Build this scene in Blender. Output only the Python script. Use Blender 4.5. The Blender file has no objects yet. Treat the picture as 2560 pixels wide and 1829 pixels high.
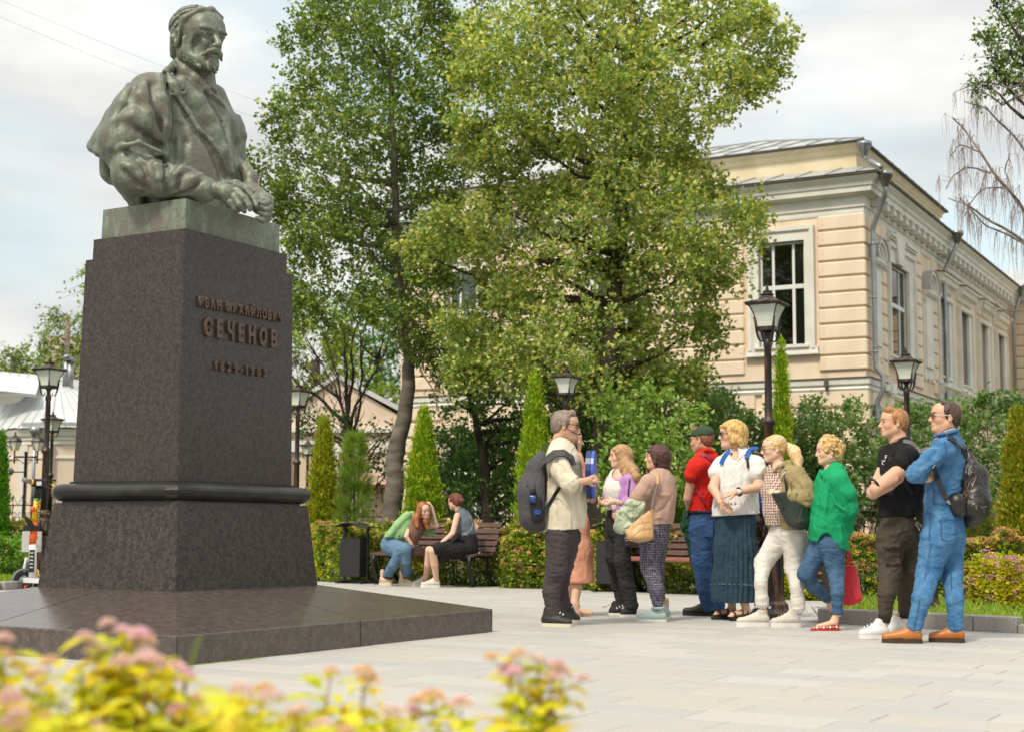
import bpy,math,random
import numpy as np
from mathutils import Vector,Matrix
C=bpy.context.scene.collection
sc=bpy.context.scene
PI=math.pi
# ---------------------------------------------------------------- camera, sky, sun, exposure
F_PX,TILT,ROLL,EYE,CX,CY=3667.4,.11074,.006576,.78,1280.,914.5
cam=bpy.data.cameras.new('camera');camo=bpy.data.objects.new('camera',cam);C.objects.link(camo)
camo.location=(0,0,EYE)
camo.rotation_euler=(Matrix.Rotation(PI/2+TILT,4,'X')@Matrix.Rotation(ROLL,4,'Z')).to_euler()
cam.sensor_width=36;cam.lens=36*F_PX/2560;cam.clip_end=2000;cam.clip_start=.1
cam.dof.use_dof=True;cam.dof.focus_distance=12.3;cam.dof.aperture_fstop=2.9
sc.camera=camo
SUN_EL,SUN_AZ=math.radians(52),math.radians(215)  # azimuth clockwise from +Y: sun behind the camera's left shoulder
w=bpy.data.worlds.new('World');sc.world=w;w.use_nodes=True
nt=w.node_tree;nt.nodes.clear()
def N(nt,t,**k):
 n=nt.nodes.new(t)
 for a,b in k.items():setattr(n,a,b)
 return n
def L(nt,a,b):nt.links.new(a,b)
out=N(nt,'ShaderNodeOutputWorld');bg=N(nt,'ShaderNodeBackground');bg.inputs[1].default_value=.12
sky=N(nt,'ShaderNodeTexSky',sky_type='NISHITA',sun_disc=False,sun_elevation=SUN_EL,sun_rotation=SUN_AZ)
tc=N(nt,'ShaderNodeTexCoord');mp=N(nt,'ShaderNodeMapping');mp.inputs['Scale'].default_value=(1.6,1.6,4.6)
mp.inputs['Location'].default_value=(3.1,1.7,.45)
n1=N(nt,'ShaderNodeTexNoise');n1.inputs['Scale'].default_value=1.5;n1.inputs['Detail'].default_value=8;n1.inputs['Roughness'].default_value=.52
n1.inputs['Distortion'].default_value=.35
n2=N(nt,'ShaderNodeTexNoise');n2.inputs['Scale'].default_value=2.6;n2.inputs['Detail'].default_value=7;n2.inputs['Roughness'].default_value=.5
L(nt,tc.outputs['Generated'],mp.inputs[0]);L(nt,mp.outputs[0],n1.inputs['Vector']);L(nt,mp.outputs[0],n2.inputs['Vector'])
r1=N(nt,'ShaderNodeValToRGB');r1.color_ramp.elements[0].position=.38;r1.color_ramp.elements[1].position=.52
r1.color_ramp.elements[0].color=(.42,)*3+(1,);r1.color_ramp.elements[1].color=(1,)*3+(1,)
L(nt,n1.outputs['Fac'],r1.inputs[0])
r2=N(nt,'ShaderNodeValToRGB');r2.color_ramp.elements[0].position=.38;r2.color_ramp.elements[1].position=.60
r2.color_ramp.elements[0].color=(4.9,4.95,4.95,1);r2.color_ramp.elements[1].color=(6.7,6.6,6.35,1)
L(nt,n2.outputs['Fac'],r2.inputs[0])
# an overcast sky is brighter overhead than at the horizon
sx=N(nt,'ShaderNodeSeparateXYZ');L(nt,tc.outputs['Generated'],sx.inputs[0])
mr=N(nt,'ShaderNodeMapRange');mr.inputs[1].default_value=.25;mr.inputs[2].default_value=1;mr.inputs[3].default_value=1;mr.inputs[4].default_value=1.8
L(nt,sx.outputs['Z'],mr.inputs[0])
vm=N(nt,'ShaderNodeVectorMath',operation='SCALE');L(nt,r2.outputs[0],vm.inputs[0]);L(nt,mr.outputs[0],vm.inputs['Scale'])
skb=N(nt,'ShaderNodeVectorMath',operation='MULTIPLY_ADD');skb.inputs[1].default_value=(1.,1.,.82);skb.inputs[2].default_value=(1.6,2.0,2.0)
L(nt,sky.outputs[0],skb.inputs[0])
mx=N(nt,'ShaderNodeMix',data_type='RGBA');L(nt,r1.outputs[0],mx.inputs[0]);L(nt,skb.outputs[0],mx.inputs[6]);L(nt,vm.outputs[0],mx.inputs[7])
L(nt,mx.outputs[2],bg.inputs[0]);L(nt,bg.outputs[0],out.inputs[0])
sun=bpy.data.lights.new('sun','SUN');sun.energy=2.6;sun.angle=math.radians(9);sun.color=(1,.90,.74)
so=bpy.data.objects.new('sun',sun);C.objects.link(so)
sd=Vector((math.sin(SUN_AZ)*math.cos(SUN_EL),math.cos(SUN_AZ)*math.cos(SUN_EL),math.sin(SUN_EL)))
so.rotation_euler=sd.to_track_quat('Z','Y').to_euler();so.location=(0,0,40)
sc.view_settings.view_transform='Standard';sc.view_settings.look='None';sc.view_settings.gamma=1
sc.view_settings.use_curve_mapping=False;sc.view_settings.exposure=.34
sc.cycles.max_bounces=8;sc.cycles.transparent_max_bounces=8
# ---------------------------------------------------------------- pixel helpers (2273 px wide photograph -> points of the place)
S=2560/2273
def ray(u,v):
 x=u*S-CX;y=v*S-CY;c,s=math.cos(ROLL),math.sin(ROLL)
 a,b=(c*x+s*y)/F_PX,-(-s*x+c*y)/F_PX
 return np.array([a,math.cos(TILT)-b*math.sin(TILT),math.sin(TILT)+b*math.cos(TILT)])
def at(u,v,Y):d=ray(u,v);return d/d[1]*Y+np.array([0,0,EYE])
def G(u,v,z=0):d=ray(u,v);return d*((z-EYE)/d[2])+np.array([0,0,EYE])
# ---------------------------------------------------------------- materials
MATS={}
def lin(c):
 if isinstance(c,str):
  c=[int(c[i:i+2],16)/255 for i in(0,2,4)]
  c=[x/12.92 if x<=.04045 else((x+.055)/1.055)**2.4 for x in c]
 return tuple(c)+(1,)
def mat(name,col,rough=.7,col2=None,nscale=8,nmix=.5,bump=0,bscale=40,metal=0,spec=.5,trans=0,vcol=None,detail=4,stretch=None,col3=None,n3=60,sheen=0,ramp=(.35,.65),fold=0,fs=9,fst=(1,1,1)):
 if name in MATS:return MATS[name]
 m=bpy.data.materials.new(name);m.use_nodes=True;t=m.node_tree;p=t.nodes['Principled BSDF']
 p.inputs['Roughness'].default_value=rough;p.inputs['Metallic'].default_value=metal
 p.inputs['Specular IOR Level'].default_value=spec
 if sheen:p.inputs['Sheen Weight'].default_value=sheen
 src=None
 co=N(t,'ShaderNodeTexCoord');vec=co.outputs['Object']
 if stretch:
  q=N(t,'ShaderNodeMapping');q.inputs['Scale'].default_value=stretch;L(t,vec,q.inputs[0]);vec=q.outputs[0]
 if vcol:
  v=N(t,'ShaderNodeVertexColor',layer_name=vcol);src=v.outputs[0]
 base=N(t,'ShaderNodeRGB');base.outputs[0].default_value=lin(col)
 if src is None:src=base.outputs[0]
 def mixn(src,c2,sc_,amt,lo,hi,mode='MIX'):
  n=N(t,'ShaderNodeTexNoise');n.inputs['Scale'].default_value=sc_;n.inputs['Detail'].default_value=detail;L(t,vec,n.inputs['Vector'])
  r=N(t,'ShaderNodeMapRange');r.inputs[1].default_value=lo;r.inputs[2].default_value=hi;r.inputs[3].default_value=0;r.inputs[4].default_value=amt
  L(t,n.outputs['Fac'],r.inputs[0])
  x=N(t,'ShaderNodeMix',data_type='RGBA',blend_type=mode);L(t,r.outputs[0],x.inputs[0]);L(t,src,x.inputs[6]);x.inputs[7].default_value=lin(c2)
  return x.outputs[2]
 if col2 is not None:src=mixn(src,col2,nscale,nmix,ramp[0],ramp[1])
 if col3 is not None:src=mixn(src,col3,n3,.9,.56,.70)
 L(t,src,p.inputs['Base Color'])
 if bump:
  n=N(t,'ShaderNodeTexNoise');n.inputs['Scale'].default_value=bscale;n.inputs['Detail'].default_value=5;L(t,vec,n.inputs['Vector'])
  b=N(t,'ShaderNodeBump');b.inputs['Strength'].default_value=bump;b.inputs['Distance'].default_value=.02
  L(t,n.outputs['Fac'],b.inputs['Height']);L(t,b.outputs[0],p.inputs['Normal'])
  if fold:  # soft creases: ridged noise
   q=N(t,'ShaderNodeMapping');q.inputs['Scale'].default_value=fst;L(t,co.outputs['Object'],q.inputs[0])
   f=N(t,'ShaderNodeTexNoise');f.inputs['Scale'].default_value=fs;f.inputs['Detail'].default_value=2.5;f.inputs['Distortion'].default_value=1.2;f.inputs['Roughness'].default_value=.55;L(t,q.outputs[0],f.inputs['Vector'])
   a=N(t,'ShaderNodeMath',operation='SUBTRACT');a.inputs[1].default_value=.5;L(t,f.outputs['Fac'],a.inputs[0]);c=N(t,'ShaderNodeMath',operation='ABSOLUTE');L(t,a.outputs[0],c.inputs[0]);e=N(t,'ShaderNodeMath',operation='POWER');e.inputs[1].default_value=.6;L(t,c.outputs[0],e.inputs[0])
   b2=N(t,'ShaderNodeBump');b2.inputs['Strength'].default_value=fold;b2.inputs['Distance'].default_value=.045;L(t,e.outputs[0],b2.inputs['Height']);L(t,b.outputs[0],b2.inputs['Normal']);L(t,b2.outputs[0],p.inputs['Normal'])
 if trans:
  o=t.nodes['Material Output'];tr=N(t,'ShaderNodeBsdfTranslucent');ms=N(t,'ShaderNodeMixShader');ms.inputs[0].default_value=trans
  g=N(t,'ShaderNodeMix',data_type='RGBA',blend_type='MULTIPLY');g.inputs[0].default_value=1;L(t,src,g.inputs[6]);g.inputs[7].default_value=(1.25,1.2,.5,1)
  L(t,g.outputs[2],tr.inputs[0]);L(t,p.outputs[0],ms.inputs[1]);L(t,tr.outputs[0],ms.inputs[2]);L(t,ms.outputs[0],o.inputs[0])
 MATS[name]=m
 return m
 # ---------------------------------------------------------------- objects
def link(name,data,parent=None):
 o=bpy.data.objects.new(name,data);C.objects.link(o)
 if parent is not None:o.parent=parent
 return o
def empty(name,loc,rz=0,parent=None):
 o=link(name,None,parent);o.location=tuple(loc);o.rotation_euler=(0,0,rz);o.empty_display_size=.1;return o
def tag(o,label=None,cat=None,group=None,kind=None):
 if label:o['label']=label
 if cat:o['category']=cat
 if group:o['group']=group
 if kind:o['kind']=kind
 return o
def kids(o):return KID.get(o.name,[])
def copy_tree(o,parent=None):
 c=o.copy();C.objects.link(c);c.parent=parent
 for ch in list(o.children):copy_tree(ch,c)
 return c
def npmesh(name,V,faces,mats,smooth=False,col=None,midx=None):
 """V n x 3, faces: m x 4 or m x 3 int array"""
 V=np.asarray(V,np.float32);faces=np.asarray(faces,np.int32)
 me=bpy.data.meshes.new(name);k=faces.shape[1];m=len(faces)
 me.vertices.add(len(V));me.vertices.foreach_set('co',V.ravel())
 me.loops.add(m*k);me.loops.foreach_set('vertex_index',faces.ravel())
 me.polygons.add(m);me.polygons.foreach_set('loop_start',np.arange(0,m*k,k,dtype=np.int32))
 me.polygons.foreach_set('loop_total',np.full(m,k,np.int32))
 me.polygons.foreach_set('use_smooth',np.full(m,bool(smooth)))
 for x in(mats if isinstance(mats,(list,tuple))else[mats]):me.materials.append(x)
 if midx is not None:me.polygons.foreach_set('material_index',np.asarray(midx,np.int32))
 me.update(calc_edges=True)
 if col is not None:
  a=me.color_attributes.new('Col','FLOAT_COLOR','POINT')
  cc=np.ones((len(V),4),np.float32);cc[:,:3]=col;a.data.foreach_set('color',cc.ravel())
 return me
class MB:
 """collects boxes, prisms and tubes and links them as one mesh object"""
 def __init__(s):s.v=[];s.f=[];s.sm=[]
 def add(s,vs,fs,smooth=False):
  o=len(s.v);s.v+=[tuple(map(float,q))for q in vs];s.f+=[tuple(i+o for i in f)for f in fs];s.sm+=[smooth]*len(fs);return s
 def pbox(s,p,ax,ay,az):
  p,ax,ay,az=[np.asarray(q,float)for q in(p,ax,ay,az)]
  vs=[p,p+ax,p+ax+ay,p+ay,p+az,p+ax+az,p+ax+ay+az,p+ay+az]
  if np.dot(np.cross(ax,ay),az)<0:fs=[(0,1,2,3),(7,6,5,4),(4,5,1,0),(5,6,2,1),(6,7,3,2),(7,4,0,3)]
  else:fs=[(3,2,1,0),(4,5,6,7),(0,1,5,4),(1,2,6,5),(2,3,7,6),(3,0,4,7)]
  return s.add(vs,fs)
 def box(s,c,d,rz=0):
  c=np.asarray(c,float);co,si=math.cos(rz),math.sin(rz)
  X=np.array([co,si,0])*d[0];Y=np.array([-si,co,0])*d[1];Z=np.array([0,0,d[2]])
  return s.pbox(c-(X+Y+Z)/2,X,Y,Z)
 def rbox(s,c,d,rz=0,r=.01,M=None):
  """box with every long edge chamfered"""
  co,si=math.cos(rz),math.sin(rz);R=np.array([[co,-si,0],[si,co,0],[0,0,1.]])if M is None else np.asarray(M)
  x,y,z=d[0]/2,d[1]/2,d[2]/2;vs=[]
  for zz,k in((-z,r),(-z+r,0),(z-r,0),(z,r)):
   a,b=x-k,y-k
   for q in((-a+r,-b),(a-r,-b),(a,-b+r),(a,b-r),(a-r,b),(-a+r,b),(-a,b-r),(-a,-b+r)):vs.append(R@np.array([q[0],q[1],zz])+np.asarray(c))
  fs=[tuple(range(7,-1,-1)),tuple(range(24,32))]
  for k in range(3):
   for i in range(8):fs.append((k*8+i,k*8+(i+1)%8,k*8+8+(i+1)%8,k*8+8+i))
  return s.add(vs,fs)
 def prism(s,poly,vec):
  n=len(poly);poly=[np.asarray(q,float)for q in poly];v=np.asarray(vec,float)
  nn=sum((np.cross(poly[i],poly[(i+1)%n])for i in range(n)),np.zeros(3))
  if np.dot(nn,v)<0:poly=poly[::-1]
  vs=poly+[q+v for q in poly]
  return s.add(vs,[tuple(range(n-1,-1,-1)),tuple(range(n,2*n))]+[(i,(i+1)%n,n+(i+1)%n,n+i)for i in range(n)])
 def tube(s,pts,r,n=8,caps=True,sq=1.0):
  pts=[np.asarray(q,float)for q in pts];m=len(pts);r=[r]*m if np.isscalar(r)else list(r)
  up=None;rings=[]
  for i in range(m):
   t=pts[min(i+1,m-1)]-pts[max(i-1,0)];t=t/(np.linalg.norm(t)+1e-12)
   if up is None:
    h=np.array([0,0,1.])if abs(t[2])<.9 else np.array([1.,0,0]);up=np.cross(t,h);up/=np.linalg.norm(up)
   up=up-np.dot(up,t)*t;up/=np.linalg.norm(up)+1e-12;b=np.cross(t,up)
   rings+=[pts[i]+r[i]*(math.cos(2*PI*k/n)*up+math.sin(2*PI*k/n)*b*sq)for k in range(n)]
  fs=[(i*n+k,i*n+(k+1)%n,(i+1)*n+(k+1)%n,(i+1)*n+k)for i in range(m-1)for k in range(n)]
  if caps:fs+=[tuple(range(n-1,-1,-1)),tuple((m-1)*n+k for k in range(n))]
  return s.add(rings,fs,n>5)
 def lathe(s,prof,c=(0,0,0),n=16,rot=0,smooth=None):
  c=np.asarray(c,float);vs=[c+np.array([r*math.cos(2*PI*k/n+rot),r*math.sin(2*PI*k/n+rot),z])for r,z in prof for k in range(n)];m=len(prof)
  fs=[(i*n+k,i*n+(k+1)%n,(i+1)*n+(k+1)%n,(i+1)*n+k)for i in range(m-1)for k in range(n)]
  fs+=[tuple(range(n-1,-1,-1)),tuple((m-1)*n+k for k in range(n))]
  return s.add(vs,fs,(n>6)if smooth is None else smooth)
 def sweep(s,path,prof,closed=False):
  """path: plan points (x,y); prof: (out, z), out to the right-hand side of the path"""
  path=[np.asarray(q[:2],float)for q in path];n=len(path);k=len(prof);vs=[]
  for i in range(n):
   d0=path[i]-path[i-1]if(i or closed)else path[1]-path[0]
   d1=path[(i+1)%n]-path[i]if(i<n-1 or closed)else path[-1]-path[-2]
   d0=d0/np.linalg.norm(d0);d1=d1/np.linalg.norm(d1)
   n0=np.array([d0[1],-d0[0]]);n1=np.array([d1[1],-d1[0]]);m=n0+n1;m/=np.dot(m,n0)
   vs+=[np.array([path[i][0]+m[0]*o,path[i][1]+m[1]*o,z])for o,z in prof]
  fs=[]
  for i in range(n if closed else n-1):
   j=(i+1)%n
   fs+=[(i*k+q,j*k+q,j*k+(q+1)%k,i*k+(q+1)%k)for q in range(k)]
  if not closed:fs+=[tuple(range(k)),tuple((n-1)*k+q for q in range(k-1,-1,-1))]
  return s.add(vs,fs)
 def mesh(s,name,m):
  me=bpy.data.meshes.new(name);me.from_pydata(s.v,[],s.f)
  for x in(m if isinstance(m,(list,tuple))else[m]):me.materials.append(x)
  me.polygons.foreach_set('use_smooth',s.sm);me.update();return me
 def build(s,name,m,parent=None):return link(name,s.mesh(name,m),parent)
def localize(o,base):
 """move an object's origin from the world origin to base"""
 o.data.transform(Matrix.Translation(-Vector(base)));o.location=tuple(base);return o
 # ---------------------------------------------------------------- signed-distance modelling
def nz(v):v=np.asarray(v,float);return v/(np.linalg.norm(v)+1e-12)
class Field:
 """smooth union of round cones, ellipsoids and boxes; meshed with surface nets"""
 def __init__(s):s.p=[];s.cuts=[]
 def rc(s,a,b,ra,rb=None,k=.02,flat=None,f=1.,op=1,cap=False):
  s.p.append(('rc',np.asarray(a,float),np.asarray(b,float),ra,ra if rb is None else rb,None if flat is None else nz(flat),f,k,op,cap));return s
 def chain(s,pts,r,**kw):
  r=[r]*len(pts)if np.isscalar(r)else r
  for i in range(len(pts)-1):s.rc(pts[i],pts[i+1],r[i],r[i+1],**kw)
  return s
 def el(s,c,r,R=None,k=.02,op=1):
  r=np.asarray((r,)*3 if np.isscalar(r)else r,float)
  s.p.append(('el',np.asarray(c,float),r,np.eye(3)if R is None else np.asarray(R),k,op));return s
 def bx(s,c,h,R=None,r=.01,k=.01,op=1):
  s.p.append(('bx',np.asarray(c,float),np.asarray(h,float),np.eye(3)if R is None else np.asarray(R),r,k,op));return s
 def cut(s,p,n):
  """keep the side the normal points away from"""
  s.cuts.append((np.asarray(p,float),nz(n)));return s
 @staticmethod
 def bb(q):
  if q[0]=='rc':R=max(q[3],q[4]);return np.minimum(q[1],q[2])-R,np.maximum(q[1],q[2])+R,q[7]
  if q[0]=='el':R=np.abs(q[3])@q[2];return q[1]-R,q[1]+R,q[4]
  R=np.abs(q[3])@(q[2]+q[4]);return q[1]-R,q[1]+R,q[5]
 @staticmethod
 def dist(q,X,Y,Z):
  if q[0]=='rc':
   _,a,b,ra,rb,n,f,k,op,cap=q;d=b-a;L2=d@d+1e-12
   x,y,z=X-a[0],Y-a[1],Z-a[2];tt=(x*d[0]+y*d[1]+z*d[2])/L2;t=np.clip(tt,0,1)
   x=x-t*d[0];y=y-t*d[1];z=z-t*d[2];q2=x*x+y*y+z*z
   if n is not None:q2=q2+(f*f-1)*(x*n[0]+y*n[1]+z*n[2])**2
   D=np.sqrt(q2)-(ra+(rb-ra)*t)
   if n is not None:D=D/((1+f)/2)
   if cap:D=np.maximum(D,np.abs(tt-.5)*math.sqrt(L2)-math.sqrt(L2)/2)
   return D
  if q[0]=='el':
   _,c,r,R,k,op=q;x,y,z=X-c[0],Y-c[1],Z-c[2]
   u=(x*R[0,0]+y*R[1,0]+z*R[2,0])/r[0];v=(x*R[0,1]+y*R[1,1]+z*R[2,1])/r[1];w_=(x*R[0,2]+y*R[1,2]+z*R[2,2])/r[2]
   k0=np.sqrt(u*u+v*v+w_*w_);k1=np.sqrt((u/r[0])**2+(v/r[1])**2+(w_/r[2])**2)+1e-9
   return k0*(k0-1)/k1
  _,c,h,R,r,k,op=q;x,y,z=X-c[0],Y-c[1],Z-c[2]
  u=np.abs(x*R[0,0]+y*R[1,0]+z*R[2,0])-h[0];v=np.abs(x*R[0,1]+y*R[1,1]+z*R[2,1])-h[1];w_=np.abs(x*R[0,2]+y*R[1,2]+z*R[2,2])-h[2]
  return np.sqrt(np.maximum(u,0)**2+np.maximum(v,0)**2+np.maximum(w_,0)**2)+np.minimum(np.maximum(np.maximum(u,v),w_),0)-r
 @staticmethod
 def comb(D,d,k,op):
  if op>0:
   if k<=1e-4:return np.minimum(D,d)
   h=np.maximum(k-np.abs(D-d),0)/k;return np.minimum(D,d)-h*h*k/4
  d=-d
  if k<=1e-4:return np.maximum(D,d)
  h=np.maximum(k-np.abs(D-d),0)/k;return np.maximum(D,d)+h*h*k/4
 def ev(s,P):
  P=np.asarray(P,float);X,Y,Z=P[...,0],P[...,1],P[...,2];D=np.full(X.shape,10.)
  for q in s.p:D=s.comb(D,s.dist(q,X,Y,Z),s.bb(q)[2],q[-2]if q[0]=='rc' else q[-1])
  for c,n in s.cuts:D=np.maximum(D,(X-c[0])*n[0]+(Y-c[1])*n[1]+(Z-c[2])*n[2])
  return D
 def box(s):
  lo=np.full(3,1e9);hi=-lo
  for q in s.p:
   if(q[-2]if q[0]=='rc' else q[-1])>0:a,b,k=s.bb(q);lo=np.minimum(lo,a);hi=np.maximum(hi,b)
  return lo,hi
 def grid(s,h,box=None,noise=None):
  lo,hi=s.box()if box is None else box
  lo=lo-2.5*h;n=np.ceil((hi+2.5*h-lo)/h).astype(int)+1
  ax=[lo[i]+h*np.arange(n[i])for i in range(3)];D=np.full(n,.3,np.float32)
  for q in s.p:
   a,b,k=s.bb(q);m=k*.6+3*h;sl=[]
   for i in range(3):
    i0=max(int((a[i]-m-lo[i])/h),0);i1=min(int((b[i]+m-lo[i])/h)+2,n[i])
    sl.append(slice(i0,i1))
   if any(x.start>=x.stop for x in sl):continue
   sl=tuple(sl);X,Y,Z=ax[0][sl[0]][:,None,None],ax[1][sl[1]][None,:,None],ax[2][sl[2]][None,None,:]
   D[sl]=s.comb(D[sl],s.dist(q,X,Y,Z),k,q[-2]if q[0]=='rc' else q[-1])
  for c,nn in s.cuts:
   D=np.maximum(D,((ax[0]-c[0])*nn[0])[:,None,None]+((ax[1]-c[1])*nn[1])[None,:,None]+((ax[2]-c[2])*nn[2])[None,None,:])
  return D,lo
 def nets(s,h,box=None,iso=0):
  D,lo=s.grid(h,box);D+=iso;return surface_nets(D,lo,h)
 def hit(s,u,v,Y0=None,near=1.):
  """first point of the surface along the line of sight through a pixel"""
  d=ray(u,v);d=d/np.linalg.norm(d);o=np.array([0,0,EYE]);t=near
  best=(1e9,t)
  for i in range(90):
   x=float(s.ev(o+d*t))
   if abs(x)<best[0]:best=(abs(x),t)
   if x<.0008:return o+d*t
   t+=max(x*.7,.002)
   if t>60:break
  return o+d*best[1]
def surface_nets(D,lo,h):
 I=D<0;nx,ny,nz_=D.shape
 c=I[:-1,:-1,:-1].astype(np.int8)
 for dx in(0,1):
  for dy in(0,1):
   for dz in(0,1):
    if dx+dy+dz:c=c+I[dx:nx-1+dx,dy:ny-1+dy,dz:nz_-1+dz]
 act=(c>0)&(c<8);idx=np.full(act.shape,-1,np.int64);ii=np.argwhere(act);idx[act]=np.arange(len(ii))
 acc=np.zeros((len(ii),3));cnt=np.zeros(len(ii));i0,i1,i2=ii.T
 val={}
 for dx in(0,1):
  for dy in(0,1):
   for dz in(0,1):val[dx,dy,dz]=D[i0+dx,i1+dy,i2+dz]
 for axi in range(3):
  o=[q for q in range(3)if q!=axi]
  for p in(0,1):
   for q in(0,1):
    a=[0,0,0];a[o[0]]=p;a[o[1]]=q;b=list(a);b[axi]=1
    va,vb=val[tuple(a)],val[tuple(b)];m=(va<0)!=(vb<0)
    t=np.where(m,va/np.where(m,va-vb,1),0)
    P=np.array(a,float)[None].repeat(len(ii),0);P[:,axi]=t
    acc+=P*m[:,None];cnt+=m
 V=lo+h*(ii+acc/np.maximum(cnt,1)[:,None]);fs=[]
 for axi in range(3):
  sl0=[slice(None)]*3;sl1=[slice(None)]*3;sl0[axi]=slice(0,-1);sl1[axi]=slice(1,None)
  A,B=I[tuple(sl0)],I[tuple(sl1)];m=A!=B
  o=[q for q in range(3)if q!=axi]
  for q in o:
   e=[slice(None)]*3;e[q]=0;m[tuple(e)]=False;e[q]=-1;m[tuple(e)]=False
  e=np.argwhere(m);ins=A[m]
  u=np.eye(3,dtype=int)[o[0]];v=np.eye(3,dtype=int)[o[1]]
  q=[idx[tuple((e-k).T)]for k in(u*0,u,u+v,v)]
  qf=np.stack(q,1)
  flip=ins if axi==1 else~ins
  qf[flip]=qf[flip][:,::-1]
  fs.append(qf)
 Fc=np.concatenate(fs);Fc=Fc[(Fc>=0).all(1)]
 return V,Fc
def vnormals(V,Fc):
 a=V[Fc[:,2]]-V[Fc[:,0]];b=V[Fc[:,3]]-V[Fc[:,1]];n=np.cross(a,b);o=np.zeros_like(V)
 for k in range(4):np.add.at(o,Fc[:,k],n)
 return o/(np.linalg.norm(o,axis=1,keepdims=True)+1e-12)
def wav(P,f,seed,stretch=(1,1,1)):
 """smooth pseudo-noise in -1..1"""
 r=np.random.RandomState(seed);P=P*np.asarray(stretch)*f;o=0;A=0
 W=np.stack([np.sin(P@r.normal(size=3)*1.3+r.rand()*9)for _ in range(3)],1)*.9
 for k in range(7):
  d=r.normal(size=3);d*=(1+k*.45)/np.linalg.norm(d)*2;a=1/(1+k*.4);o=o+a*np.sin((P+W)@d+r.rand()*9);A+=a*.6
 return np.clip(o/A,-1.3,1.3)
def cullf(V,Fc,keep):
 Fc=Fc[keep];u,inv=np.unique(Fc,return_inverse=True);return V[u],inv.reshape(Fc.shape),u
 # ---------------------------------------------------------------- monument: axes of the pedestal and of the paving
A_=np.array([.5022,.8648,0]);B_=np.array([-.8648,.5022,0]);UP=np.array([0,0,1.])
MC=np.array([-2.369,10.686,0])
def M_(a,b,z):return MC+A_*a+B_*b+UP*z
granite=mat('granite','272221',.36,'443b37',34,.75,bump=.08,bscale=120,col3='665749',n3=120,spec=.45,detail=12,ramp=(.36,.64),stretch=(1,1,.8))
granite_pol=mat('polished_granite','403835',.24,'5a504b',18,.8,spec=.7,bump=.03,bscale=160,col3='7a6858',n3=95,detail=12)
granite_dark=mat('dark_granite','211d1c',.33,'443b36',26,.8,bump=.1,bscale=90,spec=.45,col3='66574a',n3=85,detail=12,ramp=(.38,.62))
joint=mat('pale_joint','8f8983',.9)
torusm=mat('aged_torus_bronze','2d2a28',.38,'4d524c',3.5,.4,bump=.1,bscale=30,metal=.55,detail=8,stretch=(1,1,3))
lettm=mat('letter_bronze','6b5a4e',.5,'4d4037',30,.6,metal=.35)
mon=empty('pedestal',MC);tag(mon,'tall dark granite pedestal with raised bronze lettering under the bronze bust','pedestal')
def frus(z0,a0,b0,z1,a1,b1,bev=.008):
 vs=[]
 for z,a,b in((z0,a0,b0),(z1,a1,b1)):
  for i in range(8):
   q=[(-a+bev,-b),(a-bev,-b),(a,-b+bev),(a,b-bev),(a-bev,b),(-a+bev,b),(-a,b-bev),(-a,-b+bev)][i];vs.append(M_(q[0],q[1],z))
 m=MB();m.add(vs,[(7,6,5,4,3,2,1,0),tuple(range(8,16))]+[(i,(i+1)%8,8+(i+1)%8,8+i)for i in range(8)]);return m
def mpart(m,name,mt):
 o=m.build(name,mt);localize(o,MC);o.parent=mon;o.location=(0,0,0);return o
 # base slab: two rings of blocks with hipped tops
HS,HB=1.732,1.571
m=MB()
mm=.012
for i,(p0,p1)in enumerate((((-HS,-HB),(HS,-HB)),((HS,-HB),(HS,HB)),((HS,HB),(-HS,HB)),((-HS,HB),(-HS,-HB)))):
 pass
inner=[(-.77,-.65),(.77,-.65),(.77,.65),(-.77,.65)];outer=[(-HS,-HB),(HS,-HB),(HS,HB),(-HS,HB)]
for i in range(4):
 o0,o1,i0,i1=np.array(outer[i]),np.array(outer[(i+1)%4]),np.array(inner[i]),np.array(inner[(i+1)%4])
 for k,(t0,t1)in enumerate(((0,.505),(.505,1))):
  g0=.005 if k else 0;g1=0 if k else .005
  q=lambda t,s_:(lambda r:r)((o0+(o1-o0)*t)*(1-s_)+(i0+(i1-i0)*t)*s_)
  P0,P1,R1,R0=q(t0,0),q(t1,0),q(t1,1),q(t0,1);d=(o1-o0)/np.linalg.norm(o1-o0)
  P0=P0+d*g0;R0=R0+d*g0;P1=P1-d*g1;R1=R1-d*g1
  mb=MB();top=[M_(*P0,.172),M_(*P1,.172),M_(*R1,.36),M_(*R0,.36)]
  n=np.array([d[1],-d[0]]);low=[M_(*(P0+n*.004),.164),M_(*(P1+n*.004),.164)]
  bot=[M_(*(P0+n*.004),-.08),M_(*(P1+n*.004),-.08),M_(*R1,-.08),M_(*R0,-.08)]
  vs=top+low+bot
  mb.add(vs,[(0,1,2,3),(4,5,1,0),(6,7,5,4),(8,9,3,2),(7,8,2,1,5),(9,6,4,0,3),(9,8,7,6)])
  mpart(mb,'base_slab',granite_pol)
mpart(frus(-.1,HS-.003,HB-.003,.160,HS-.003,HB-.003),'joint_filling',joint);mpart(frus(.160,HS-.006,HB-.006,.354,.772,.652),'joint_filling',joint)
mpart(frus(.345,.763,.645,.945,.70,.582),'plinth',granite_dark)
mpart(frus(.945,.66,.545,.962,.66,.545),'joint_filling',joint)
# bronze torus moulding
prof=[(.0,.958),(.10,.958)]+[(.10+.066*math.sin(t),1.018-.058*math.cos(t))for t in np.linspace(.15,PI-.15,10)]+[(.092,1.078),(.045,1.08),(.045,1.094),(.0,1.094)]
loop=[M_(*q,0)[:2]for q in((-.600,-.482),(.600,-.482),(.600,.482),(-.600,.482))]
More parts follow.
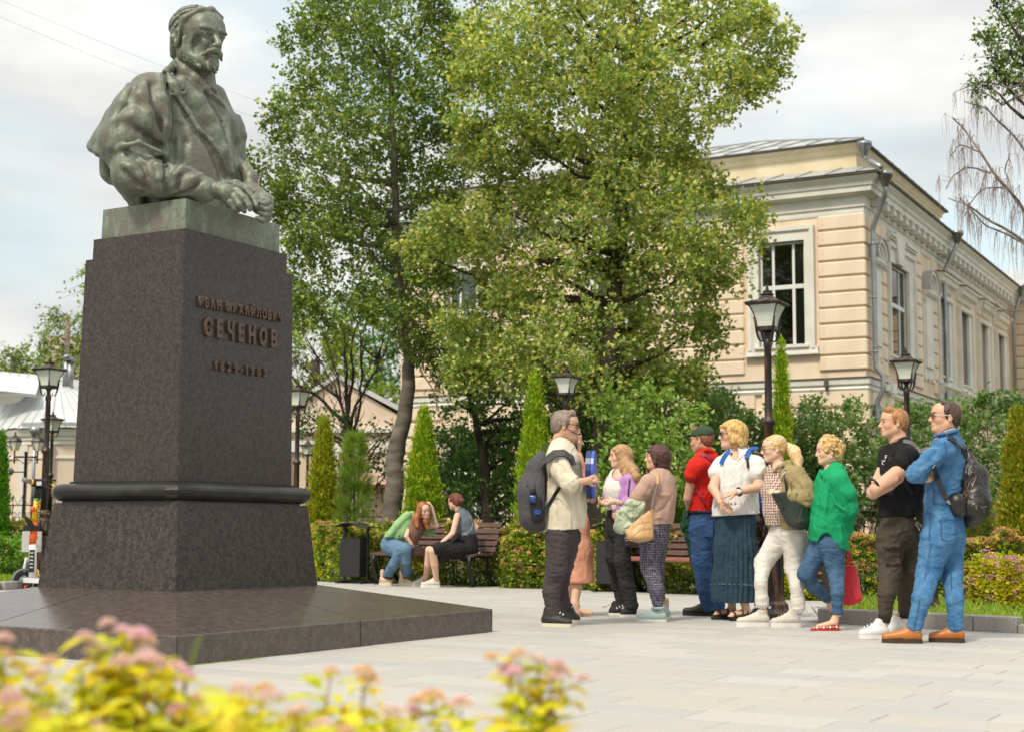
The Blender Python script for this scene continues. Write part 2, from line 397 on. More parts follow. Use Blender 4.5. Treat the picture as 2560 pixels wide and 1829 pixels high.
# rounded corners
def rcorner(pts,r,n=5):
 out=[]
 for i in range(len(pts)):
  p=np.array(pts[i]);a=np.array(pts[i-1]);b=np.array(pts[(i+1)%len(pts)]);u=nz(a-p);v=nz(b-p)
  for t in np.linspace(0,1,n):
   q0=p+u*r*(1-t);q1=p+v*r*t;out.append(q0*(1-t)+q1*t)
 return out
mb=MB();mb.sweep(rcorner(loop,.03),prof,closed=True);mpart(mb,'bronze_moulding',torusm)
mpart(frus(1.094,.612,.494,2.680,.593,.4755),'shaft',granite)
mpart(frus(2.680,.56,.4425,2.833,.558,.4405),'cap_block',granite)
mpart(frus(2.6795,.586,.4685,2.684,.575,.4575),'joint_filling',joint)
# bronze letters on the -B face
def shaft_b(z):return-(.494-(z-1.094)/(2.68-1.094)*(.494-.4755))
LET={}
def letter(ch,a,z,h,cond,bold):
 key=(ch,h)
 if key not in LET:
  cu=bpy.data.curves.new('letter','FONT');cu.body=ch;cu.size=h/.7;cu.extrude=.012;cu.bevel_depth=.003;cu.offset=bold;cu.resolution_u=3
  t=bpy.data.objects.new('t',cu);me=bpy.data.meshes.new_from_object(t);bpy.data.objects.remove(t);me.materials.append(lettm);me.name='letter'
  xs=[v.co.x for v in me.vertices];me.transform(Matrix.Translation((-min(xs),0,0)));me.transform(Matrix.Scale(cond,4,(1,0,0)))
  LET[key]=(me,(max(xs)-min(xs))*cond)
 me,wd=LET[key];o=link('letter',me,mon)
 X,Z=Vector(A_),Vector((0,0,1));Y=Vector(-B_)
 R=Matrix((X,Z,Y)).transposed().to_4x4();p=M_(a,shaft_b(z+h/2)-.006,z)-MC
 o.matrix_local=Matrix.Translation(Vector(p))@R
 return wd
def line(txt,a0,a1,z,h,cond,bold):
 x=a0;ws=[]
 glyphs=list(txt)
 for k in range(2):
  pass
  # measure
 for ch in glyphs:
  if ch==' ':ws.append(None);continue
  n0=len(mon.children);o_before=set(o.name for o in mon.children)
  wd=letter(ch,0,z,h,cond,bold)
  new=[o for o in mon.children if o.name not in o_before][0];ws.append((new,wd))
 tot=sum(q[1]for q in ws if q);nsp=sum(1 for q in ws if q is None);gap=(a1-a0-tot)/(len(ws)-1+nsp*.9)
 for q in ws:
  if q is None:x+=gap*.9;x+=gap;continue
  q[0].location=Vector(M_(x,shaft_b(z+h/2)-.006,z)-MC);x+=q[1]+gap
def face_a(u,v):  # pixel -> position on the inscribed face
 d=ray(u,v);n=B_;p0=M_(0,-.485,0);o=np.array([0,0,EYE]);t=np.dot(n,p0-o)/np.dot(n,d);q=o+d*t;return np.dot(q-MC,A_),q[2]
def Lz(x,y):return face_a((440+x/5.8)/S,(700+y/5.8)/S)
a0,z0=Lz(318,390);a1,z1=Lz(1515,612);line('ИВАН МИХАЙЛОВИЧ',a0,a1,(z0+z1)/2+.004,Lz(330,245)[1]-Lz(330,385)[1]-.004,.70,.0012)
a0,z0=Lz(392,815);a1,z1=Lz(1442,978);line('СЕЧЕНОВ',a0,a1,(z0+z1)/2+.006,Lz(580,600)[1]-Lz(575,845)[1]-.004,.66,.005)
a0,z0=Lz(550,1300);a1,z1=Lz(1290,1410);line('1829-1905',a0,a1,(z0+z1)/2+.004,Lz(560,1175)[1]-Lz(560,1300)[1]-.002,.80,.001)
# ---------------------------------------------------------------- bronze bust
def bronze():
 m=bpy.data.materials.new('patinated_bronze');m.use_nodes=True;t=m.node_tree;p=t.nodes['Principled BSDF']
 co=N(t,'ShaderNodeTexCoord');vc=N(t,'ShaderNodeVertexColor',layer_name='Col')
 st=N(t,'ShaderNodeMapping');st.inputs['Scale'].default_value=(1,1,.28);L(t,co.outputs['Object'],st.inputs[0])
 def nn(scale,det,vec,lo,hi):
  n=N(t,'ShaderNodeTexNoise');n.inputs['Scale'].default_value=scale;n.inputs['Detail'].default_value=det;n.inputs['Roughness'].default_value=.62;L(t,vec,n.inputs['Vector'])
  r=N(t,'ShaderNodeMapRange');r.inputs[1].default_value=lo;r.inputs[2].default_value=hi;L(t,n.outputs['Fac'],r.inputs[0]);return r.outputs[0],n
 a,_=nn(3.2,8,co.outputs['Object'],.42,.62);b,_=nn(11,8,st.outputs[0],.48,.62);c,_=nn(30,7,co.outputs['Object'],.52,.66)
 def mix(f,x,y):
  q=N(t,'ShaderNodeMix',data_type='RGBA');L(t,f,q.inputs[0])
  for s_,i in((x,6),(y,7)):
   if isinstance(s_,tuple):q.inputs[i].default_value=s_
   else:L(t,s_,q.inputs[i])
  return q.outputs[2]
 x=mix(a,lin('6f6c60'),lin('727a6b'));x=mix(b,x,lin('7d8b79'));x=mix(c,x,lin('6b6659'))
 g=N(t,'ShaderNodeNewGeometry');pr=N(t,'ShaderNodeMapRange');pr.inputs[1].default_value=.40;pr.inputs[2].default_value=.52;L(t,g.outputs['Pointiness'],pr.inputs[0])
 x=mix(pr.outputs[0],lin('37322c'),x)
 L(t,x,p.inputs['Base Color']);p.inputs['Metallic'].default_value=.25;p.inputs['Roughness'].default_value=.52
 n=N(t,'ShaderNodeTexNoise');n.inputs['Scale'].default_value=22;n.inputs['Detail'].default_value=7;L(t,co.outputs['Object'],n.inputs['Vector'])
 bu=N(t,'ShaderNodeBump');bu.inputs['Strength'].default_value=.3;bu.inputs['Distance'].default_value=.02;L(t,n.outputs['Fac'],bu.inputs['Height']);L(t,bu.outputs[0],p.inputs['Normal'])
 return m
bronzem=bronze();MATS['bronze']=bronzem
bust=empty('bronze_bust',M_(0,0,2.833));tag(bust,'green-brown bronze bust of a bearded man in a cape, hands crossed, on the granite pedestal','bust')
def bpart(me,name):
 o=link(name,me);localize(o,M_(0,0,2.833));o.parent=bust;o.location=(0,0,0);return o
mb=frus(2.834,.52,.4025,3.056,.516,.3985,.006);bpart(mb.mesh('bronze_block',bronzem),'bronze_block')
def Q(x,y,Y):return at((180+x/2.5367)/S,(y/2.5367)/S,Y)  # point of the statue seen at a place of the close-up
FW=-B_;LF=A_
Rb=np.stack([FW,LF,UP],1)
def rotz(t):return np.array([[math.cos(t),-math.sin(t),0],[math.sin(t),math.cos(t),0],[0,0,1.]])
def roty(t):return np.array([[math.cos(t),0,math.sin(t)],[0,1,0],[-math.sin(t),0,math.cos(t)]])
def rotx(t):return np.array([[1,0,0],[0,math.cos(t),-math.sin(t)],[0,math.sin(t),math.cos(t)]])
class Head:
 """head frame: +x face, +y the person's left, +z up, life-size metres times s"""
 def __init__(h,c,R,s):h.c=np.asarray(c,float);h.R=np.asarray(R);h.s=s
 def P(h,x,y,z):return h.c+h.R@(np.array([x,y,z])*h.s)
 def el(h,F,c,r,k=.012,op=1,rot=None):F.el(h.P(*c),np.array(r)*h.s,h.R if rot is None else h.R@rot,k*h.s,op)
 def rc(h,F,a,b,ra,rb=None,k=.01,op=1,flat=None,f=1):F.rc(h.P(*a),h.P(*b),ra*h.s,(ra if rb is None else rb)*h.s,k=k*h.s,op=op,flat=None if flat is None else h.R@np.array(flat,float),f=f)
def _hc(h,F,P,r,k=.01):
 F.chain([h.P(*p)for p in P],[x*h.s for x in r],k=k*h.s)
Head.chain=_hc
def head_shape(F,h,fem=0,nose=1.,jaw=1.):
 h.el(F,(-.014,0,.030),(.100,.076,.086),.03)
 h.el(F,(.030,0,-.030),(.058,.058,.078),.03)
 h.el(F,(.048,0,.038),(.046,.060,.052),.03)
 for s in(-1,1):
  h.rc(F,(-.004,s*.050*jaw,-.052),(.062,s*.016,-.093),.023,.018,.03)
  h.el(F,(.052,s*.037,-.026),(.030,.026,.026),.02)
 h.el(F,(.070,0,-.094),(.019,.022,.016),.016)
 h.rc(F,(.081,-.030,.022),(.081,.030,.022),.011 if not fem else .008,k=.016)
 for s in(-1,1):
  h.el(F,(.099,s*.031,.002),(.020,.019,.013),.012,-1)
  h.el(F,(.077,s*.031,.001),(.0135,.0145,.0125),.004)
  h.rc(F,(.0885,s*.020,.006),(.083,s*.046,.007),.0035,k=.004)
 h.rc(F,(.088,0,.010),(.109*nose,0,-.032),.0075,.0115,.01)
 for s in(-1,1):h.el(F,(.097*nose,s*.0105,-.036),(.011,.0085,.0085),.007)
 h.el(F,(.083,0,-.062),(.014,.024,.018),.012)
 h.rc(F,(.089,-.015,-.0575),(.089,.015,-.0575),.0052,k=.004,flat=(0,0,1),f=1.15)
 h.rc(F,(.088,-.013,-.068),(.088,.013,-.068),.0058,k=.004,flat=(0,0,1),f=1.1)
 h.rc(F,(.097,-.022,-.0625),(.097,.022,-.0625),.0028,k=.003,op=-1)
 for s in(-1,1):
  r=rotz(s*.35)@roty(.15)
  h.el(F,(-.010,s*.079,-.010),(.017,.008,.031),.006,1,r)
  h.el(F,(-.004,s*.086,-.006),(.009,.006,.017),.004,-1,r)
HR=rotz(math.atan2(FW[1],FW[0])-.20)@roty(.04)  # a little turned towards its right, chin slightly down
hb=Head(Q(806,262,10.60),HR,2.16)
def bust_head():
 F=Field();head_shape(F,hb,nose=1.03,jaw=1.05)
 h=hb
 h.rc(F,(-.025,0,-.05),(-.045,0,-.20),.058,.062,.03)
 # deep set eyes, brows, cheek folds
 for s in(-1,1):
  h.rc(F,(.094,s*.012,.020),(.082,s*.052,.022),.0075,.005,.008)
  h.rc(F,(.090,s*.014,-.018),(.083,s*.046,-.014),.0025,.002,.004,-1)
  h.el(F,(.0915,s*.030,.001),(.006,.0075,.0065),.002,-1);h.rc(F,(.100,s*.014,.012),(.090,s*.048,.012),.004,k=.006,op=-1)
  h.rc(F,(.096,s*.019,-.035),(.080,s*.036,-.060),.003,.002,.006,-1)
  h.el(F,(.060,s*.050,-.035),(.022,.013,.03),.02,-1)
  # moustache
 for s in(-1,1):
  h.rc(F,(.103,s*.004,-.049),(.092,s*.024,-.058),.0095,.0088,.004)
  h.rc(F,(.092,s*.024,-.058),(.079,s*.040,-.072),.0085,.004,.004)
 h.rc(F,(.104,-.024,-.068),(.104,.024,-.068),.005,k=.004,op=-1)
 # beard: curls along the jaw and on the chin
 r=random.Random(4)
 for i in range(150):
  s=r.choice((-1,1));t=r.random()
  base=np.array([-.012+.09*t,s*(.068-.054*t**1.4),-.055-.050*t])+np.array([r.uniform(-.006,.008),r.uniform(-.006,.006),r.uniform(-.016,.022*(1-t)+.002)])
  if t>.75:base[1]=r.uniform(-.022,.022);base[2]=r.uniform(-.118,-.088);base[0]=.080+r.uniform(-.008,.010)-(base[2]+.1)*.1
  d=np.array([.004*r.uniform(-1,2),s*.003*r.uniform(-1,2),-.009-.007*r.random()])
  h.rc(F,base-d*.5,base+d*.6,.0048+.0022*r.random(),.0024,.0016)
 h.el(F,(.070,0,-.096),(.022,.026,.020),.012)
 # hair: swept strands over the skull, parted, longer over the ear
 h.el(F,(-.026,0,.040),(.094,.081,.083),.006)
 h.el(F,(-.075,0,-.020),(.038,.062,.062),.01)
 for i in range(70):
  s=r.choice((-1,1));th=r.uniform(-.3,1.45);x0=r.uniform(-.10,.055)
  pts=[]
  for k in range(5):
   a=th+.30*k/4*(1 if s>0 else 1);x=x0-.045*k/4
   yy=s*math.sin(a)*.0835;zz=.040+math.cos(a)*.0855
   q=(max(0,1-((x+.026)/.097)**2))**.5;pts.append((x,yy*q,.040+(zz-.040)*q))
  for k in range(4):h.rc(F,pts[k],pts[k+1],.0052*(1-.15*k),.0052*(1-.15*(k+1)),.003)
 h.rc(F,(.054,-.045,.086),(.062,.0,.098),.010,.012,.006);h.rc(F,(.062,.0,.098),(.050,.050,.086),.012,.009,.006)
 h.rc(F,(.058,-.045,.088),(.020,-.074,.060),.009,.010,.008)
 for s in(-1,1):
  h.rc(F,(.012,s*.074,.055),(-.004,s*.079,.022),.010,.008,.01)
  h.rc(F,(.014,s*.073,-.010),(.010,s*.066,-.052),.006,.008,.008)
  r_=rotz(s*.35)@roty(.15);h.el(F,(-.010,s*.084,-.008),(.019,.009,.034),.003,1,r_);h.el(F,(-.004,s*.094,-.004),(.011,.008,.020),.003,-1,r_)
  h.rc(F,(-.045,s*.070,.0),(-.06,s*.062,-.055),.016,.010,.01)
 V,Fc=F.nets(.0055)
 n=vnormals(V,Fc);V=V+n*(wav(V,38,5)*.0009+wav(V,11,7)*.001)[:,None]
 return npmesh('head',V,Fc,bronzem,True)
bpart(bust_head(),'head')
def bust_body():
 F=Field();c=M_(0,0,0)
 W=lambda x,y,z:MC+FW*x+LF*y+UP*z
 z0=3.05
 F.el(W(-.02,-.03,z0+.42),(.26,.39,.60),Rb,.1)  # chest
 F.el(W(.02,.02,z0+.24),(.26,.38,.42),Rb,.1)
 F.rc(W(-.03,-.27,z0+.86),W(-.03,.22,z0+.80),.155,.13,k=.12)  # shoulder line
 F.rc(W(-.06,0,z0+.92),W(-.02,0,z0+1.16),.19,.145,k=.10)  # neck and collar base
 # cape over the right shoulder
 F.chain([Q(480,585,10.34),Q(425,720,10.28),Q(345,905,10.25)],[.135,.175,.20],k=.08,flat=FW,f=.95)
 F.chain([Q(430,620,10.50),Q(330,760,10.50),Q(245,900,10.50)],[.12,.125,.13],k=.06)
 F.chain([Q(520,560,10.35),Q(560,800,10.30),Q(560,960,10.28)],[.10,.08,.06],k=.06)
 # far shoulder and arm
 F.chain([Q(890,620,11.0),Q(965,860,11.05),Q(985,1080,11.0)],[.11,.15,.13],k=.08)
 F.chain([Q(1040,1110,10.95),Q(1120,1230,10.72)],[.11,.085],k=.05)
 bev=F.hit
 # skirt of the coat reaching down to the block
 F.rc(W(.10,-.02,z0+.35),W(.14,.0,z0-.02),.20,.22,k=.10,flat=FW,f=1.1)
 F.rc(W(-.10,-.10,z0+.35),W(-.12,-.12,z0-.02),.20,.20,k=.10)
 # carve the hem of the cape above the sleeve
 base=len(F.p)
 def onto(pts,dr=0):return[F.hit((180+x/2.5367)/S,(y/2.5367)/S,near=8.)+nz(ray(1136,812))*dr for x,y in pts]
 lap=onto([(612,500),(650,585)],.01)
 V=[]
 strokes=[]
 def st(pts,r,k,op=1,dr=0):strokes.append((onto(pts,dr),r,k,op))
 # lapel sheet, outer edge proud and crease beside it
 st([(600,470),(640,540),(662,590)],[.030,.034,.030],.03)
 st([(700,520),(790,640),(850,740),(900,850),(955,960),(1000,1080)],[.045,.055,.060,.055,.045,.02],.035)
 st([(660,600),(740,720),(800,820),(880,900),(940,980),(1005,1100)],[.020,.022,.022,.022,.020,.016],.012)
 st([(645,620),(725,745),(785,845),(865,925),(925,1010),(985,1120)],[.012,.014,.014,.016,.022,.028],.012,-1)
 st([(640,588),(700,580),(762,577)],[.010,.010,.007],.006,-1)
 st([(650,600),(700,592),(765,590)],[.013,.013,.010],.008)
 st([(680,400),(720,450),(790,500),(850,560)],[.045,.042,.036,.028],.03)
 st([(590,460),(650,420),(690,395)],[.026,.035,.035],.02)
 st([(850,590),(900,690),(950,780),(975,860)],[.012,.012,.010,.008],.02,-1)
 st([(975,700),(965,760),(985,860),(1000,1000),(1015,1090)],[.020,.022,.022,.020,.016],.02)
 st([(845,560),(880,600),(925,640),(960,670)],[.022,.024,.022,.016],.012)
 st([(865,550),(905,575)],[.026,.022],.01)
 # folds
 for pts,r,k,op in(([(580,470),(600,600),(625,760),(600,960)],[.018,.022,.026,.02],.03,-1),([(560,480),(575,620),(590,800),(570,960)],[.024,.028,.028,.02],.03,1),([(490,540),(510,660),(545,780),(560,940)],[.020,.024,.026,.026],.035,-1),([(460,520),(440,600),(480,720),(540,900)],[.02,.026,.024,.02],.04,1),([(390,560),(330,660),(270,780),(235,900)],[.012,.020,.024,.026],.03,-1),([(360,540),(320,650),(270,770),(245,930)],[.02,.026,.026,.022],.03,1),([(400,770),(440,810),(490,850),(550,940)],[.010,.022,.024,.018],.04,-1),([(350,745),(390,735),(450,780),(520,860)],[.014,.026,.026,.02],.05,1),([(640,640),(660,780),(640,900),(650,1000)],[.014,.018,.02,.016],.03,-1),([(700,800),(720,900),(700,1020)],[.018,.022,.018],.03,-1),([(840,880),(900,980),(950,1120)],[.016,.024,.030],.03,-1),([(1020,780),(1050,900),(1040,1020)],[.014,.02,.018],.03,-1),([(1060,740),(1090,860),(1085,1000)],[.016,.02,.018],.03,1)):
  st(pts,[x*(.55 if op<0 else .72)for x in r],k*1.5,op)
 for P,r,k,op in strokes:F.chain(P,r,k=k,op=op)
 # undercut hem: cape ends here, thick edge, hollow beneath
 F.chain([Q(150,985,10.52),Q(215,1025,10.38),Q(275,1040,10.2)],[.055,.06,.06],k=.02,op=-1)
 F.chain([Q(255,1060,10.25),Q(330,975,9.98),Q(430,950,9.93),Q(520,985,9.95),Q(590,1010,10.0)],[.05,.045,.035,.03,.02],k=.015,op=-1)
 F.chain([Q(250,968,10.14),Q(330,925,10.03),Q(425,905,10.0),Q(560,965,10.04)],[.020,.018,.017,.014],k=.03)
 F.chain([Q(262,760,10.48),Q(130,930,10.50),Q(180,965,10.42),Q(245,985,10.28)],[.02,.026,.028,.024],k=.05)
 # flap hanging behind the elbow
 F.chain([Q(250,960,10.62),Q(240,1090,10.60)],[.10,.085],k=.03,flat=FW,f=1.4)
 F.chain([Q(265,1130,10.60),Q(330,1170,10.55),Q(380,1230,10.55)],[.05,.06,.07],k=.03)
 F.rc(Q(360,1180,10.5),Q(400,1290,10.5),.06,.05,k=.02);F.rc(Q(430,1200,10.45),Q(440,1290,10.45),.04,.04,k=.02)
 # sleeve
 arm=[Q(372,1010,10.22),Q(400,1105,10.17),Q(560,1140,10.15),Q(720,1160,10.15),Q(845,1205,10.16)]
 F.chain(arm,[.150,.160,.125,.112,.092],k=.035)
 F.rc(Q(340,1000,10.25),Q(400,960,10.3),.13,.14,k=.04)
 F.rc(Q(838,1205,10.16),Q(866,1214,10.16),.092,.082,k=.008,cap=True)
 fold=lambda pts,r,k,op:F.chain(*(lambda P,R:(P,R))([F.hit((180+x/2.5367)/S,(y/2.5367)/S,near=8.)for x,y in pts],[x_*(.6 if op<0 else .8)for x_ in r]),k=k*1.3,op=op)
 fold([(640,1180),(655,1110),(700,1065),(745,1070)],[.016,.022,.022,.012],.02,1)
 fold([(670,1190),(690,1120),(740,1090)],[.014,.018,.012],.02,-1)
 fold([(700,1200),(770,1130),(820,1100)],[.014,.020,.012],.02,1)
 fold([(560,1010),(600,1060),(590,1150),(600,1230)],[.014,.020,.020,.016],.025,-1)
 fold([(500,1000),(540,1050),(550,1130)],[.016,.02,.016],.03,1)
 fold([(340,980),(400,1000),(450,1050),(470,1120)],[.012,.018,.018,.014],.025,-1)
 fold([(320,1040),(370,1060),(430,1120),(440,1190)],[.014,.02,.02,.014],.03,1)
 fold([(650,1240),(740,1215),(820,1150)],[.012,.014,.010],.02,-1)
 fold([(330,1090),(400,1160),(480,1200)],[.010,.014,.010],.03,-1)
 # far sleeve end behind the hands
 F.chain([Q(1100,1070,10.75),Q(1135,1130,10.7),Q(1130,1190,10.66)],[.05,.05,.045],k=.03)
 F.cut(W(0,0,3.045),(0,0,-1))
 V,Fc=F.nets(.0085)
 n=vnormals(V,Fc);V=V+n*(wav(V,4.2,11)*.003+wav(V,9,2,(1,1,.35))*.002+wav(V,42,3)*.0010)[:,None]
 return npmesh('cape_and_coat',V,Fc,bronzem,True)
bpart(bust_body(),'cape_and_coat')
def bust_hand(kind):
 F=Field()
 if kind==0:
  F.chain([Q(860,1210,10.16),Q(930,1210,10.15)],[.062,.066],k=.02,flat=(0,.6,.8),f=1.15)
  F.el(Q(985,1225,10.13),(.085,.075,.062),rotz(-.2)@roty(.35),.03)
  F.el(Q(1010,1270,10.14),(.07,.06,.055),rotz(-.2)@roty(.5),.03)
  # index, middle, ring, little finger: knuckle, middle joint, tip
  for pts,r in(([(1035,1178,10.16),(1105,1205,10.16),(1152,1262,10.14),(1168,1305,10.12)],[.030,.026,.022,.016]),([(1040,1212,10.10),(1092,1258,10.07),(1122,1306,10.06),(1128,1330,10.06)],[.031,.027,.022,.016]),([(1030,1248,10.07),(1062,1300,10.05),(1088,1330,10.07),(1094,1342,10.08)],[.030,.026,.020,.016]),([(1005,1285,10.07),(1032,1322,10.07),(1056,1336,10.09)],[.027,.023,.017])):
   P=[Q(*q)for q in pts];F.chain(P,r,k=.006)
  F.chain([Q(960,1170,10.24),Q(1040,1165,10.27),Q(1120,1200,10.28),Q(1150,1215,10.28)],[.030,.027,.022,.016],k=.012)
 else:
  F.chain([Q(1120,1200,10.68),Q(1175,1245,10.60)],[.07,.07],k=.02)
  F.el(Q(1205,1290,10.55),(.085,.085,.09),rotz(-.5)@roty(.6),.03)
  for i,(x,y)in enumerate(((1225,1270),(1235,1305),(1232,1340),(1215,1372))):
   F.chain([Q(x,y,10.50),Q(x+20,y+14,10.43),Q(x-6,y+26,10.38),Q(x-40,y+12,10.37)],[.028,.026,.023,.018],k=.006)
  F.chain([Q(1150,1235,10.52),Q(1165,1290,10.42),Q(1180,1325,10.38)],[.030,.026,.018],k=.012)
 V,Fc=F.nets(.0045);n=vnormals(V,Fc);V=V+n*(wav(V,30,6)*.0012)[:,None]
 return npmesh('hand',V,Fc,bronzem,True)
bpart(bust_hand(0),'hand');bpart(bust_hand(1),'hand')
# ---------------------------------------------------------------- the peach mansion
stucco=mat('peach_stucco','e6d3bb',.85,'d6c0a6',1.3,.8,bump=.15,bscale=60,detail=9,col3='d0b898',n3=2.6,stretch=(1,1,.35))
stucco2=mat('peach_rustication','e9d7c1',.85,'dbc6ad',2.0,.8,bump=.15,bscale=70,detail=9,col3='d6bfa0',n3=5,stretch=(1,1,.5))
creamst=mat('cream_attic','ddd1b4',.85,'cbbb96',1.6,.8,bump=.15,bscale=50,detail=9)
trim=mat('pale_trim','dfddd4',.8,'cac7bc',2.2,.7,bump=.1,bscale=50,detail=9)
sash=mat('white_sash','d8d9d6',.5)
zinc=mat('zinc_roof','b9bdbe',.42,'9fa09c',1.2,.8,metal=.35,bump=.12,bscale=3,detail=8)
seamm=mat('roof_seam','8f8f8a',.6)
eavem=mat('weathered_eave','57524a',.8,'3d3a33',3,.8)
pipem=mat('galvanised_pipe','9da0a2',.35,'7f8284',5,.7,metal=.75)
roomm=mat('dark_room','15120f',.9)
curt=mat('pale_curtain','b9b4a6',.9,'a39c8c',20,.6,stretch=(6,6,.2))
def glass(name,col=(.012,.012,.012),rough=.03):
 m=bpy.data.materials.new(name);m.use_nodes=True;t=m.node_tree;p=t.nodes['Principled BSDF'];o=t.nodes['Material Output']
 p.inputs['Base Color'].default_value=col+(1,);p.inputs['Roughness'].default_value=rough;p.inputs['IOR'].default_value=1.6
 tr=N(t,'ShaderNodeBsdfTransparent');tr.inputs[0].default_value=(.75,.78,.76,1);ms=N(t,'ShaderNodeMixShader');ms.inputs[0].default_value=.62
 gl=N(t,'ShaderNodeBsdfGlossy');gl.inputs['Roughness'].default_value=rough;fr=N(t,'ShaderNodeFresnel');fr.inputs[0].default_value=1.7
 L(t,fr.outputs[0],ms.inputs[0]);L(t,tr.outputs[0],ms.inputs[1]);L(t,gl.outputs[0],ms.inputs[2]);L(t,ms.outputs[0],o.inputs[0]);return m
winglass=glass('window_glass')
TB=math.radians(28.9);BA=np.array([math.sin(TB),math.cos(TB),0]);BB=np.array([-math.cos(TB),math.sin(TB),0])
P0=np.array([8.0812,33.,0])
def W_(b,a,z):return P0+BB*b+BA*a+UP*z
bld=empty('mansion',W_(0,0,0));tag(bld,'peach stucco mansion with white trim, rusticated corner, dentil cornice and metal roof','building')
def bp(m,name,mt,par=None):
 o=link(name,m.mesh(name,mt)if isinstance(m,MB)else m);localize(o,W_(0,0,0));o.parent=par or bld;o.location=(0,0,0);return o
def bb(mb,b0,b1,a0,a1,z0,z1):return mb.pbox(W_(b0,a0,z0),BB*(b1-b0),BA*(a1-a0),UP*(z1-z0))
E1=.10
fw_open=[(1.48,2.60,5.06,7.54),(5.78,6.92,5.06,7.54),(10.08,11.22,5.06,7.54),(1.48,2.60,1.1,3.1),(5.78,6.92,1.1,3.1),(10.08,11.22,1.1,3.1)]
sd_open=[(2.02,4.02,4.98,7.27)]+[(x,x+1.15,4.98,7.2)for x in(7.35,10.0,12.75,15.45)]+[(x,x+1.0,1.1,3.1)for x in(2.6,7.4,10.1,12.8,15.5)]
def wall(front,s0,s1,z0,z1,opens,th=.35,name='wall'):
 m=MB();xs=sorted(set([s0,s1]+[v for o in opens for v in o[:2]if s0<v<s1]));
 for x0,x1 in zip(xs,xs[1:]):
  cs=sorted([(o[2],o[3])for o in opens if o[0]<=x0+1e-6 and o[1]>=x1-1e-6 and o[3]>z0 and o[2]<z1]);z=z0
  for c0,c1 in cs+[(z1,z1)]:
   if c0>z:
    if front:bb(m,x0,x1,E1,E1+th,z,c0)
    else:bb(m,E1,E1+th,x0,x1,z,c0)
   z=max(z,c1)
 return bp(m,name,stucco)
wall(1,E1,12.7,0,3.98,fw_open);wall(1,E1,12.7,3.98,8.6,fw_open)
wall(0,E1+.35,18.2,0,3.98,sd_open);wall(0,E1+.35,18.2,3.98,8.6,sd_open)
m=MB();bb(m,12.36,12.7,E1+.35,12,0,8.6);bp(m,'wall',stucco)
m=MB();bb(m,-6,E1+.35,18.2,18.55,0,8.6);bb(m,-6,-5.6,18.55,30,0,8.6);bp(m,'wall',stucco)
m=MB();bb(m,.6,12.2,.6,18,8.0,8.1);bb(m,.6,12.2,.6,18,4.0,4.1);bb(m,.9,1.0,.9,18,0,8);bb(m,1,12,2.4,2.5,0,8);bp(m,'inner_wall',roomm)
# rusticated stones, each with a chamfered face
SM={}
def stone(b0,b1,a0,a1,z0,z1):
 key=(round(b1-b0,2),round(a1-a0,2),round(z1-z0,2))
 if key not in SM:
  mb=MB();R=np.stack([BB,BA,UP],1);mb.rbox((0,0,0),key,M=R,r=.028)
  if np.linalg.det(R)<0:mb.f=[f[::-1]for f in mb.f]
  SM[key]=mb.mesh('stone',stucco2)
 o=link('stone',SM[key],bld);o.location=tuple(W_((b0+b1)/2,(a0+a1)/2,(z0+z1)/2)-W_(0,0,0));return o
zs=[4.41+.364*i for i in range(11)]
rs=random.Random(2)
for z in zs[:10]:
 g=.035
 j=lambda:rs.uniform(-.004,.004)
 stone(.045,1.17,.045,.38,z+g,z+.364)  # corner
 for b0,b1 in((2.98,5.42),(7.26,9.72),(11.56,12.66)):stone(b0,b1,.05+j(),.16,z+g,z+.364)
 if z<6.6:stone(.05+j(),.16,.38,.5,z+g,z+.364)
 for a0,a1 in((1.44,1.98),(4.66,5.50),(6.72,7.30)):stone(.05+j(),.16,a0,a1,z+g,z+.364)
 for q in range(3):stone(-6+q*2.02,-4.02+q*2.02-(.06 if q==2 else 0),18.14,18.24,z+g,z+.364)
 if z>7.2:stone(.05,.16,.40,1.42,z+g,z+.364)
 elif z<4.9:stone(.052,.16,.52,1.42,z+g,z+.364)
for k,z in enumerate((3.62,3.20,2.78,2.36,1.94,1.52,1.10,.6)):
 h=.36
 stone(.03,2.56 if z>3.1 else 1.4,.03,.3,z,z+h)
 for b0,b1 in(((2.72,5.7),(7.0,10.0),(11.3,12.68))if z>3.1 else((2.72,5.7),(7.0,10.0),(11.3,12.68))):stone(b0,b1,.04,.2,z,z+h)
 for a0,a1 in((.42,2.4),(3.8,7.2),(8.6,9.9),(11.3,12.6)):stone(.04,.2,a0,a1,z,z+h)
 # mouldings swept round the corner
pth=[W_(12.7,8,0),W_(12.7,0,0),W_(0,0,0),W_(0,18.2,0),W_(-6,18.2,0)]
def pathat(e):return[W_(12.7-e,8,0),W_(12.7-e,e,0),W_(e,e,0),W_(e,18.2+e,0),W_(-6,18.2+e,0)]
def mould(name,prof,mt,e=E1):
 m=MB();m.sweep(pathat(e),prof);return bp(m,name,mt)
def chk():
# outward must be away from the building: test with the front face
 return None
mould('string_course',[(-.05,3.96),(.06,3.96),(.09,4.02),(.06,4.06),(.05,4.10),(.10,4.12),(.11,4.25),(.09,4.27),(-.05,4.30)],trim)
mould('string_course_lip',[(0,4.255),(.14,4.255),(.14,4.275),(0,4.29)],eavem)
mould('frieze',[(-.05,8.05),(.02,8.05),(.03,8.10),(.03,8.19),(.07,8.21),(.07,8.24),(.05,8.25),(.05,8.46),(-.05,8.46)],trim)
mould('cornice',[(-.05,8.46),(.10,8.46),(.16,8.50),(.27,8.51),(.28,8.62),(.31,8.64),(.33,8.72),(.40,8.80),(.44,8.85),(-.05,8.90)],trim)
mould('eave_edge',[(.0,8.865),(.47,8.865),(.47,8.90),(0,8.925)],eavem)
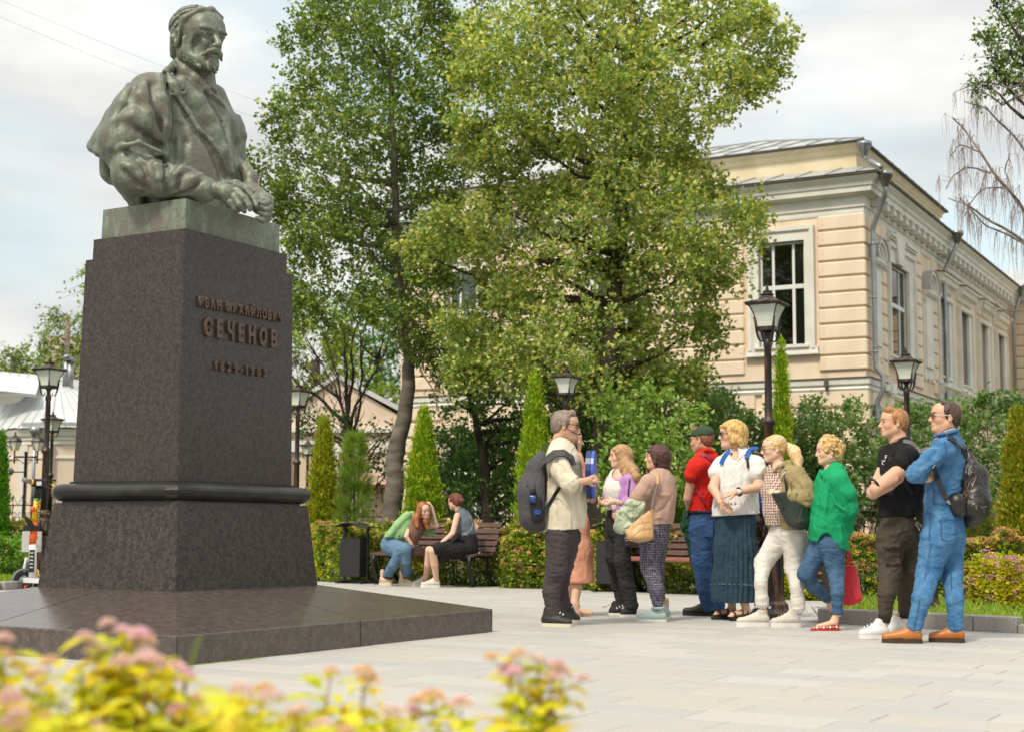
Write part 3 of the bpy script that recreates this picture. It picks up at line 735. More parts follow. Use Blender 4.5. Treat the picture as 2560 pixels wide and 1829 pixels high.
# modillions under the cornice of the side wing
mo=MB();mo.box((0,0,0),(1,1,1));
def modillion(b0,b1,a0,a1,z0,z1):
 m=MB();R=np.stack([BB,BA,UP],1)
 ps=[(b1,z0+.06),(b0+.05,z0),(b0,z0+.03),(b0,z1-.05),(b0-.02,z1-.05),(b0-.02,z1),(b1,z1)]
 m.prism([BB*x+BA*a0+UP*z for x,z in ps],BA*(a1-a0));return m.mesh('modillion',trim)
mm_=modillion(-.24,.06,-.13,.13,-.11,.11)
for i in range(29):
 a=.72+.605*i
 if a<17.9:
  o=link('modillion',mm_,bld);o.location=tuple(W_(.05,a,8.385)-W_(0,0,0))
  # window surrounds, sashes, glass
def window(front,s0,s1,z0,z1,dep=.17,mull=2,curtain=0,tr_z=.45):
 def bx(m,x0,x1,d0,d1,za,zb):
  if front:bb(m,x0,x1,d0,d1,za,zb)
  else:bb(m,d0,d1,x0,x1,za,zb)
 m=MB();f=.055;d=dep
 bx(m,s0,s0+f,d,d+.05,z0,z1);bx(m,s1-f,s1,d,d+.05,z0,z1);bx(m,s0+f,s1-f,d,d+.05,z0,z0+f);bx(m,s0+f,s1-f,d,d+.05,z1-f,z1)
 zt=z0+(z1-z0)*(1-tr_z)+.05;bx(m,s0+f,s1-f,d-.01,d+.05,zt-.05,zt+.05)
 w_=(s1-s0)
 xm=[s0+w_*.27,s0+w_*.71]if mull==2 else[s0+w_*.5]
 for x in xm:bx(m,x-.035,x+.035,d-.005,d+.05,z0+f,zt-.05);bx(m,x-.03,x+.03,d-.005,d+.05,zt+.05,z1-f)
 fr=bp(m,'window',sash)
 g=MB();bx(g,s0+f,s1-f,d+.02,d+.03,z0+f,z1-f);bp(g,'pane',winglass,fr)
 if curtain:
  c=MB();n=24
  for side in range(2):
   x0,x1=(s0,s0+w_*(.30 if curtain==1 else .62))if side==0 else(s1-w_*(.22 if curtain==1 else .36),s1)
   vs=[];
   for i in range(n+1):
    x=x0+(x1-x0)*i/n;dd=d+.16+.03*math.sin(i*1.9)
    for z in(z0,z1):vs.append(W_(x,dd,z)if front else W_(dd,x,z))
   c.add(vs,[(2*i,2*i+2,2*i+3,2*i+1)for i in range(n)])
  bp(c,'curtain',curt,fr)
 return fr
def surround(front,x0,x1,z0,z1,s0,s1,t0,t1,hood=0):
 """moulded frame x0..x1, z0..z1 round the opening s0..s1, t0..t1"""
 def bx(m,a,b,d0,d1,za,zb):
  if front:bb(m,a,b,d0,d1,za,zb)
  else:bb(m,d0,d1,a,b,za,zb)
 m=MB()
 bx(m,x0,s0,.02,.30,z0,z1);bx(m,s1,x1,.02,.30,z0,z1);bx(m,s0,s1,.02,.30,t1,z1)
 e=.09
 bx(m,x0,x0+e,-.03,.02,z0,z1-.0);bx(m,x1-e,x1,-.03,.02,z0,z1);bx(m,x0+e,x1-e,-.03,.02,z1-e,z1)
 bx(m,x0+e,x0+e+.03,-.005,.02,z0,z1-e);bx(m,x1-e-.03,x1-e,-.005,.02,z0,z1-e);bx(m,x0+e+.03,x1-e-.03,-.005,.02,z1-e-.03,z1-e)
 o=bp(m,'window_surround',trim)
 k=MB();bx(k,s0-.1,s1+.1,-.06,.34,t0-.05,t0-.0);bx(k,x0-.06,x1+.06,-.01,.10,t0-.18,t0-.05);bx(k,x0-.09,x1+.09,-.05,.10,t0-.22,t0-.18);bp(k,'sill',trim,o)
 if hood:
  k=MB()
  pr=[(.10,7.36),(.02,7.38),(.0,7.46),(-.03,7.50),(-.12,7.55),(-.15,7.66),(-.20,7.70),(-.21,7.76),(.10,7.80)]
  k.prism([W_(p,x0-.10,z)for p,z in pr],BA*(x1-x0+.20));bp(k,'hood',trim,o)
  k=MB();k.prism([W_(p,x0-.14,z)for p,z in((.10,7.80),(-.225,7.765),(-.225,7.78),(.1,7.83))],BA*(x1-x0+.28));bp(k,'hood_flashing',eavem,o)
  k=MB();pr=[(.10,4.28),(.02,4.30),(-.02,4.5),(-.10,4.62),(-.16,4.68),(-.16,4.76),(.1,4.79)]
  k.prism([W_(p,x0-.06,z)for p,z in pr],BA*(x1-x0+.12));bp(k,'bracket_sill',trim,o)
 return o
for i,(s0,s1,t0,t1)in enumerate(fw_open[:3]):
 c=(s0+s1)/2;surround(1,c-.80,c+.82,4.98,7.87,s0,s1,t0,t1);window(1,s0,s1,t0,t1,curtain=1)
for(s0,s1,t0,t1)in fw_open[3:]:window(1,s0,s1,t0,t1,curtain=2)
m=MB()
for(s0,s1,t0,t1)in fw_open[3:]:bb(m,s0-.2,s0,.05,.3,t0-.1,t1+.5);bb(m,s1,s1+.18,.05,.3,t0-.1,t1+.5);bb(m,s0,s1,.05,.3,t1,t1+.5)
bp(m,'basement_surround',stucco)
s0,s1,t0,t1=sd_open[0];so_=surround(0,1.985,4.60,4.86,7.72,s0,s1,t0,t1);window(0,s0,s1,t0,t1,dep=.14,curtain=2)
k=MB()  # keystone over the big side window
k.prism([W_(.04,2.72,7.27),W_(.04,3.22,7.27),W_(.04,3.45,8.04),W_(.04,2.50,8.04)],-BB*.10);bp(k,'keystone',trim)
for a0,a1 in((1.98,2.46),(3.52,4.62)):
 k=MB()
 for(p,z0_,z1_)in((.0,7.74,7.80),(-.05,7.80,7.86),(-.09,7.86,7.94)):bb(k,p,.1,a0-.02*0,a1,z0_,z1_)
 bp(k,'ear_moulding',trim)
for(s0,s1,t0,t1)in sd_open[1:5]:surround(0,s0-.18,s1+.42,4.80,7.22,s0,s1,t0,t1,hood=1);window(0,s0,s1,t0,t1,dep=.22,curtain=2)
for(s0,s1,t0,t1)in sd_open[5:]:window(0,s0,s1,t0,t1,dep=.2,curtain=2)
# niches with segmental pediments
for a0,a1 in((.50,1.42),(5.62,6.66)):
 ac=(a0+a1)/2
 k=MB();bb(k,.06,.14,a0+.04,a1-.04,4.80,6.92);n_=bp(k,'niche_panel',trim)
 k=MB();bb(k,.01,.06,a0+.14,a1-.14,5.06,6.85);bp(k,'raised_panel',trim,n_)
 k=MB();bb(k,.03,.14,a0-.02,a0+.18,4.72,4.80);bb(k,.03,.14,a1-.18,a1+.02,4.72,4.80);bb(k,.03,.14,ac-.1,ac+.1,4.74,4.80);bp(k,'apron',trim,n_)
 k=MB();k.prism([W_(p,a0-.04,z)for p,z in((.14,6.80),(.03,6.82),(.0,6.92),(-.06,6.96),(-.10,7.02),(-.10,7.08),(.14,7.09))],BA*(a1-a0+.08));bp(k,'niche_cornice',trim,n_)
 k=MB();n=14;R=(a1-a0)/2+.03
 def arc(r,d):return[W_(d,ac+r*math.cos(t),7.09+r*1.0*math.sin(t))for t in np.linspace(0,PI,n)]
 def ring(r0,r1,d0,d1):
  A,Bq=arc(r0,d0),arc(r1,d0);A2,B2=arc(r0,d1),arc(r1,d1);vs=A+Bq+A2+B2
  fs=[]
  for i in range(n-1):fs+=[(i,i+1,n+i+1,n+i),(n+i,n+i+1,3*n+i+1,3*n+i),(3*n+i,3*n+i+1,2*n+i+1,2*n+i),(2*n+i,2*n+i+1,i+1,i)]
  k.add(vs,fs)
 ring(R*.80,R,-.12,.14);ring(R*.62,R*.80,-.06,.14);ring(R*.44,R*.62,-.02,.14);k.prism(arc(R*.44,.08),-BB*-.05);bp(k,'segmental_pediment',trim,n_)
 k=MB();ring(R,R+.02,-.16,.14);bp(k,'pediment_flashing',zinc,n_)
 # roof: lower skirt, attic, upper hip roof
m=MB()
ring_o=[W_(12.7+.37,-.37,8.925),W_(-.37,-.37,8.925),W_(-.37,18.6,8.925)]
ring_i=[W_(12.3,1.0,9.38),W_(.47,1.0,9.38),W_(.47,9.5,9.38)]
m.add([ring_o[0],ring_o[1],ring_i[1],ring_i[0]],[(0,1,2,3)]);
m.add([ring_o[1],W_(-.37,9.5,8.925),ring_i[2],ring_i[1]],[(0,1,2,3)])
m.add([W_(-.37,9.5,8.925),W_(-.37,18.9,8.925),W_(6,24,10.2),W_(6,9.5,10.2)],[(0,1,2,3)])
m.add([W_(-.37,18.5,8.93),W_(-6,18.0,8.93),W_(-6,24,10.6),W_(3,24,10.6)],[(0,1,2,3)])
m.add([W_(13.07,-.37,8.925),W_(13.07,9,8.925),W_(12.3,9,9.38),W_(12.3,1,9.38)],[(3,2,1,0)])
bp(m,'skirt_roof',zinc)
m=MB()
for i in range(18):
 b=.1+i*.72;m.tube([W_(b,-.36,8.94),W_(min(b,12.2),.98,9.39)],.014,4)
for i in range(13):m.tube([W_(-.36,.7+i*.72,8.94),W_(.46,1.0+i*.71,9.39)],.014,4)
bp(m,'roof_seam',seamm)
m=MB();bb(m,.47,12.25,1.0,9.5,9.2,9.93);bp(m,'attic',creamst)
def apath():return[W_(12.25,9.5,0),W_(12.25,1.0,0),W_(.47,1.0,0),W_(.47,9.5,0),W_(2,9.5,0)]
m=MB();m.sweep(apath(),[(-.03,9.70),(.04,9.72),(.05,9.76),(.10,9.80),(.10,9.86),(.16,9.93),(-.03,9.95)]);bp(m,'attic_cornice',creamst)
m=MB();m.sweep(apath(),[(-.03,9.955),(.24,9.935),(.24,9.975),(-.03,10.0)]);bp(m,'attic_eave',eavem)
RZ=at(1902/S,356/S,W_(4.2,5.25,0)[1])[2]+.02
m=MB();e0,e1,e2,e3=W_(12.5,.75,9.98),W_(.22,.75,9.98),W_(.22,9.75,9.98),W_(12.5,9.75,9.98);r0,r1=W_(8.6,5.25,RZ),W_(4.2,5.25,RZ)
m.add([e0,e1,e2,e3,r0,r1],[(0,1,5,4),(1,2,5),(2,3,4,5),(3,0,4)]);bp(m,'hip_roof',zinc)
m=MB()
for i in range(17):
 b=.9+i*.7;t=min(1,(b-.22)/3.98,(12.5-b)/3.9);m.tube([W_(b,.75,9.995),W_(b,.75+4.5*t,9.98+(RZ-9.98)*t+.02)],.016,4)
 # staggered cross seams of the sheets
 for q in(.28,.62,.9):
  if q<t:m.tube([W_(b,.75+4.5*(q+.06*(i%2)),9.99+(RZ-9.98)*(q+.06*(i%2))),W_(b+.7,.75+4.5*(q+.06*(i%2)),9.99+(RZ-9.98)*(q+.06*(i%2)))],.008,4)
for i in range(12):
 a=1.4+i*.7;t=min(1,(a-.75)/4.5,(9.75-a)/4.5);m.tube([W_(.22,a,9.995),W_(.22+3.98*t,a,9.98+(RZ-9.98)*t+.02)],.016,4)
m.tube([e1+UP*.015,r1+UP*.015,r0+UP*.015],.022,5)
bp(m,'roof_seam',seamm)
for a,b,z in((11.6,1.6,9.3),(15.4,2.4,9.5)):
 m=MB();m.prism([W_(b,a-.5,z-.1),W_(b,a+.5,z-.1),W_(b,a,z+.42)],BB*1.6);bp(m,'roof_dormer',zinc)
 # drainpipes
def pipe(pts,r,funnels):
 m=MB();m.tube(pts,r,12)
 for c in funnels:m.lathe([(r,-.26),(.17,0),(.18,.0),(.18,.10),(.15,.10)],c,14)
 return bp(m,'drainpipe',pipem)
pz=W_(-.06,.28,0)
q=lambda b,a,z:W_(b,a,z)
pipe([q(.22,.80,9.72),q(.22,.80,9.52),q(.06,.55,9.38),q(-.42,-.22,9.0)],.06,[q(.22,.80,9.80)])
pipe([q(-.45,.05,8.78),q(-.45,.05,8.52),q(-.42,.08,8.40),q(.0-.08,.28,7.72),q(-.08,.28,7.60),q(-.08,.28,4.62),q(-.08,.28,4.50),q(-.24,.28,4.28),q(-.24,.28,3.98),q(-.10,.28,3.72),q(-.10,.28,3.5),q(-.10,.28,.3)],.06,[q(-.45,.05,8.84)])
pipe([q(-.42,7.68,8.84),q(-.42,7.68,8.6),q(-.08,7.56,7.85),q(-.08,7.55,7.7),q(-.08,7.55,4.4),q(-.2,7.55,4.2),q(-.1,7.55,3.8),q(-.1,7.55,.3)],.06,[q(-.42,7.68,8.86)])
pipe([q(-.40,17.6,8.8),q(-.1,17.75,7.9),q(-.08,17.75,7.7),q(-.08,17.75,.3)],.06,[q(-.40,17.6,8.86)])
m=MB()
for z in(7.35,6.1,4.85):m=MB();m.tube([q(.1,.28,z),q(-.14,.28,z)],.015,5);m.lathe([(.068,-.02),(.072,0),(.068,.02)],q(-.08,.28,z),12);bp(m,'pipe_clip',pipem)
# small fittings on the string course
m=MB();bb(m,-.14,.0,1.55,1.95,4.02,4.26);bb(m,-.10,.0,1.25,1.5,4.06,4.2);bp(m,'junction_box',sash)
for b in(.98,4.6):m=MB();bb(m,b-.04,b+.04,-.10,.0,4.06,4.22);bb(m,b-.02,b+.02,-.06,.0,3.98,4.06);bp(m,'cable_bracket',eavem)
# blue house number sign
bluem=mat('sign_blue','1f3f86',.35);whm=mat('sign_white','dfe3ea',.5)
sg=empty('house_number_sign',W_(-.02,.60,3.3));tag(sg,'blue enamel house number 2 sign beside the drainpipe','sign')
m=MB();m.rbox((0,0,.13),(.50,.03,.50),M=np.stack([BA,-BB,UP],1),r=.006);m.f=m.f;o=m.build('plate',bluem,sg)
def flat_text(txt,size,p,X,Zup,mt,name,parent,ext=.003,off=0):
 cu=bpy.data.curves.new(name,'FONT');cu.body=txt;cu.size=size;cu.extrude=ext;cu.align_x='CENTER';cu.align_y='CENTER';cu.offset=off;cu.resolution_u=2
 t=bpy.data.objects.new('t',cu);me=bpy.data.meshes.new_from_object(t);bpy.data.objects.remove(t);me.materials.append(mt);me.name=name
 X=Vector(nz(X));Zu=Vector(nz(Zup));Yn=X.cross(Zu)
 o=link(name,me,parent);o.matrix_local=Matrix.Translation(Vector(p))@Matrix((X,Zu,Yn)).transposed().to_4x4();return o
flat_text('2',.36,-BB*.019+UP*.17,BA,UP,whm,'digit',sg,off=.006)
m=MB()
for i in range(7):m.pbox(-BB*.0165+BA*(-.14+i*.042)+UP*-.03,BA*.026,UP*.022,-BB*.003)
m.build('street_name',whm,sg)
# ---------------------------------------------------------------- white pavilion far left and gabled house behind the trees
whwall=mat('blush_wall','dccab8',.85,'cdb9a5',1.5,.7,bump=.2,bscale=30)
whroof=mat('white_metal_roof','d3d5d4',.4,'bfc3c4',.8,.8,metal=.2)
whtrim=mat('white_trim','dad7cf',.8)
pav=empty('pavilion',(-12.4,40,0));tag(pav,'low pale pavilion with white metal hipped roof and two chimneys at the far left','building')
def pp(m,name,mt,par=None):o=m.build(name,mt);localize(o,(-12.4,40,0));o.parent=par or pav;o.location=(0,0,0);return o
plan=[np.array(p)for p in((-22,47.5),(-16.5,43.5),(-13.55,40.6),(-12.55,40.1),(-11.15,40.4),(-8.2,43.6),(-7.6,50))]
zc=3.45
m=MB()
for p,q2 in zip(plan,plan[1:]):
 m.add([(*p,-.1),(*q2,-.1),(*q2,zc),(*p,zc)],[(0,1,2,3)])
pp(m,'wall',whwall)
m=MB();m.sweep(plan,[(-.02,3.0),(.05,3.02),(.05,3.12),(.09,3.14),(.09,3.2),(.16,3.26),(.22,3.42),(-.02,3.48)]);m.sweep(plan,[(-.02,2.62),(.04,2.63),(.04,2.69),(-.02,2.70)]);pp(m,'cornice',whtrim)
for x,y in((-13.45,40.52),(-12.6,40.06),(-11.2,40.33),(-10.6,40.95),(-14.2,41.2)):
 m=MB();m.box((x,y,1.5),(.22,.12,3.0),0);pp(m,'pilaster',whtrim)
eo=[]
for i,p in enumerate(plan):
 c=np.array([-13.5,46.]);d=nz(np.array([*(p-c),0]))[:2];eo.append(np.array([*(p+d*.35),zc+.02]))
ap=[at(-40/S,925/S,47),at(145/S,941/S,44.5),at(200/S,952/S,45.5)]
m=MB();vs=[tuple(x)for x in eo]+[tuple(x)for x in ap]
fs=[(0,1,7),(1,2,8,7),(2,3,8),(3,4,8),(4,5,9,8),(5,6,9)]
m.add(vs,fs);pp(m,'roof',whroof)
m=MB()
def seam_tri(a,b,c,d,n):
 for i in range(1,n):t=i/n;m.tube([a*(1-t)+b*t+UP*.01,c*(1-t)+d*t+UP*.01],.014,4)
E_=eo;Ap=ap
seam_tri(E_[1],E_[2],Ap[0],Ap[1],8);seam_tri(E_[4],E_[5],Ap[1],Ap[2],8);seam_tri(E_[2],E_[3],Ap[1],Ap[1],3);seam_tri(E_[3],E_[4],Ap[1],Ap[1],4)
for i in(2,3,4):m.tube([E_[i]+UP*.015,Ap[1]+UP*.015],.02,4)
pp(m,'roof_seam',mat('white_seam','a9acad',.5))
m=MB();m.prism([at(-40/S,975/S,41.5),at(84/S,984/S,41.2),at(95/S,992/S,41.4),at(-40/S,985/S,41.6)],(0,.05,0));m.add([at(-40/S,972/S,41.4),at(90/S,985/S,41.2),at(100/S,948/S,44.6),at(-40/S,928/S,46.4)],[(0,1,2,3)]);pp(m,'dormer_roof',whroof)
m=MB();m.add([at(-40/S,983/S,41.9),at(60/S,992/S,41.6),at(45/S,1005/S,41.9),at(-40/S,1018/S,42)],[(0,1,2,3)]);pp(m,'dormer_wall',whtrim)
m=MB()
for(u,v0,v1)in((28,1052,1058),(60,1056,1060),(92,1058,1062),(150,1060,1064)):
 pass
for i in(2,3,4):
 if i<4:p,q2=eo[i],eo[i+1];d=(q2-p);m.pbox(p+d*.1+UP*.03,d*.8,nz(np.cross(d,UP))*.01,UP*.10)
pp(m,'snow_guard',mat('guard_grey','9a9d9e',.5))
for u,v in((165,950),(175,956)):
 m=MB();c=at(u/S,v/S,43.6);m.lathe([(.10,-.2),(.10,.60)],c,12);pp(m,'chimney_pipe',pipem);m=MB();m.lathe([(.09,.66),(.19,.66),(.02,.78)],c,12);m.tube([c+UP*.58,c+UP*.68],.03,6);pp(m,'chimney_cap',pipem)
m=MB();c=at(88/S,1078/S,39.9);m.lathe([(.05,-.2),(.15,0),(.16,.12),(.1,.12)],c,12);m.tube([c,c-UP*3.0],.05,8);pp(m,'drainpipe',pipem)
# gabled house
gh=empty('gabled_house',(-5.5,46,0));tag(gh,'white gabled house half hidden by trees behind the thujas','building')
def gp(m,name,mt):o=m.build(name,mt);localize(o,(-5.5,46,0));o.parent=gh;o.location=(0,0,0);return o
YG=46.;g0,g1,ga,gl=at(672,895,YG),at(868,903,YG),at(748,828,YG),at(640,895,YG)
X0,X1,XA,ZE,ZA=g0[0]-.6,g1[0]+.5,ga[0],g1[2],ga[2]
m=MB();m.prism([(X0,YG,-.1),(X1,YG,-.1),(X1,YG,ZE-.4),(XA,YG,ZA-.17),(X0,YG,ZE-.4)],(0,14,0));gp(m,'wall',whwall)
m=MB();th=.16
for a,b in(((X0-.5,ZE-.45),(XA,ZA)),((XA,ZA),(X1+.5,ZE-.35))):
 m.prism([(a[0],YG-.15,a[1]),(b[0],YG-.15,b[1]),(b[0],YG-.15,b[1]-th),(a[0],YG-.15,a[1]-th)],(0,15,0))
gp(m,'roof',whroof)
m=MB();m.box(((X0+X1)/2,YG-.12,ZE-.75),(X1-X0+.2,.25,.12));m.box(((X0+X1)/2,YG-.05,ZE-1.25),(X1-X0,.12,.35));gp(m,'cornice',whtrim)
for x in(X0+.1,X0+1.6,X1-1.7,X1-.2):m=MB();m.box((x,YG-.06,1.5),(.35,.14,3.4));gp(m,'pilaster',whtrim)
m=MB();m.box((at(830,1075,YG)[0],YG-.5,at(830,1080,YG)[2]),(1.0,1.0,.12));gp(m,'porch_roof',mat('red_metal','8e3b33',.5))
ab=empty('apartment_block',(-24,74,0));tag(ab,'beige apartment block just visible over the trees at the far left edge','building')
m=MB();z1=at(0,745,75)[2];m.prism([(-24,75,0),(-19.6,75,0),(-19.6,75,z1),(-24,75,z1)],(0,10,0));o=m.build('wall',mat('far_beige','c4b6a0',.9));localize(o,(-24,74,0));o.parent=ab;o.location=(0,0,0)
m=MB()
for k in range(2):
 for j in range(3):m.box((-20.5-j*1.2,74.98,z1-1.0-2.8*k),(.6,.08,1.2))
o=m.build('windows',roomm);localize(o,(-24,74,0));o.parent=ab;o.location=(0,0,0)
# ---------------------------------------------------------------- ground, paving, lawns
def poly_in(P,poly):
 x,y=P[:,0],P[:,1];c=np.zeros(len(P),bool);n=len(poly)
 for i in range(n):
  (x0,y0),(x1,y1)=poly[i],poly[(i+1)%n]
  m=((y0>y)!=(y1>y))&(x<(x1-x0)*(y-y0)/((y1-y0)or 1e-9)+x0);c^=m
 return c
GF=lambda x,y:G(x/S,y/S)[:2]
soil=mat('sandy_soil','6b6252',.95,'4c463a',3,.8,bump=.3,bscale=20)
g=MB();g.add([(-500,-60,-.10),(500,-60,-.10),(500,900,-.10),(-500,900,-.10)],[(0,1,2,3)]);tag(g.build('ground',soil),kind='structure')
# edge of the planting, followed along the back of the square
edge=[(-14.5,26.5),(-8.4,24.1)]+[tuple(GF(*p))for p in((700,1449),(800,1452),(1100,1462),(1359,1471),(1494,1476),(1679,1484),(1990,1500),(2160,1503))]
K0,K1=GF(2043,1556),GF(2560,1583)
kdir=nz(np.array([*(K1-K0),0]))[:2];K2=K0+kdir*7
lawnR=[tuple(K0+(.0,.02)),tuple(K2),(14,16),(6.5,16.4),(3.62,15.9)]
lawnL=[tuple(GF(-500,1478)),tuple(GF(0,1474)),tuple(GF(70,1468)),tuple(GF(88,1452)),tuple(GF(60,1432)),tuple(GF(-500,1430))]
paved=[(-14.5,3.2),(9.5,3.2),(9.5,16.0)]+[(e[0],e[1]+.25)for e in edge[::-1]]
slabm=[mat('paving_granite_%s'%n,c,.62,c2,90,.55,bump=.06,bscale=300,detail=3,col3=c3,n3=200)for n,c,c2,c3 in(('silver','b1aea8','a19e98','8b8985'),('light','b8b5ae','a6a39c','918e89'),('warm','b5b0a7','a39e95','8e897f'),('grey','aeada8','9d9b97','868582'))]
bedm=mat('joint_sand','6f6a61',.95)
g=MB();g.add([(x,y,-.028)for x,y in paved],[tuple(range(len(paved)))]);pav_=tag(g.build('pavement',bedm),kind='structure')
SLW,SLH,GAP=.60,.30,.006
slab_me=[]
for m_ in slabm:
 b=MB();b.add([],[])
 x,y,r=SLW/2-GAP/2,SLH/2-GAP/2,.0035;vs=[]
 for zz,k in((-.03,0),(-r,0),(0,r)):vs+=[tuple(B_*sx*(x-k)+A_*sy*(y-k)+UP*zz)for sx,sy in((-1,-1),(-1,1),(1,1),(1,-1))]
 b.add(vs,[(8,9,10,11)][::1]+[(i+4*q,(i+1)%4+4*q,(i+1)%4+4*q+4,i+4*q+4)for q in(0,1)for i in range(4)])
 slab_me.append((b.mesh('paving_slab',m_),vs,b.f))
mono=[M_(s*HS*1.0-0,t*HB,0)[:2]for s,t in((-1,-1),(1,-1),(1,1),(-1,1))]
rs=np.random.RandomState(5);cen=[]
for r in range(-40,70):
 off=[0,.37,.18,.5][r%4]*SLW
 for q in range(-45,45):
  cen.append(MC+A_*(r*SLH)+B_*(q*SLW+off))
cen=np.array(cen);cen[:,2]=0
keep=poly_in(cen,paved)&~poly_in(cen,lawnR)&~poly_in(cen,lawnL)&~poly_in(cen,[tuple(M_(s*(HS-.3),t*(HB-.2),0)[:2])for s,t in((-1,-1),(1,-1),(1,1),(-1,1))])
cen=cen[keep]
vis=(np.abs(cen[:,0]/cen[:,1])<.36)&(cen[:,1]>4.6);cen2=cen[np.abs(cen[:,0])<cen[:,1]*.36+2.5]
order=np.argsort(np.where((np.abs(cen2[:,0]/cen2[:,1])<.36)&(cen2[:,1]>4.7),cen2[:,1],1e3));cen2=cen2[order]
cidx=rs.choice(4,len(cen2),p=[.42,.3,.12,.16]);zj=rs.uniform(-.0012,.0008,len(cen2))
for i in range(300):
 o=link('paving_slab',slab_me[cidx[i]][0],pav_);o.location=tuple(cen2[i]+UP*zj[i])
bv=np.array(slab_me[0][1]);bf=np.array([f for f in slab_me[0][2]])
V=(cen2[300:,None,:]+bv[None]+(UP*1)[None,None]*zj[300:,None,None]).reshape(-1,3);Fc=(bf[None]+(np.arange(len(cen2)-300)*len(bv))[:,None,None]).reshape(-1,4)
o=link('far_paving_slabs',npmesh('far_paving_slabs',V,Fc,slabm,midx=np.repeat(cidx[300:],len(bf))),pav_);o['kind']='stuff'
# the stretch of the paving the photograph does not show
# kerb stones round the right lawn
kerbm=mat('kerb_granite','a09a94',.8,'85807b',60,.7,bump=.25,bscale=120,col3='b3aeaa',n3=140)
kerb=tag(empty('kerb',(*K0,0)),kind='structure')
def kstone(p,d,l,h,w_=.13,z=.0):
 d3=np.array([d[0],d[1],0]);nrm=np.array([-d[1],d[0],0]);m=MB();c=np.array([p[0],p[1],0])+d3*l/2+nrm*w_/2
 m.rbox((0,0,0),(l-.006,w_,h+.1),M=np.stack([d3,nrm,UP],1),r=.008);o=m.build('kerb_stone',kerbm,kerb);o.location=tuple(c+UP*((h-.1)/2+z)-np.array([*K0,0]));return o
p=np.array(K0);kstone(p,kdir,.15,.125);p=p+kdir*.15
for l,h in((.62,.125),(.62,.125),(.36,.125),(.5,.07),(1.0,.07),(1.0,.07),(1.,.07)):kstone(p,kdir,l,h);p=p+kdir*l
K3=np.array([3.62,15.9]);d=nz(np.array([*(K3-K0),0]))[:2];p=np.array(K0)+d*.13
for i in range(6):kstone(p+np.array([d[1],-d[0]])*.13,d,.55,.03);p=p+d*.55
p=np.array(lawnL[1])
for i in range(4):
 q=np.array(lawnL[2]);d=nz(np.array([*(q-p),0]))[:2];
kerb2=tag(empty('kerb',(*lawnL[0],0)),kind='structure')
for(x0,y0),(x1,y1)in zip(lawnL[:4],lawnL[1:5]):
 d3=np.array([x1-x0,y1-y0,0]);ln=np.linalg.norm(d3);n=max(1,int(ln/.8));d3/=ln
 if x1<-9:continue
 for i in range(n):
  m=MB();m.rbox((0,0,0),(ln/n-.006,.12,.20),M=np.stack([d3,np.cross(UP,d3),UP],1),r=.008);o=m.build('kerb_stone',kerbm,kerb2);o.location=(x0+d3[0]*ln/n*(i+.5)-lawnL[0][0],y0+d3[1]*ln/n*(i+.5)-lawnL[0][1],.0)
grassb=mat('turf_soil','4d5a22',.95,'39431b',6,.8,bump=.4,bscale=40)
g=MB();g.add([(x,y,.055)for x,y in lawnR],[tuple(range(5))]);tag(g.build('lawn',grassb),kind='structure')
g=MB();g.add([(x,y,.05)for x,y in lawnL],[tuple(range(len(lawnL)))]);tag(g.build('lawn',grassb),kind='structure')
# soil bed under hedges and trees behind the paving
bed=[(e[0],e[1]+.02)for e in edge]+[(9,16),(60,16),(60,80),(-60,80),(-60,30)]
g=MB();g.add([(x,y,-.02)for x,y in bed],[tuple(range(len(bed)))]);tag(g.build('planting_bed',mat('bed_soil','3c3a24',.95,'55602c',1.2,.8,bump=.3,bscale=10)),kind='structure')
def blades(n,poly,h,seed,w_=.006,z=.05,dens=None):
 r=np.random.RandomState(seed);lo=np.min(poly,0);hi=np.max(poly,0);P=np.zeros((0,2))
 while len(P)<n:
  q=r.uniform(lo,hi,(n*2,2));k=poly_in(q,poly)
  if dens:k&=r.rand(len(q))<dens(q)
  P=np.concatenate([P,q[k]])
 P=P[:n];a=r.uniform(0,2*PI,n);hh=h*r.uniform(.4,1.2,n);ln=r.uniform(.1,.9,n)*hh;b=r.uniform(0,2*PI,n)
 base=np.c_[P,np.full(n,z)];sd_=np.c_[np.cos(a),np.sin(a),np.zeros(n)]*w_*r.uniform(.6,1.3,n)[:,None];tip=base+np.c_[np.cos(b)*ln,np.sin(b)*ln,hh];mid=base*.5+tip*.5+np.c_[np.zeros(n),np.zeros(n),hh*.13]
 V=np.stack([base-sd_,base+sd_,mid+sd_*.7,tip],1).reshape(-1,3)
 c=np.array(lin('8fae36')[:3])*r.uniform(.6,1.25,(n,1));c[:,0]*=r.uniform(.8,1.3,n);return V,np.arange(4*n).reshape(-1,4),np.repeat(c,4,0)
grassm=mat('grass_blades','ffffff',.6,vcol='Col',trans=.35)
V1,F1,c1=blades(26000,lawnR,.085,3,dens=lambda q:np.clip(1.3-(q[:,1]-11.5)*.16,.25,1));o=link('grass',npmesh('grass',V1,F1,grassm,col=c1));tag(o,'strip of short grass behind the kerb at the right','grass',kind='stuff')
V1,F1,c1=blades(9000,[tuple(q)for q in lawnL if q[0]>-9]+[(-9,21),(-9,19.3)],.07,4);o=link('grass',npmesh('grass',V1,F1,grassm,col=c1));tag(o,'patch of mown grass beside the scooter at the left','grass',kind='stuff')
mossm=mat('moss','6d6b22',.9)
V1,F1,c1=blades(240,[tuple(M_(a,b,0)[:2])for a,b in((-HS+.1,-HB-.005),(-HS+.75,-HB-.005),(-HS+.75,-HB-.03),(-HS+.1,-HB-.03))],.012,6,.002,0);o=link('moss',npmesh('moss',V1,F1,grassm,col=c1*.9));tag(o,'thin green moss along the foot of the monument slab','moss',kind='stuff')
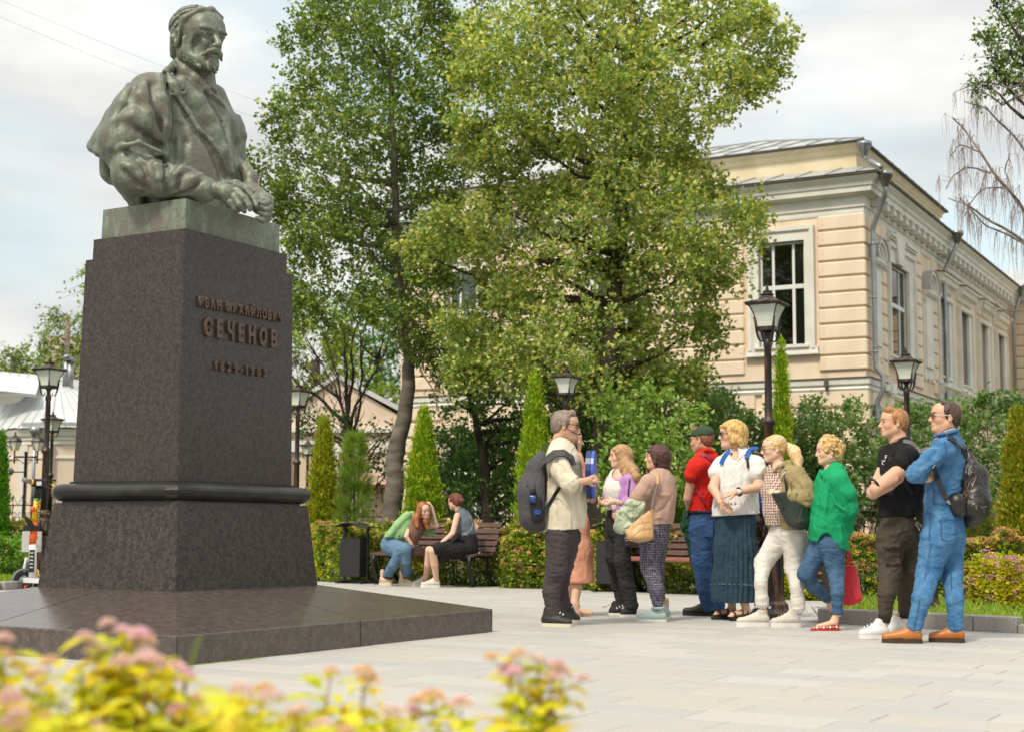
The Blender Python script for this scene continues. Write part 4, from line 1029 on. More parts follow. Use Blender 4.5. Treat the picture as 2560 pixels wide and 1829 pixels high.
# ---------------------------------------------------------------- street lamps
ironm=mat('black_iron','26221f',.45,'6b4a36',14,.75,bump=.15,bscale=60,metal=.3,detail=8,ramp=(.50,.62),stretch=(1,1,.25))
lglass=mat('frosted_glass','bfc7bb',.25,'d2d8c9',4,.5,spec=.6)
bulbm=mat('bulb','e8e6d2',.4)
def make_lamp():
 t=empty('street_lamp',(0,0,0))
 m=MB();m.lathe([(.185,0),(.185,.05),(.16,.09),(.155,.13),(.13,.16),(.125,.20)],n=8,rot=PI/8,smooth=False)
 m.lathe([(.118,.20),(.108,.60),(.125,.62),(.125,.66),(.10,.68)],n=8,rot=PI/8,smooth=False)
 for i in range(8):a=i*PI/4;m.tube([(.112*math.cos(a),.112*math.sin(a),.24),(.104*math.cos(a),.104*math.sin(a),.57)],.012,5)
 m.build('pedestal_foot',ironm,t)
 m=MB();m.lathe([(.10,.68),(.15,.71),(.158,.76),(.14,.80),(.10,.86),(.075,.90),(.085,.94),(.085,.97),(.05,1.0)],n=16)
 for i in range(12):
  a=i*PI/6;c,s=math.cos(a),math.sin(a);m.tube([(.11*c,.11*s,.69),(.162*c,.162*s,.74),(.155*c,.155*s,.80),(.11*c,.11*s,.87)],[.012,.022,.016,.006],5)
  m.tube([(.07*c,.07*s,.90),(.098*c,.098*s,.935),(.07*c,.07*s,.97)],[.008,.014,.006],5)
 m.build('carved_collar',ironm,t)
 m=MB();m.lathe([(.046,1.0),(.043,1.73),(.060,1.75),(.066,1.77),(.05,1.79),(.036,1.82),(.033,2.44),(.039,2.45),(.039,2.50),(.026,2.52),(.024,2.56),(.048,2.60),(.03,2.60)],n=14);m.build('post',ironm,t)
 rt=math.radians(62)
 R=2**.5
 def sq(m,prof):m.lathe([(r*R,z)for r,z in prof],n=4,rot=rt+PI/4,smooth=False)
 ln=MB();sq(ln,[(.075,2.595),(.085,2.60),(.085,2.632),(.078,2.635)])
 gz=[(2.634,.074),(2.68,.079),(2.72,.088),(2.76,.100),(2.80,.117),(2.83,.130)]
 for k in range(4):
  a=rt+PI/4+k*PI/2;ln.tube([((g1+.002)*R*math.cos(a),(g1+.002)*R*math.sin(a),z)for z,g1 in gz],.006,6)
 for k in range(4):
  for q in(-1,1):
   a=rt+k*PI/2;
 lo=ln.build('lantern_frame',ironm,t)
 m=MB();sq(m,[(r,z)for z,r in gz]);m.build('glass_shade',lglass,t)
 m=MB();sq(m,[(.14,2.828),(.160,2.832),(.162,2.856),(.150,2.862),(.13,2.868),(.115,2.878)]);m.lathe([(.125,2.872),(.085,2.895),(.06,2.915),(.052,2.93),(.062,2.932),(.062,2.940),(.03,2.948),(.016,2.955),(.024,2.965),(.024,2.975),(.012,2.985),(.016,2.995),(.003,3.02)],n=12)
 for k in range(4):
  a=rt+k*PI/2;n_=np.array([math.cos(a),math.sin(a),0]);s_=np.array([-math.sin(a),math.cos(a),0])
  for i in range(9):c=n_*.163+s_*(-.14+i*.035)+UP*2.844;m.tube([c-s_*.012-UP*.008,c+s_*.012+UP*.008],.006,4)
 m.build('lantern_roof',ironm,t)
 for k in range(4):
  a=rt+PI/4+k*PI/2;c,s=math.cos(a),math.sin(a);m=MB()
  P=[(.055,2.54),(.045,2.515),(.062,2.50),(.085,2.512),(.10,2.55),(.112,2.60),(.120,2.66),(.128,2.70),(.142,2.715),(.150,2.708)]
  m.tube([(r*c,r*s,z)for r,z in P],[.004,.006,.007,.009,.011,.013,.012,.009,.006,.003],6)
  m.build('scroll_bracket',ironm,t)
 m=MB();m.lathe([(.012,2.63),(.02,2.66),(.03,2.69),(.022,2.72),(.004,2.73)],n=10);m.build('bulb',bulbm,t)
 return t
lamps=[('tall black lamp post standing behind the woman with the khaki jacket',1712,1372,None),('lamp post in front of the house corner, behind the man in the black T-shirt',2010,770,3.03),('small distant lamp between the two men at the right, lantern low over the bushes',2040,935,3.03),('lamp whose lantern rises right above the man with the grey backpack',1257,808,3.03),('tall lamp post at the left behind the electric scooter',103,750,3.03),('smaller lamp just right of the tall lamp behind the scooter',118,910,3.03),('lamp with its lantern just right of the granite shaft',663,842,3.03),('small far lamp right of the monument, beside the leftmost thuja',684,972,3.03)]
proto=make_lamp()
for i,(lb,u,v,h)in enumerate(lamps):
 o=proto if i==0 else copy_tree(proto)
 if h is None:p=G(u,v)
 elif i==4:p=np.array([at(90,1305,19.4)[0],19.4,0])
 else:d=ray(u,v);p=d*((h-EYE)/d[2])+np.array([0,0,EYE]);p[2]=0
 o.location=tuple(p);tag(o,lb,'street lamp','black lantern posts around the square')
dl=empty('double_lamp',at(60/S,1250/S,32)*np.array([1,1,0]));tag(dl,'two-armed black lamp post in front of the pale pavilion','street lamp')
m=MB();m.lathe([(.12,0),(.12,.1),(.07,.3),(.06,.6),(.035,.65),(.03,2.35),(.045,2.36),(.03,2.4)],n=10);m.tube([(0,-.03,1.95),(-.25,-.1,1.95)],.015,6);m.build('post',ironm,dl)
m=MB();m.tube([(-.26,0,2.28),(.26,0,2.28)],.02,8);m.tube([(-.22,0,2.26),(-.1,0,2.18),(-.02,0,2.12)],.008,5);m.tube([(.22,0,2.26),(.1,0,2.18),(.02,0,2.12)],.008,5);m.build('crossarm',ironm,dl)
for s_ in(-1,1):
 m=MB();m.tube([(s_*.25,0,2.14),(s_*.25,0,2.42)],.018,6);m.lathe([(.15*1,2.60),(.155,2.62),(.12,2.68),(.05,2.73),(.02,2.76),(.02,2.80),(.004,2.84)],(s_*.25,0,0),n=6,smooth=False)
 for k in range(6):a=k*PI/3;m.tube([(s_*.25+.075*math.cos(a),.075*math.sin(a),2.42),(s_*.25+.145*math.cos(a),.145*math.sin(a),2.61)],.007,4)
 l_=m.build('lantern_frame',ironm,dl);m=MB();m.lathe([(.07,2.42),(.14,2.605)],(s_*.25,0,0),n=6,smooth=False);m.build('glass_shade',bulbm,l_)
m=MB();m.lathe([(.03,-.05),(.09,0),(.09,.02),(.02,.04)],(0,0,0),n=10);o=m.build('floodlight',mat('lamp_grey','6a6c6c',.5),dl);o.location=(-.27,-.1,1.96);o.rotation_euler=(0,-PI/2,0)
# ---------------------------------------------------------------- benches
woodm=mat('bench_wood','5b3f37',.55,'432c27',6,.8,bump=.2,bscale=40,stretch=(1,12,12))
woodr=mat('bench_wood_red','8f5549',.55,'6e3f37',6,.8,bump=.2,bscale=40,stretch=(1,12,12))
benchiron=mat('bench_iron','1c1b1b',.42,metal=.3)
def make_bench(L_,label):
 t=empty('park_bench',(0,0,0));tag(t,label,'bench','dark slatted benches with cast iron legs')
 for i,(y,z,rx)in enumerate(((-.02,.425,.25),(.085,.438,.05),(.19,.436,-.02),(.295,.43,-.05),(.39,.425,-.05))):
  m=MB();m.rbox((0,0,0),(L_,.088,.032),r=.006);o=m.build('seat_slat',woodr if i<2 and 'second' in label else woodm,t);o.location=(0,y,z);o.rotation_euler=(rx,0,0)
 for i in range(5):
  f=i/4;m=MB();m.rbox((0,0,0),(L_,.028,.072),r=.006);o=m.build('back_slat',woodm,t);o.location=(0,.475+.13*f,.50+.335*f);o.rotation_euler=(-.38,0,0)
 for s_ in(-1,1):
  m=MB();X=s_*(L_/2-.06)
  q=lambda pts:[(X,y,z)for y,z in pts]
  m.tube(q([(.02,0),(.02,.08),(-.03,.20),(-.075,.31),(-.06,.39),(.0,.425),(.08,.41),(.2,.405),(.42,.40),(.47,.45),(.56,.68),(.64,.90)]),[.024,.022,.022,.024,.024,.022,.02,.02,.022,.02,.018,.012],8,sq=1.6)
  m.tube(q([(.30,.40),(.36,.32),(.34,.22),(.40,.12),(.50,.05),(.52,0)]),[.018,.02,.02,.02,.02,.022],8,sq=1.6)
  m.tube(q([(.06,.10),(.12,.18),(.22,.22),(.30,.20)]),.014,6);
  m.tube(q([(.08,.40),(.05,.33),(.08,.27),(.14,.28),(.15,.33),(.11,.35)]),.012,6)
  m.tube(q([(.02,.0),(-.03,.0)]),.02,6);m.tube(q([(.52,.0),(.58,.0)]),.02,6)
  m.build('bench_leg',benchiron,t)
 return t
pl_,pr_=GF(938,1459),GF(1180,1467.5)
be=make_bench(float(np.linalg.norm(pr_-pl_))+.10,'slatted bench left of the group, two young women sitting on it')
c=(pl_+pr_)/2;be.location=(c[0],c[1],0);BENCH_RZ=math.atan2(pr_[1]-pl_[1],pr_[0]-pl_[0]);be.rotation_euler=(0,0,BENCH_RZ)
be2=make_bench(1.9,'second slatted bench, empty and overgrown, with a reddish seat, behind the man in red')
c2=at(1690/S,1424/S,17.95);be2.location=(c2[0],c2[1]+.08,0);be2.rotation_euler=(0,0,-.72)
# ---------------------------------------------------------------- litter bins
binm=mat('bin_black','222222',.5,'2e2d2c',30,.6,metal=.2)
def make_bin():
 t=empty('litter_bin',(0,0,0));m=MB()
 for s_ in(-1,1):m.box((s_*.19,.04,.40),(.035,.035,.80))
 m.box((0,.04,.035),(.52,.05,.03));m.box((-.19,.04,.02),(.05,.42,.03));m.box((.19,.04,.02),(.05,.42,.03));m.build('frame',binm,t)
 m=MB();m.rbox((0,0,.36),(.335,.26,.52),r=.006);m.box((0,0,.635),(.30,.23,.02));m.build('bucket',binm,t)
 m=MB();n=10;A0=[(-.31+.62*i/n,.80+.055*math.sin(PI*min(1,max(0,(i/n-.12)/.62)))-.035*max(0,i/n-.6))for i in range(n+1)]
 m.add([(x,-.16,z)for x,z in A0]+[(x,.22,z)for x,z in A0]+[(x,-.16,z+.014)for x,z in A0]+[(x,.22,z+.014)for x,z in A0],[(i,i+n+1,i+n+2,i+1)for i in range(n)]+[(i+2*n+2,i+2*n+3,i+3*n+4,i+3*n+3)for i in range(n)]+[(i,i+1,i+2*n+3,i+2*n+2)for i in range(n)]+[(i+n+1,i+3*n+3,i+3*n+4,i+n+2)for i in range(n)]);m.build('lid',binm,t)
 return t
b0=make_bin()
for i,(lb,x,y,rz)in enumerate((('black litter bin with a curved lid left of the occupied bench',885,1457,-.45),('black litter bin half hidden behind the young woman in lilac',1530,1478,-.45),('black litter bin half hidden behind the woman in green',2052,1499,-.62))):
 o=b0 if i==0 else copy_tree(b0);p=GF(x,y);o.location=(p[0],p[1],0);o.rotation_euler=(0,0,rz);tag(o,lb,'litter bin','black litter bins beside the benches')
 # ---------------------------------------------------------------- wrought iron fences
fencem=mat('fence_iron','2a2725',.55,metal=.3)
fencer=mat('fence_iron_brown','4b3d38',.6,metal=.3)
def fence(p0,p1,zb,zt,label,mt,step=.17,plinth=None,style=0):
 p0,p1=np.array([*p0,0.]),np.array([*p1,0.]);d=p1-p0;ln=np.linalg.norm(d);d/=ln;f=empty('iron_fence',p0);tag(f,label,'fence');h=zt-zb
 for z in(zb+.06,zt-h*.16):m=MB();m.tube([UP*z,d*ln+UP*z],.014,6);m.build('rail',mt,f)
 n=int(ln/step);sc1=MB();pk=[]
 for k in range(3):
  m=MB();m.tube([(0,0,zb),(0,0,zt-.06)],.009,5);m.lathe([(.002,zt-.07),(.022,zt-.05),(.012,zt-.02),(.002,zt+.02)],n=5);pk.append(m.mesh('picket',mt));break
 m=MB()
 def cs(cx,cz,r,s1,s2):
  return[d*(cx+s1*r*(1-t/6)*math.cos(t))+UP*(cz+s2*r*(1-t/6)*math.sin(t))for t in np.linspace(-.6,4.6,9)]
 for s1 in(-1,1):
  m.tube(cs(s1*step*.24,zt-h*.30,step*.17,s1,1),.006,4);m.tube(cs(s1*step*.24,zb+h*.16,step*.17,s1,-1),.006,4);m.tube(cs(s1*step*.22,zb+h*.50,step*.14,s1,1),.006,4)
  m.tube([d*s1*step*.42+UP*(zt-h*.30),d*s1*step*.10+UP*(zb+h*.52),d*s1*step*.42+UP*(zb+h*.20)],.006,4)
  m.tube([d*s1*step*.48+UP*(zt-h*.16),UP*(zt+.0)],.006,4)
 sm_=m.mesh('scroll',mt)
 for i in range(n+1):
  if i>140:break
  o=link('picket',pk[0],f);o.location=tuple(d*i*step)
  o=link('scroll',sm_,f);o.location=tuple(d*i*step)
 k=max(1,int(ln/2.6))
 for i in range(k+1):m=MB();m.box((0,0,zt/2+.04),(.06,.06,zt+.08));m.lathe([(.02,zt+.08),(.045,zt+.12),(.02,zt+.16),(.002,zt+.2)],n=8);o=m.build('fence_post',mt,f);o.location=tuple(d*ln*i/k)
 if plinth:m=MB();m.pbox(-np.cross(UP,d)*.12+UP*-.05,d*ln,np.cross(UP,d)*.24,UP*(zb-.02+.05));m.build('plinth',plinth,f)
 return f
white_pl=mat('whitewashed_plinth','b5b3ac',.8)
fence((-5.2,27.2),(1.6,25.2),.25,1.13,'low iron fence with spear tips behind the bench with the two women',fencem,.19)
fence((1.6,25.1),(3.9,23.4),.2,1.13,'short run of iron fence behind the young woman in lilac',fencem,.19)
fence((3.9,23.3),(12.5,25.8),.40,1.26,'brown scrolled iron fence on a white plinth under the bushes at the right',fencer,.20,white_pl)
fence((-17,33),(-9.0,30.3),.15,1.42,'iron fence with scrolls before the pale pavilion at the far left',fencem,.24)
# small garden light in the right lawn
gl_=empty('garden_light',(*GF(2338,1541),.05));tag(gl_,'low dark cone-topped garden light in the grass behind the man in denim','garden light')
m=MB();m.lathe([(.07,0),(.05,.04),(.035,.12),(.03,.24)],n=8,smooth=False);m.build('stem',ironm,gl_);m=MB();m.lathe([(.03,.24),(.09,.32),(.10,.34),(.05,.38),(.01,.39)],n=10);m.build('head',ironm,gl_)
# ---------------------------------------------------------------- electric scooter
spos=G(60/S,1471/S);sctr=empty('kick_scooter',spos);tag(sctr,'electric kick scooter with a yellow, orange and white column left of the monument','scooter')
SY=spos[1]
def sp(x,y,dy=0):return at((x/2.708)/S,(880+y/2.708)/S,SY+dy)-spos
yel,org,wht,blk,gry=mat('scooter_yellow','e8b41c',.35),mat('scooter_orange','e0591b',.35),mat('scooter_white','cfd0cf',.35),mat('scooter_black','1a1a1b',.45),mat('scooter_grey','77797b',.45)
def seg(name,pts,r,mt,n=12,sq=1.0):m=MB();m.tube(pts,r,n,sq=sq);return m.build(name,mt,sctr)
st0=seg('white_column',[sp(222,1530,.0),sp(222,1300,.02)],[.052,.046],wht)
o1=seg('orange_column',[sp(220,1300,.02),sp(236,1150,.05)],[.044,.046],org);o2=seg('yellow_column',[sp(236,1150,.05),sp(254,996,.08)],[.046,.044],yel)
seg('green_ring',[sp(254,998,.08),sp(255,988,.08)],.047,mat('ring_green','3fae62',.4));seg('black_column',[sp(255,988,.08),sp(268,885,.1)],[.046,.058],blk)
seg('handlebar',[sp(200,872,-.1),sp(262,885,.1),sp(350,908,.3)],.028,blk);seg('grip',[sp(158,860,-.2),sp(208,874,-.1)],.030,gry);seg('grip',[sp(345,906,.28),sp(372,916,.36)],.032,yel);seg('grip_band',[sp(208,874,-.1),sp(220,877,-.08)],.034,yel)
m=MB();m.rbox(tuple(sp(266,882,.06)),(.20,.14,.10),rz=.5,r=.02);m.box(tuple(sp(320,866,.1)),(.22,.12,.02),.3);m.build('display_unit',blk,sctr);m=MB();m.box(tuple(sp(264,886,-.04)),(.06,.02,.05),.3);m.build('badge',wht,sctr)
m=MB();c=sp(232,1060,-.0);m.tube([c,c+np.array([-.03,-.02,0])],.035,10);m.build('reflector',org,sctr)
m=MB();c=sp(205,1150,0);n=60;m.tube([c+np.array([-.05+.10*i/n,-.03+.035*math.sin(i*1.05),-.0+.035*math.cos(i*1.05)+.05-.1*i/n])for i in range(n)],.006,5);m.build('cable_lock',blk,sctr)
m=MB();m.rbox(tuple(sp(208,1188,0)),(.17,.08,.07),rz=.2,r=.01);m.build('phone_clamp',blk,sctr)
m=MB();c=sp(215,1280,.2);m.box(tuple(c),(.25,.01,.26),0);pl=m.build('number_plate',mat('plate_white','b8b8b4',.6),sctr)
for t_,zz in(('F9',.04),('2P',-.07)):flat_text(t_,.12,c+np.array([.02,-.007,zz]),(1,0,0),UP,gry,'plate_text',pl)
m=MB();c=sp(223,1410,0)+np.array([0,-.047,0]);m.box(tuple(c),(.065,.01,.28));st_=m.build('info_sticker',blk,sctr)
for k in range(5):m=MB();m.box(tuple(c+np.array([0,-.006,.10-.045*k])),(.04,.003,.012));m.build('sticker_text',wht,st_)
tp=sp(262,1075,.06);flat_text('WHOOSH',.085,tp+np.array([.012,-.052,0]),(.10,.02,-1),(1,.3,.10),blk,'column_text',o2)
wc=sp(160,1545,.1);wr=.115
m=MB();nrm=nz(np.array([.55,-.8,0]));t1=nz(np.cross(UP,nrm));ring=lambda r_,k=20:[wc+r_*(math.cos(2*PI*i/k)*t1+math.sin(2*PI*i/k)*UP)for i in range(k+1)]
m.tube(ring(wr-.02),.028,8,caps=False);w_o=m.build('wheel',blk,sctr);m=MB();m.tube([wc-nrm*.02,wc+nrm*.02],.07,14);m.build('rim',gry,w_o)
m=MB();m.tube([wc+(wr+.02)*(math.cos(a)*t1*-1+math.sin(a)*UP)for a in np.linspace(-.2,2.2,8)],.036,8,sq=.5);m.build('front_mudguard',gry,sctr);seg('front_fork',[wc-nrm*.03+UP*.16,sp(200,1400,.05)],[.026,.03],gry);seg('front_fork',[wc,wc+UP*.14,sp(180,1390,.05)],.02,wht)
m=MB();dd=nz(np.array([.75,-.66,0]));c=sp(200,1545,0);m.pbox(c-np.cross(UP,dd)*.09-UP*.02,dd*.95,np.cross(UP,dd)*.18,UP*.06);m.build('deck',wht,sctr);m=MB();m.pbox(c-np.cross(UP,dd)*.07+UP*.041+dd*.1,dd*.75,np.cross(UP,dd)*.14,UP*.005);m.build('deck_mat',gry,sctr)
wc=c+dd*.98-UP*.0;wc[2]=.115;nrm=np.cross(UP,dd);t1=dd;m=MB();m.tube(ring(wr-.02),.028,8,caps=False);w_o=m.build('wheel',blk,sctr);m=MB();m.tube([wc-nrm*.02,wc+nrm*.02],.07,14);m.build('rim',gry,w_o)
seg('cable',[sp(255,1470,0),sp(262,1500,-.02),sp(245,1520,0)],.008,yel);seg('kickstand',[sp(165,1590,-.1),sp(185,1575,-.05)],.012,org)
# overhead wires
wirem=mat('wire_grey','a9adb2',.7)
for i,(a,b)in enumerate((((0,-5),(700,262)),((0,33),(700,300)))):
 pa,pb=at(a[0]-60,a[1]-20,44),at(b[0]+100,b[1]+38,60);m=MB();pm=(pa+pb)/2-UP*.25;m.tube([pa,pa*.5+pm*.5-UP*.05,pm,pb*.5+pm*.5-UP*.05,pb],.005,5);tag(m.build('overhead_wire',wirem),('upper' if i==0 else 'lower')+' thin wire crossing the sky behind the bust','wire','wires behind the bust')
 # ---------------------------------------------------------------- foliage
def leafmesh(name,P,D,size,cols,m,seed,aspect=.72,fold=.25,jit=.6,droop=.2,shapes=1):
 """P positions, D preferred leaf directions, one folded kite per leaf"""
 r=np.random.RandomState(seed);n=len(P);D=D+r.normal(size=(n,3))*jit;D[:,2]-=droop;D/=np.linalg.norm(D,axis=1,keepdims=True)+1e-9
 u=np.cross(D,r.normal(size=(n,3))*.7+np.array([0,0,1.]));sz=size*r.uniform(.6,1.25,n)[:,None];u/=np.linalg.norm(u,axis=1,keepdims=True)+1e-9;nn=np.cross(u,D)
 a=P;c=P+D*sz;mid=P+D*sz*.42;b=mid+u*sz*aspect*.5+nn*sz*fold*.4;d=mid-u*sz*aspect*.5+nn*sz*fold*.4
 V=np.stack([a,b,c,d],1).reshape(-1,3)
 return npmesh(name,V,np.arange(4*n).reshape(-1,4),m,col=np.repeat(cols,4,0))
def tint(n,base,r,var=.22,yel=None,py=0,clump=None):
 c=np.tile(np.array(lin(base)[:3]),(n,1));f=r.uniform(1-var,1+var,(n,1));c*=f
 if yel is not None:y=r.rand(n)<py;c[y]=np.array(lin(yel)[:3])*r.uniform(.8,1.15,(y.sum(),1))
 if clump is not None:c*=clump
 return np.clip(c,0,1)
leafm=mat('leaves','ffffff',.42,vcol='Col',trans=.38,spec=.45)
needm=mat('thuja_sprays','ffffff',.55,vcol='Col',trans=.30,spec=.3)
barkm=mat('bark','5a5046',.9,'342c26',9,.9,bump=.9,bscale=14,stretch=(1,1,.25),detail=8)
barkp=mat('poplar_bark','7d7468',.85,'4a423a',5,.9,bump=.6,bscale=12,stretch=(.4,.4,1.4),detail=8)
darkb=mat('dark_twig','3f332a',.9);birchb=mat('birch_branch','9a8f86',.8,'5a4a40',9,.8);twigb=mat('birch_twig','84726a',.9)
def pts_in(poly,n,r):
 poly=np.array(poly,float);lo,hi=poly.min(0),poly.max(0);P=np.zeros((0,2))
 while len(P)<n:q=r.uniform(lo,hi,(n*3,2));P=np.concatenate([P,q[poly_in(q,poly)]])
 return P[:n]
def edge_d(P,poly):
 poly=np.array(poly,float);D=np.full(len(P),1e9)
 for i in range(len(poly)):
  a,b=poly[i],poly[(i+1)%len(poly)];t=np.clip(((P-a)@(b-a))/((b-a)@(b-a)),0,1);D=np.minimum(D,np.linalg.norm(P-a-t[:,None]*(b-a),axis=1))
 return D
def ats(P,Y):
 P=np.asarray(P);x=P[:,0]*S-CX;y=P[:,1]*S-CY;c,s=math.cos(ROLL),math.sin(ROLL);a=(c*x+s*y)/F_PX;b=-(-s*x+c*y)/F_PX
 d=np.stack([a,math.cos(TILT)-b*math.sin(TILT)*np.ones_like(a),math.sin(TILT)+b*math.cos(TILT)],1);return d/d[:,1:2]*np.asarray(Y)[:,None]+np.array([0,0,EYE])
def crown(poly,Y,thick,nclump,ntw,nleaf,size,base,seed,rc=.42,yel=None,py=0,twl=.28,dens_pow=.6,up=.35,m=leafm,sp=.92,droop=.25,jit=.75):
 """a crown as clumps of leafy shoots filling the outline with real depth; returns mesh arrays and shoot segments"""
 r=np.random.RandomState(seed);q=pts_in(poly,nclump*3,r);e=edge_d(q,poly)
 # spread the clump centres: greedy thinning
 keep=[];
 pxm=3256/Y
 mind=rc*pxm*sp
 for i in r.permutation(len(q)):
  if len(keep)>=nclump:break
  if all(np.hypot(*(q[i]-q[j]))>mind*r.uniform(.45,1.1)for j in keep[-60:]):keep.append(i)
 q=q[keep];e=e[keep];hw=max(e.max(),1);t=np.sqrt(np.clip(1-(1-np.clip(e/hw,0,1))**2,0,1))
 Yc=Y+thick*t*r.uniform(-1,1,len(q))*.95
 C0=ats(q,Yc);n=len(C0);rad=rc*r.uniform(.7,1.2,n)*np.clip(e/(rc*pxm)+.08,.30,1)
 k=r.normal(size=(n,ntw,3));k/=np.linalg.norm(k,axis=2,keepdims=True);rr=r.uniform(.12,1,(n,ntw,1))**.5
 T0=C0[:,None]+k*rad[:,None,None]*rr*np.array([1.1,1.1,.85]);d=k*.9+np.array([0,0,up])+r.normal(size=k.shape)*.25;d/=np.linalg.norm(d,axis=2,keepdims=True)
 T0=T0.reshape(-1,3);d=d.reshape(-1,3);ln=twl*r.uniform(.5,1.3,len(T0))
 s=r.uniform(0,1,(len(T0),nleaf));P=T0[:,None]+d[:,None]*(ln[:,None]*s)[...,None]+r.normal(size=(len(T0),nleaf,3))*size*.55
 D=np.repeat(d[:,None],nleaf,1)+r.normal(size=P.shape)*.5;P=P.reshape(-1,3);D=D.reshape(-1,3)
 cl=np.repeat(np.repeat(r.uniform(.82,1.22,n),ntw),nleaf)[:,None]
 return P,D,tint(len(P),base,r,.20,yel,py,cl),T0,d,ln,C0
def thing_local(o,base,parent,name=None):localize(o,base);o.parent=parent;o.location=(0,0,0);return o
def limb(m,pts,r0,r1,seed,wob=.06,n=8):
 r=random.Random(seed);pts=[np.asarray(p,float)for p in pts];out=[]
 for i in range(len(pts)-1):
  for t in(0,.34,.67):out.append(pts[i]*(1-t)+pts[i+1]*t+np.array([r.uniform(-wob,wob)for _ in range(3)])*(1 if i+t>0 else 0))
 out.append(pts[-1]);k=len(out);m.tube(out,[r0+(r1-r0)*(i/(k-1))**.8 for i in range(k)],n)
def tree(name,label,poly,Y,thick,trunk,tr,bark,cfg,group=None,seed=1,limbs=12,base=None,cat='tree'):
 """trunk: list of (u, v, dy) from the ground upwards; limbs run from it to clump centres"""
 T=[at(u,v,Y+dy)for u,v,dy in trunk];b=T[0].copy()if base is None else np.asarray(base,float);b[2]=0;T[0][2]=-.05
 t=empty(name,b);tag(t,label,cat,group);P,D,cols,T0,d,ln,C0=crown(poly,Y,thick,seed=seed,**cfg)
 o=link('crown',leafmesh('crown',P,D,cfg['size'],cols,cfg.get('m',leafm),seed,droop=cfg.get('droop',.25),jit=cfg.get('jit',.75)));thing_local(o,b,t);o['kind']='stuff'
 m=MB();k=len(T);limb(m,T,tr[0],tr[1],seed,.03,10);r=random.Random(seed)
 thing_local(m.build('trunk',bark),b,t)
 m=MB();idx=r.sample(range(len(C0)),min(limbs,len(C0)))
 for i in idx:
  c=C0[i];cand=[(np.linalg.norm((T[j]*(1-f)+T[j+1]*f)-c)+max(0,(T[j]*(1-f)+T[j+1]*f)[2]-c[2]+.6)*3,j,f)for j in range(k-1)for f in(.2,.6,1)]
  _,j,f=min(cand);s=T[j]*(1-f)+T[j+1]*f;
  if s[2]>c[2]:s=s.copy();
  mid=(s+c)/2+np.array([r.uniform(-.1,.1),r.uniform(-.1,.1),-.12*np.linalg.norm(c-s)*.6]);L_=np.linalg.norm(c-s);limb(m,[s,mid,c],min(tr[0]*.4,.02+.022*L_),.008,i,.04,6)
  # fine twigs
 for i in r.sample(range(len(T0)),min(260,len(T0))):m.tube([T0[i]-d[i]*ln[i]*.4,T0[i]+d[i]*ln[i]],[.008,.003],3,caps=False)
 if m.v:thing_local(m.build('limbs',darkb if bark is not barkp else bark),b,t)['kind']='stuff'
 return t
popl=dict(nclump=300,ntw=32,nleaf=13,size=.085,base='66803e',rc=.58,twl=.26,yel='a6b452',py=.26)
tree('poplar','tall poplar left of centre with pale ringed bark, its trunk behind the bench',[(745,-60),(700,10),(650,70),(655,130),(668,190),(620,200),(607,270),(600,330),(555,352),(562,395),(606,420),(625,480),(650,560),(645,640),(668,720),(760,745),(800,700),(870,735),(905,770),(950,800),(972,730),(990,640),(985,540),(1010,430),(1030,300),(1015,200),(1010,100),(975,10),(960,-60)],25.5,1.5,[(866,1145,0),(877,1060,0),(880,1000,0),(898,930,0),(903,860,0),(910,800,.1),(892,740,.1),(885,640,0),(880,500,0),(875,350,0),(865,150,0)],(.19,.05),barkp,popl,None,11,22)
p2=dict(popl);p2.update(nclump=275,base='7e964a',yel='c4c870',py=.42,rc=.64,ntw=42,nleaf=13,size=.088,twl=.28)
tree('poplar','largest poplar in the middle, its pale green crown hiding half of the mansion',[(1075,-60),(1045,20),(1040,100),(1015,160),(1030,240),(1035,300),(1045,360),(1100,385),(1150,385),(1180,360),(1210,330),(1250,370),(1270,420),(1160,440),(1090,430),(1020,440),(960,490),(920,520),(925,560),(1000,570),(1075,600),(1090,650),(1010,700),(990,760),(1030,840),(1130,890),(1180,860),(1300,900),(1400,880),(1500,870),(1560,850),(1590,740),(1575,660),(1640,630),(1680,560),(1670,470),(1625,400),(1540,380),(1520,340),(1600,290),(1650,220),(1715,170),(1730,70),(1680,20),(1640,-60)],24.0,2.0,[(1335,1180,0),(1330,1100,0),(1340,1000,0),(1345,900,0),(1352,780,0),(1368,600,0),(1385,430,0),(1395,300,0),(1410,130,0),(1400,-40,0)],(.24,.06),barkm,p2,None,12,40)
maple=dict(nclump=200,ntw=18,nleaf=12,size=.088,base='54783a',rc=.46,twl=.28,yel='7d9c4c',py=.2,up=.1)
tree('maple','darker broadleaf tree between the poplars, rising behind the seated woman with the bun',[(1000,700),(960,850),(965,900),(990,960),(960,1010),(975,1080),(1000,1118),(1140,1130),(1260,1140),(1320,1160),(1350,1080),(1420,1000),(1400,900),(1300,840),(1200,790),(1100,740)],26.4,1.0,[(1088,1140,0),(1080,1040,0),(1062,960,0),(1040,880,0),(1030,760,0)],(.13,.03),barkm,maple,None,13,16)
tree('ash_tree','thin dark tree with bare twiggy top right of the granite pedestal',[(690,900),(720,920),(800,940),(870,950),(880,990),(870,1040),(840,1100),(840,1130),(820,1060),(800,990),(740,960),(690,960),(660,900)],27.5,.8,[(765,1140,0),(770,1060,0),(774,1000,0),(770,930,0)],(.11,.06),darkb,dict(nclump=36,ntw=9,nleaf=7,size=.085,base='456b33',rc=.34,twl=.3),None,14,10)
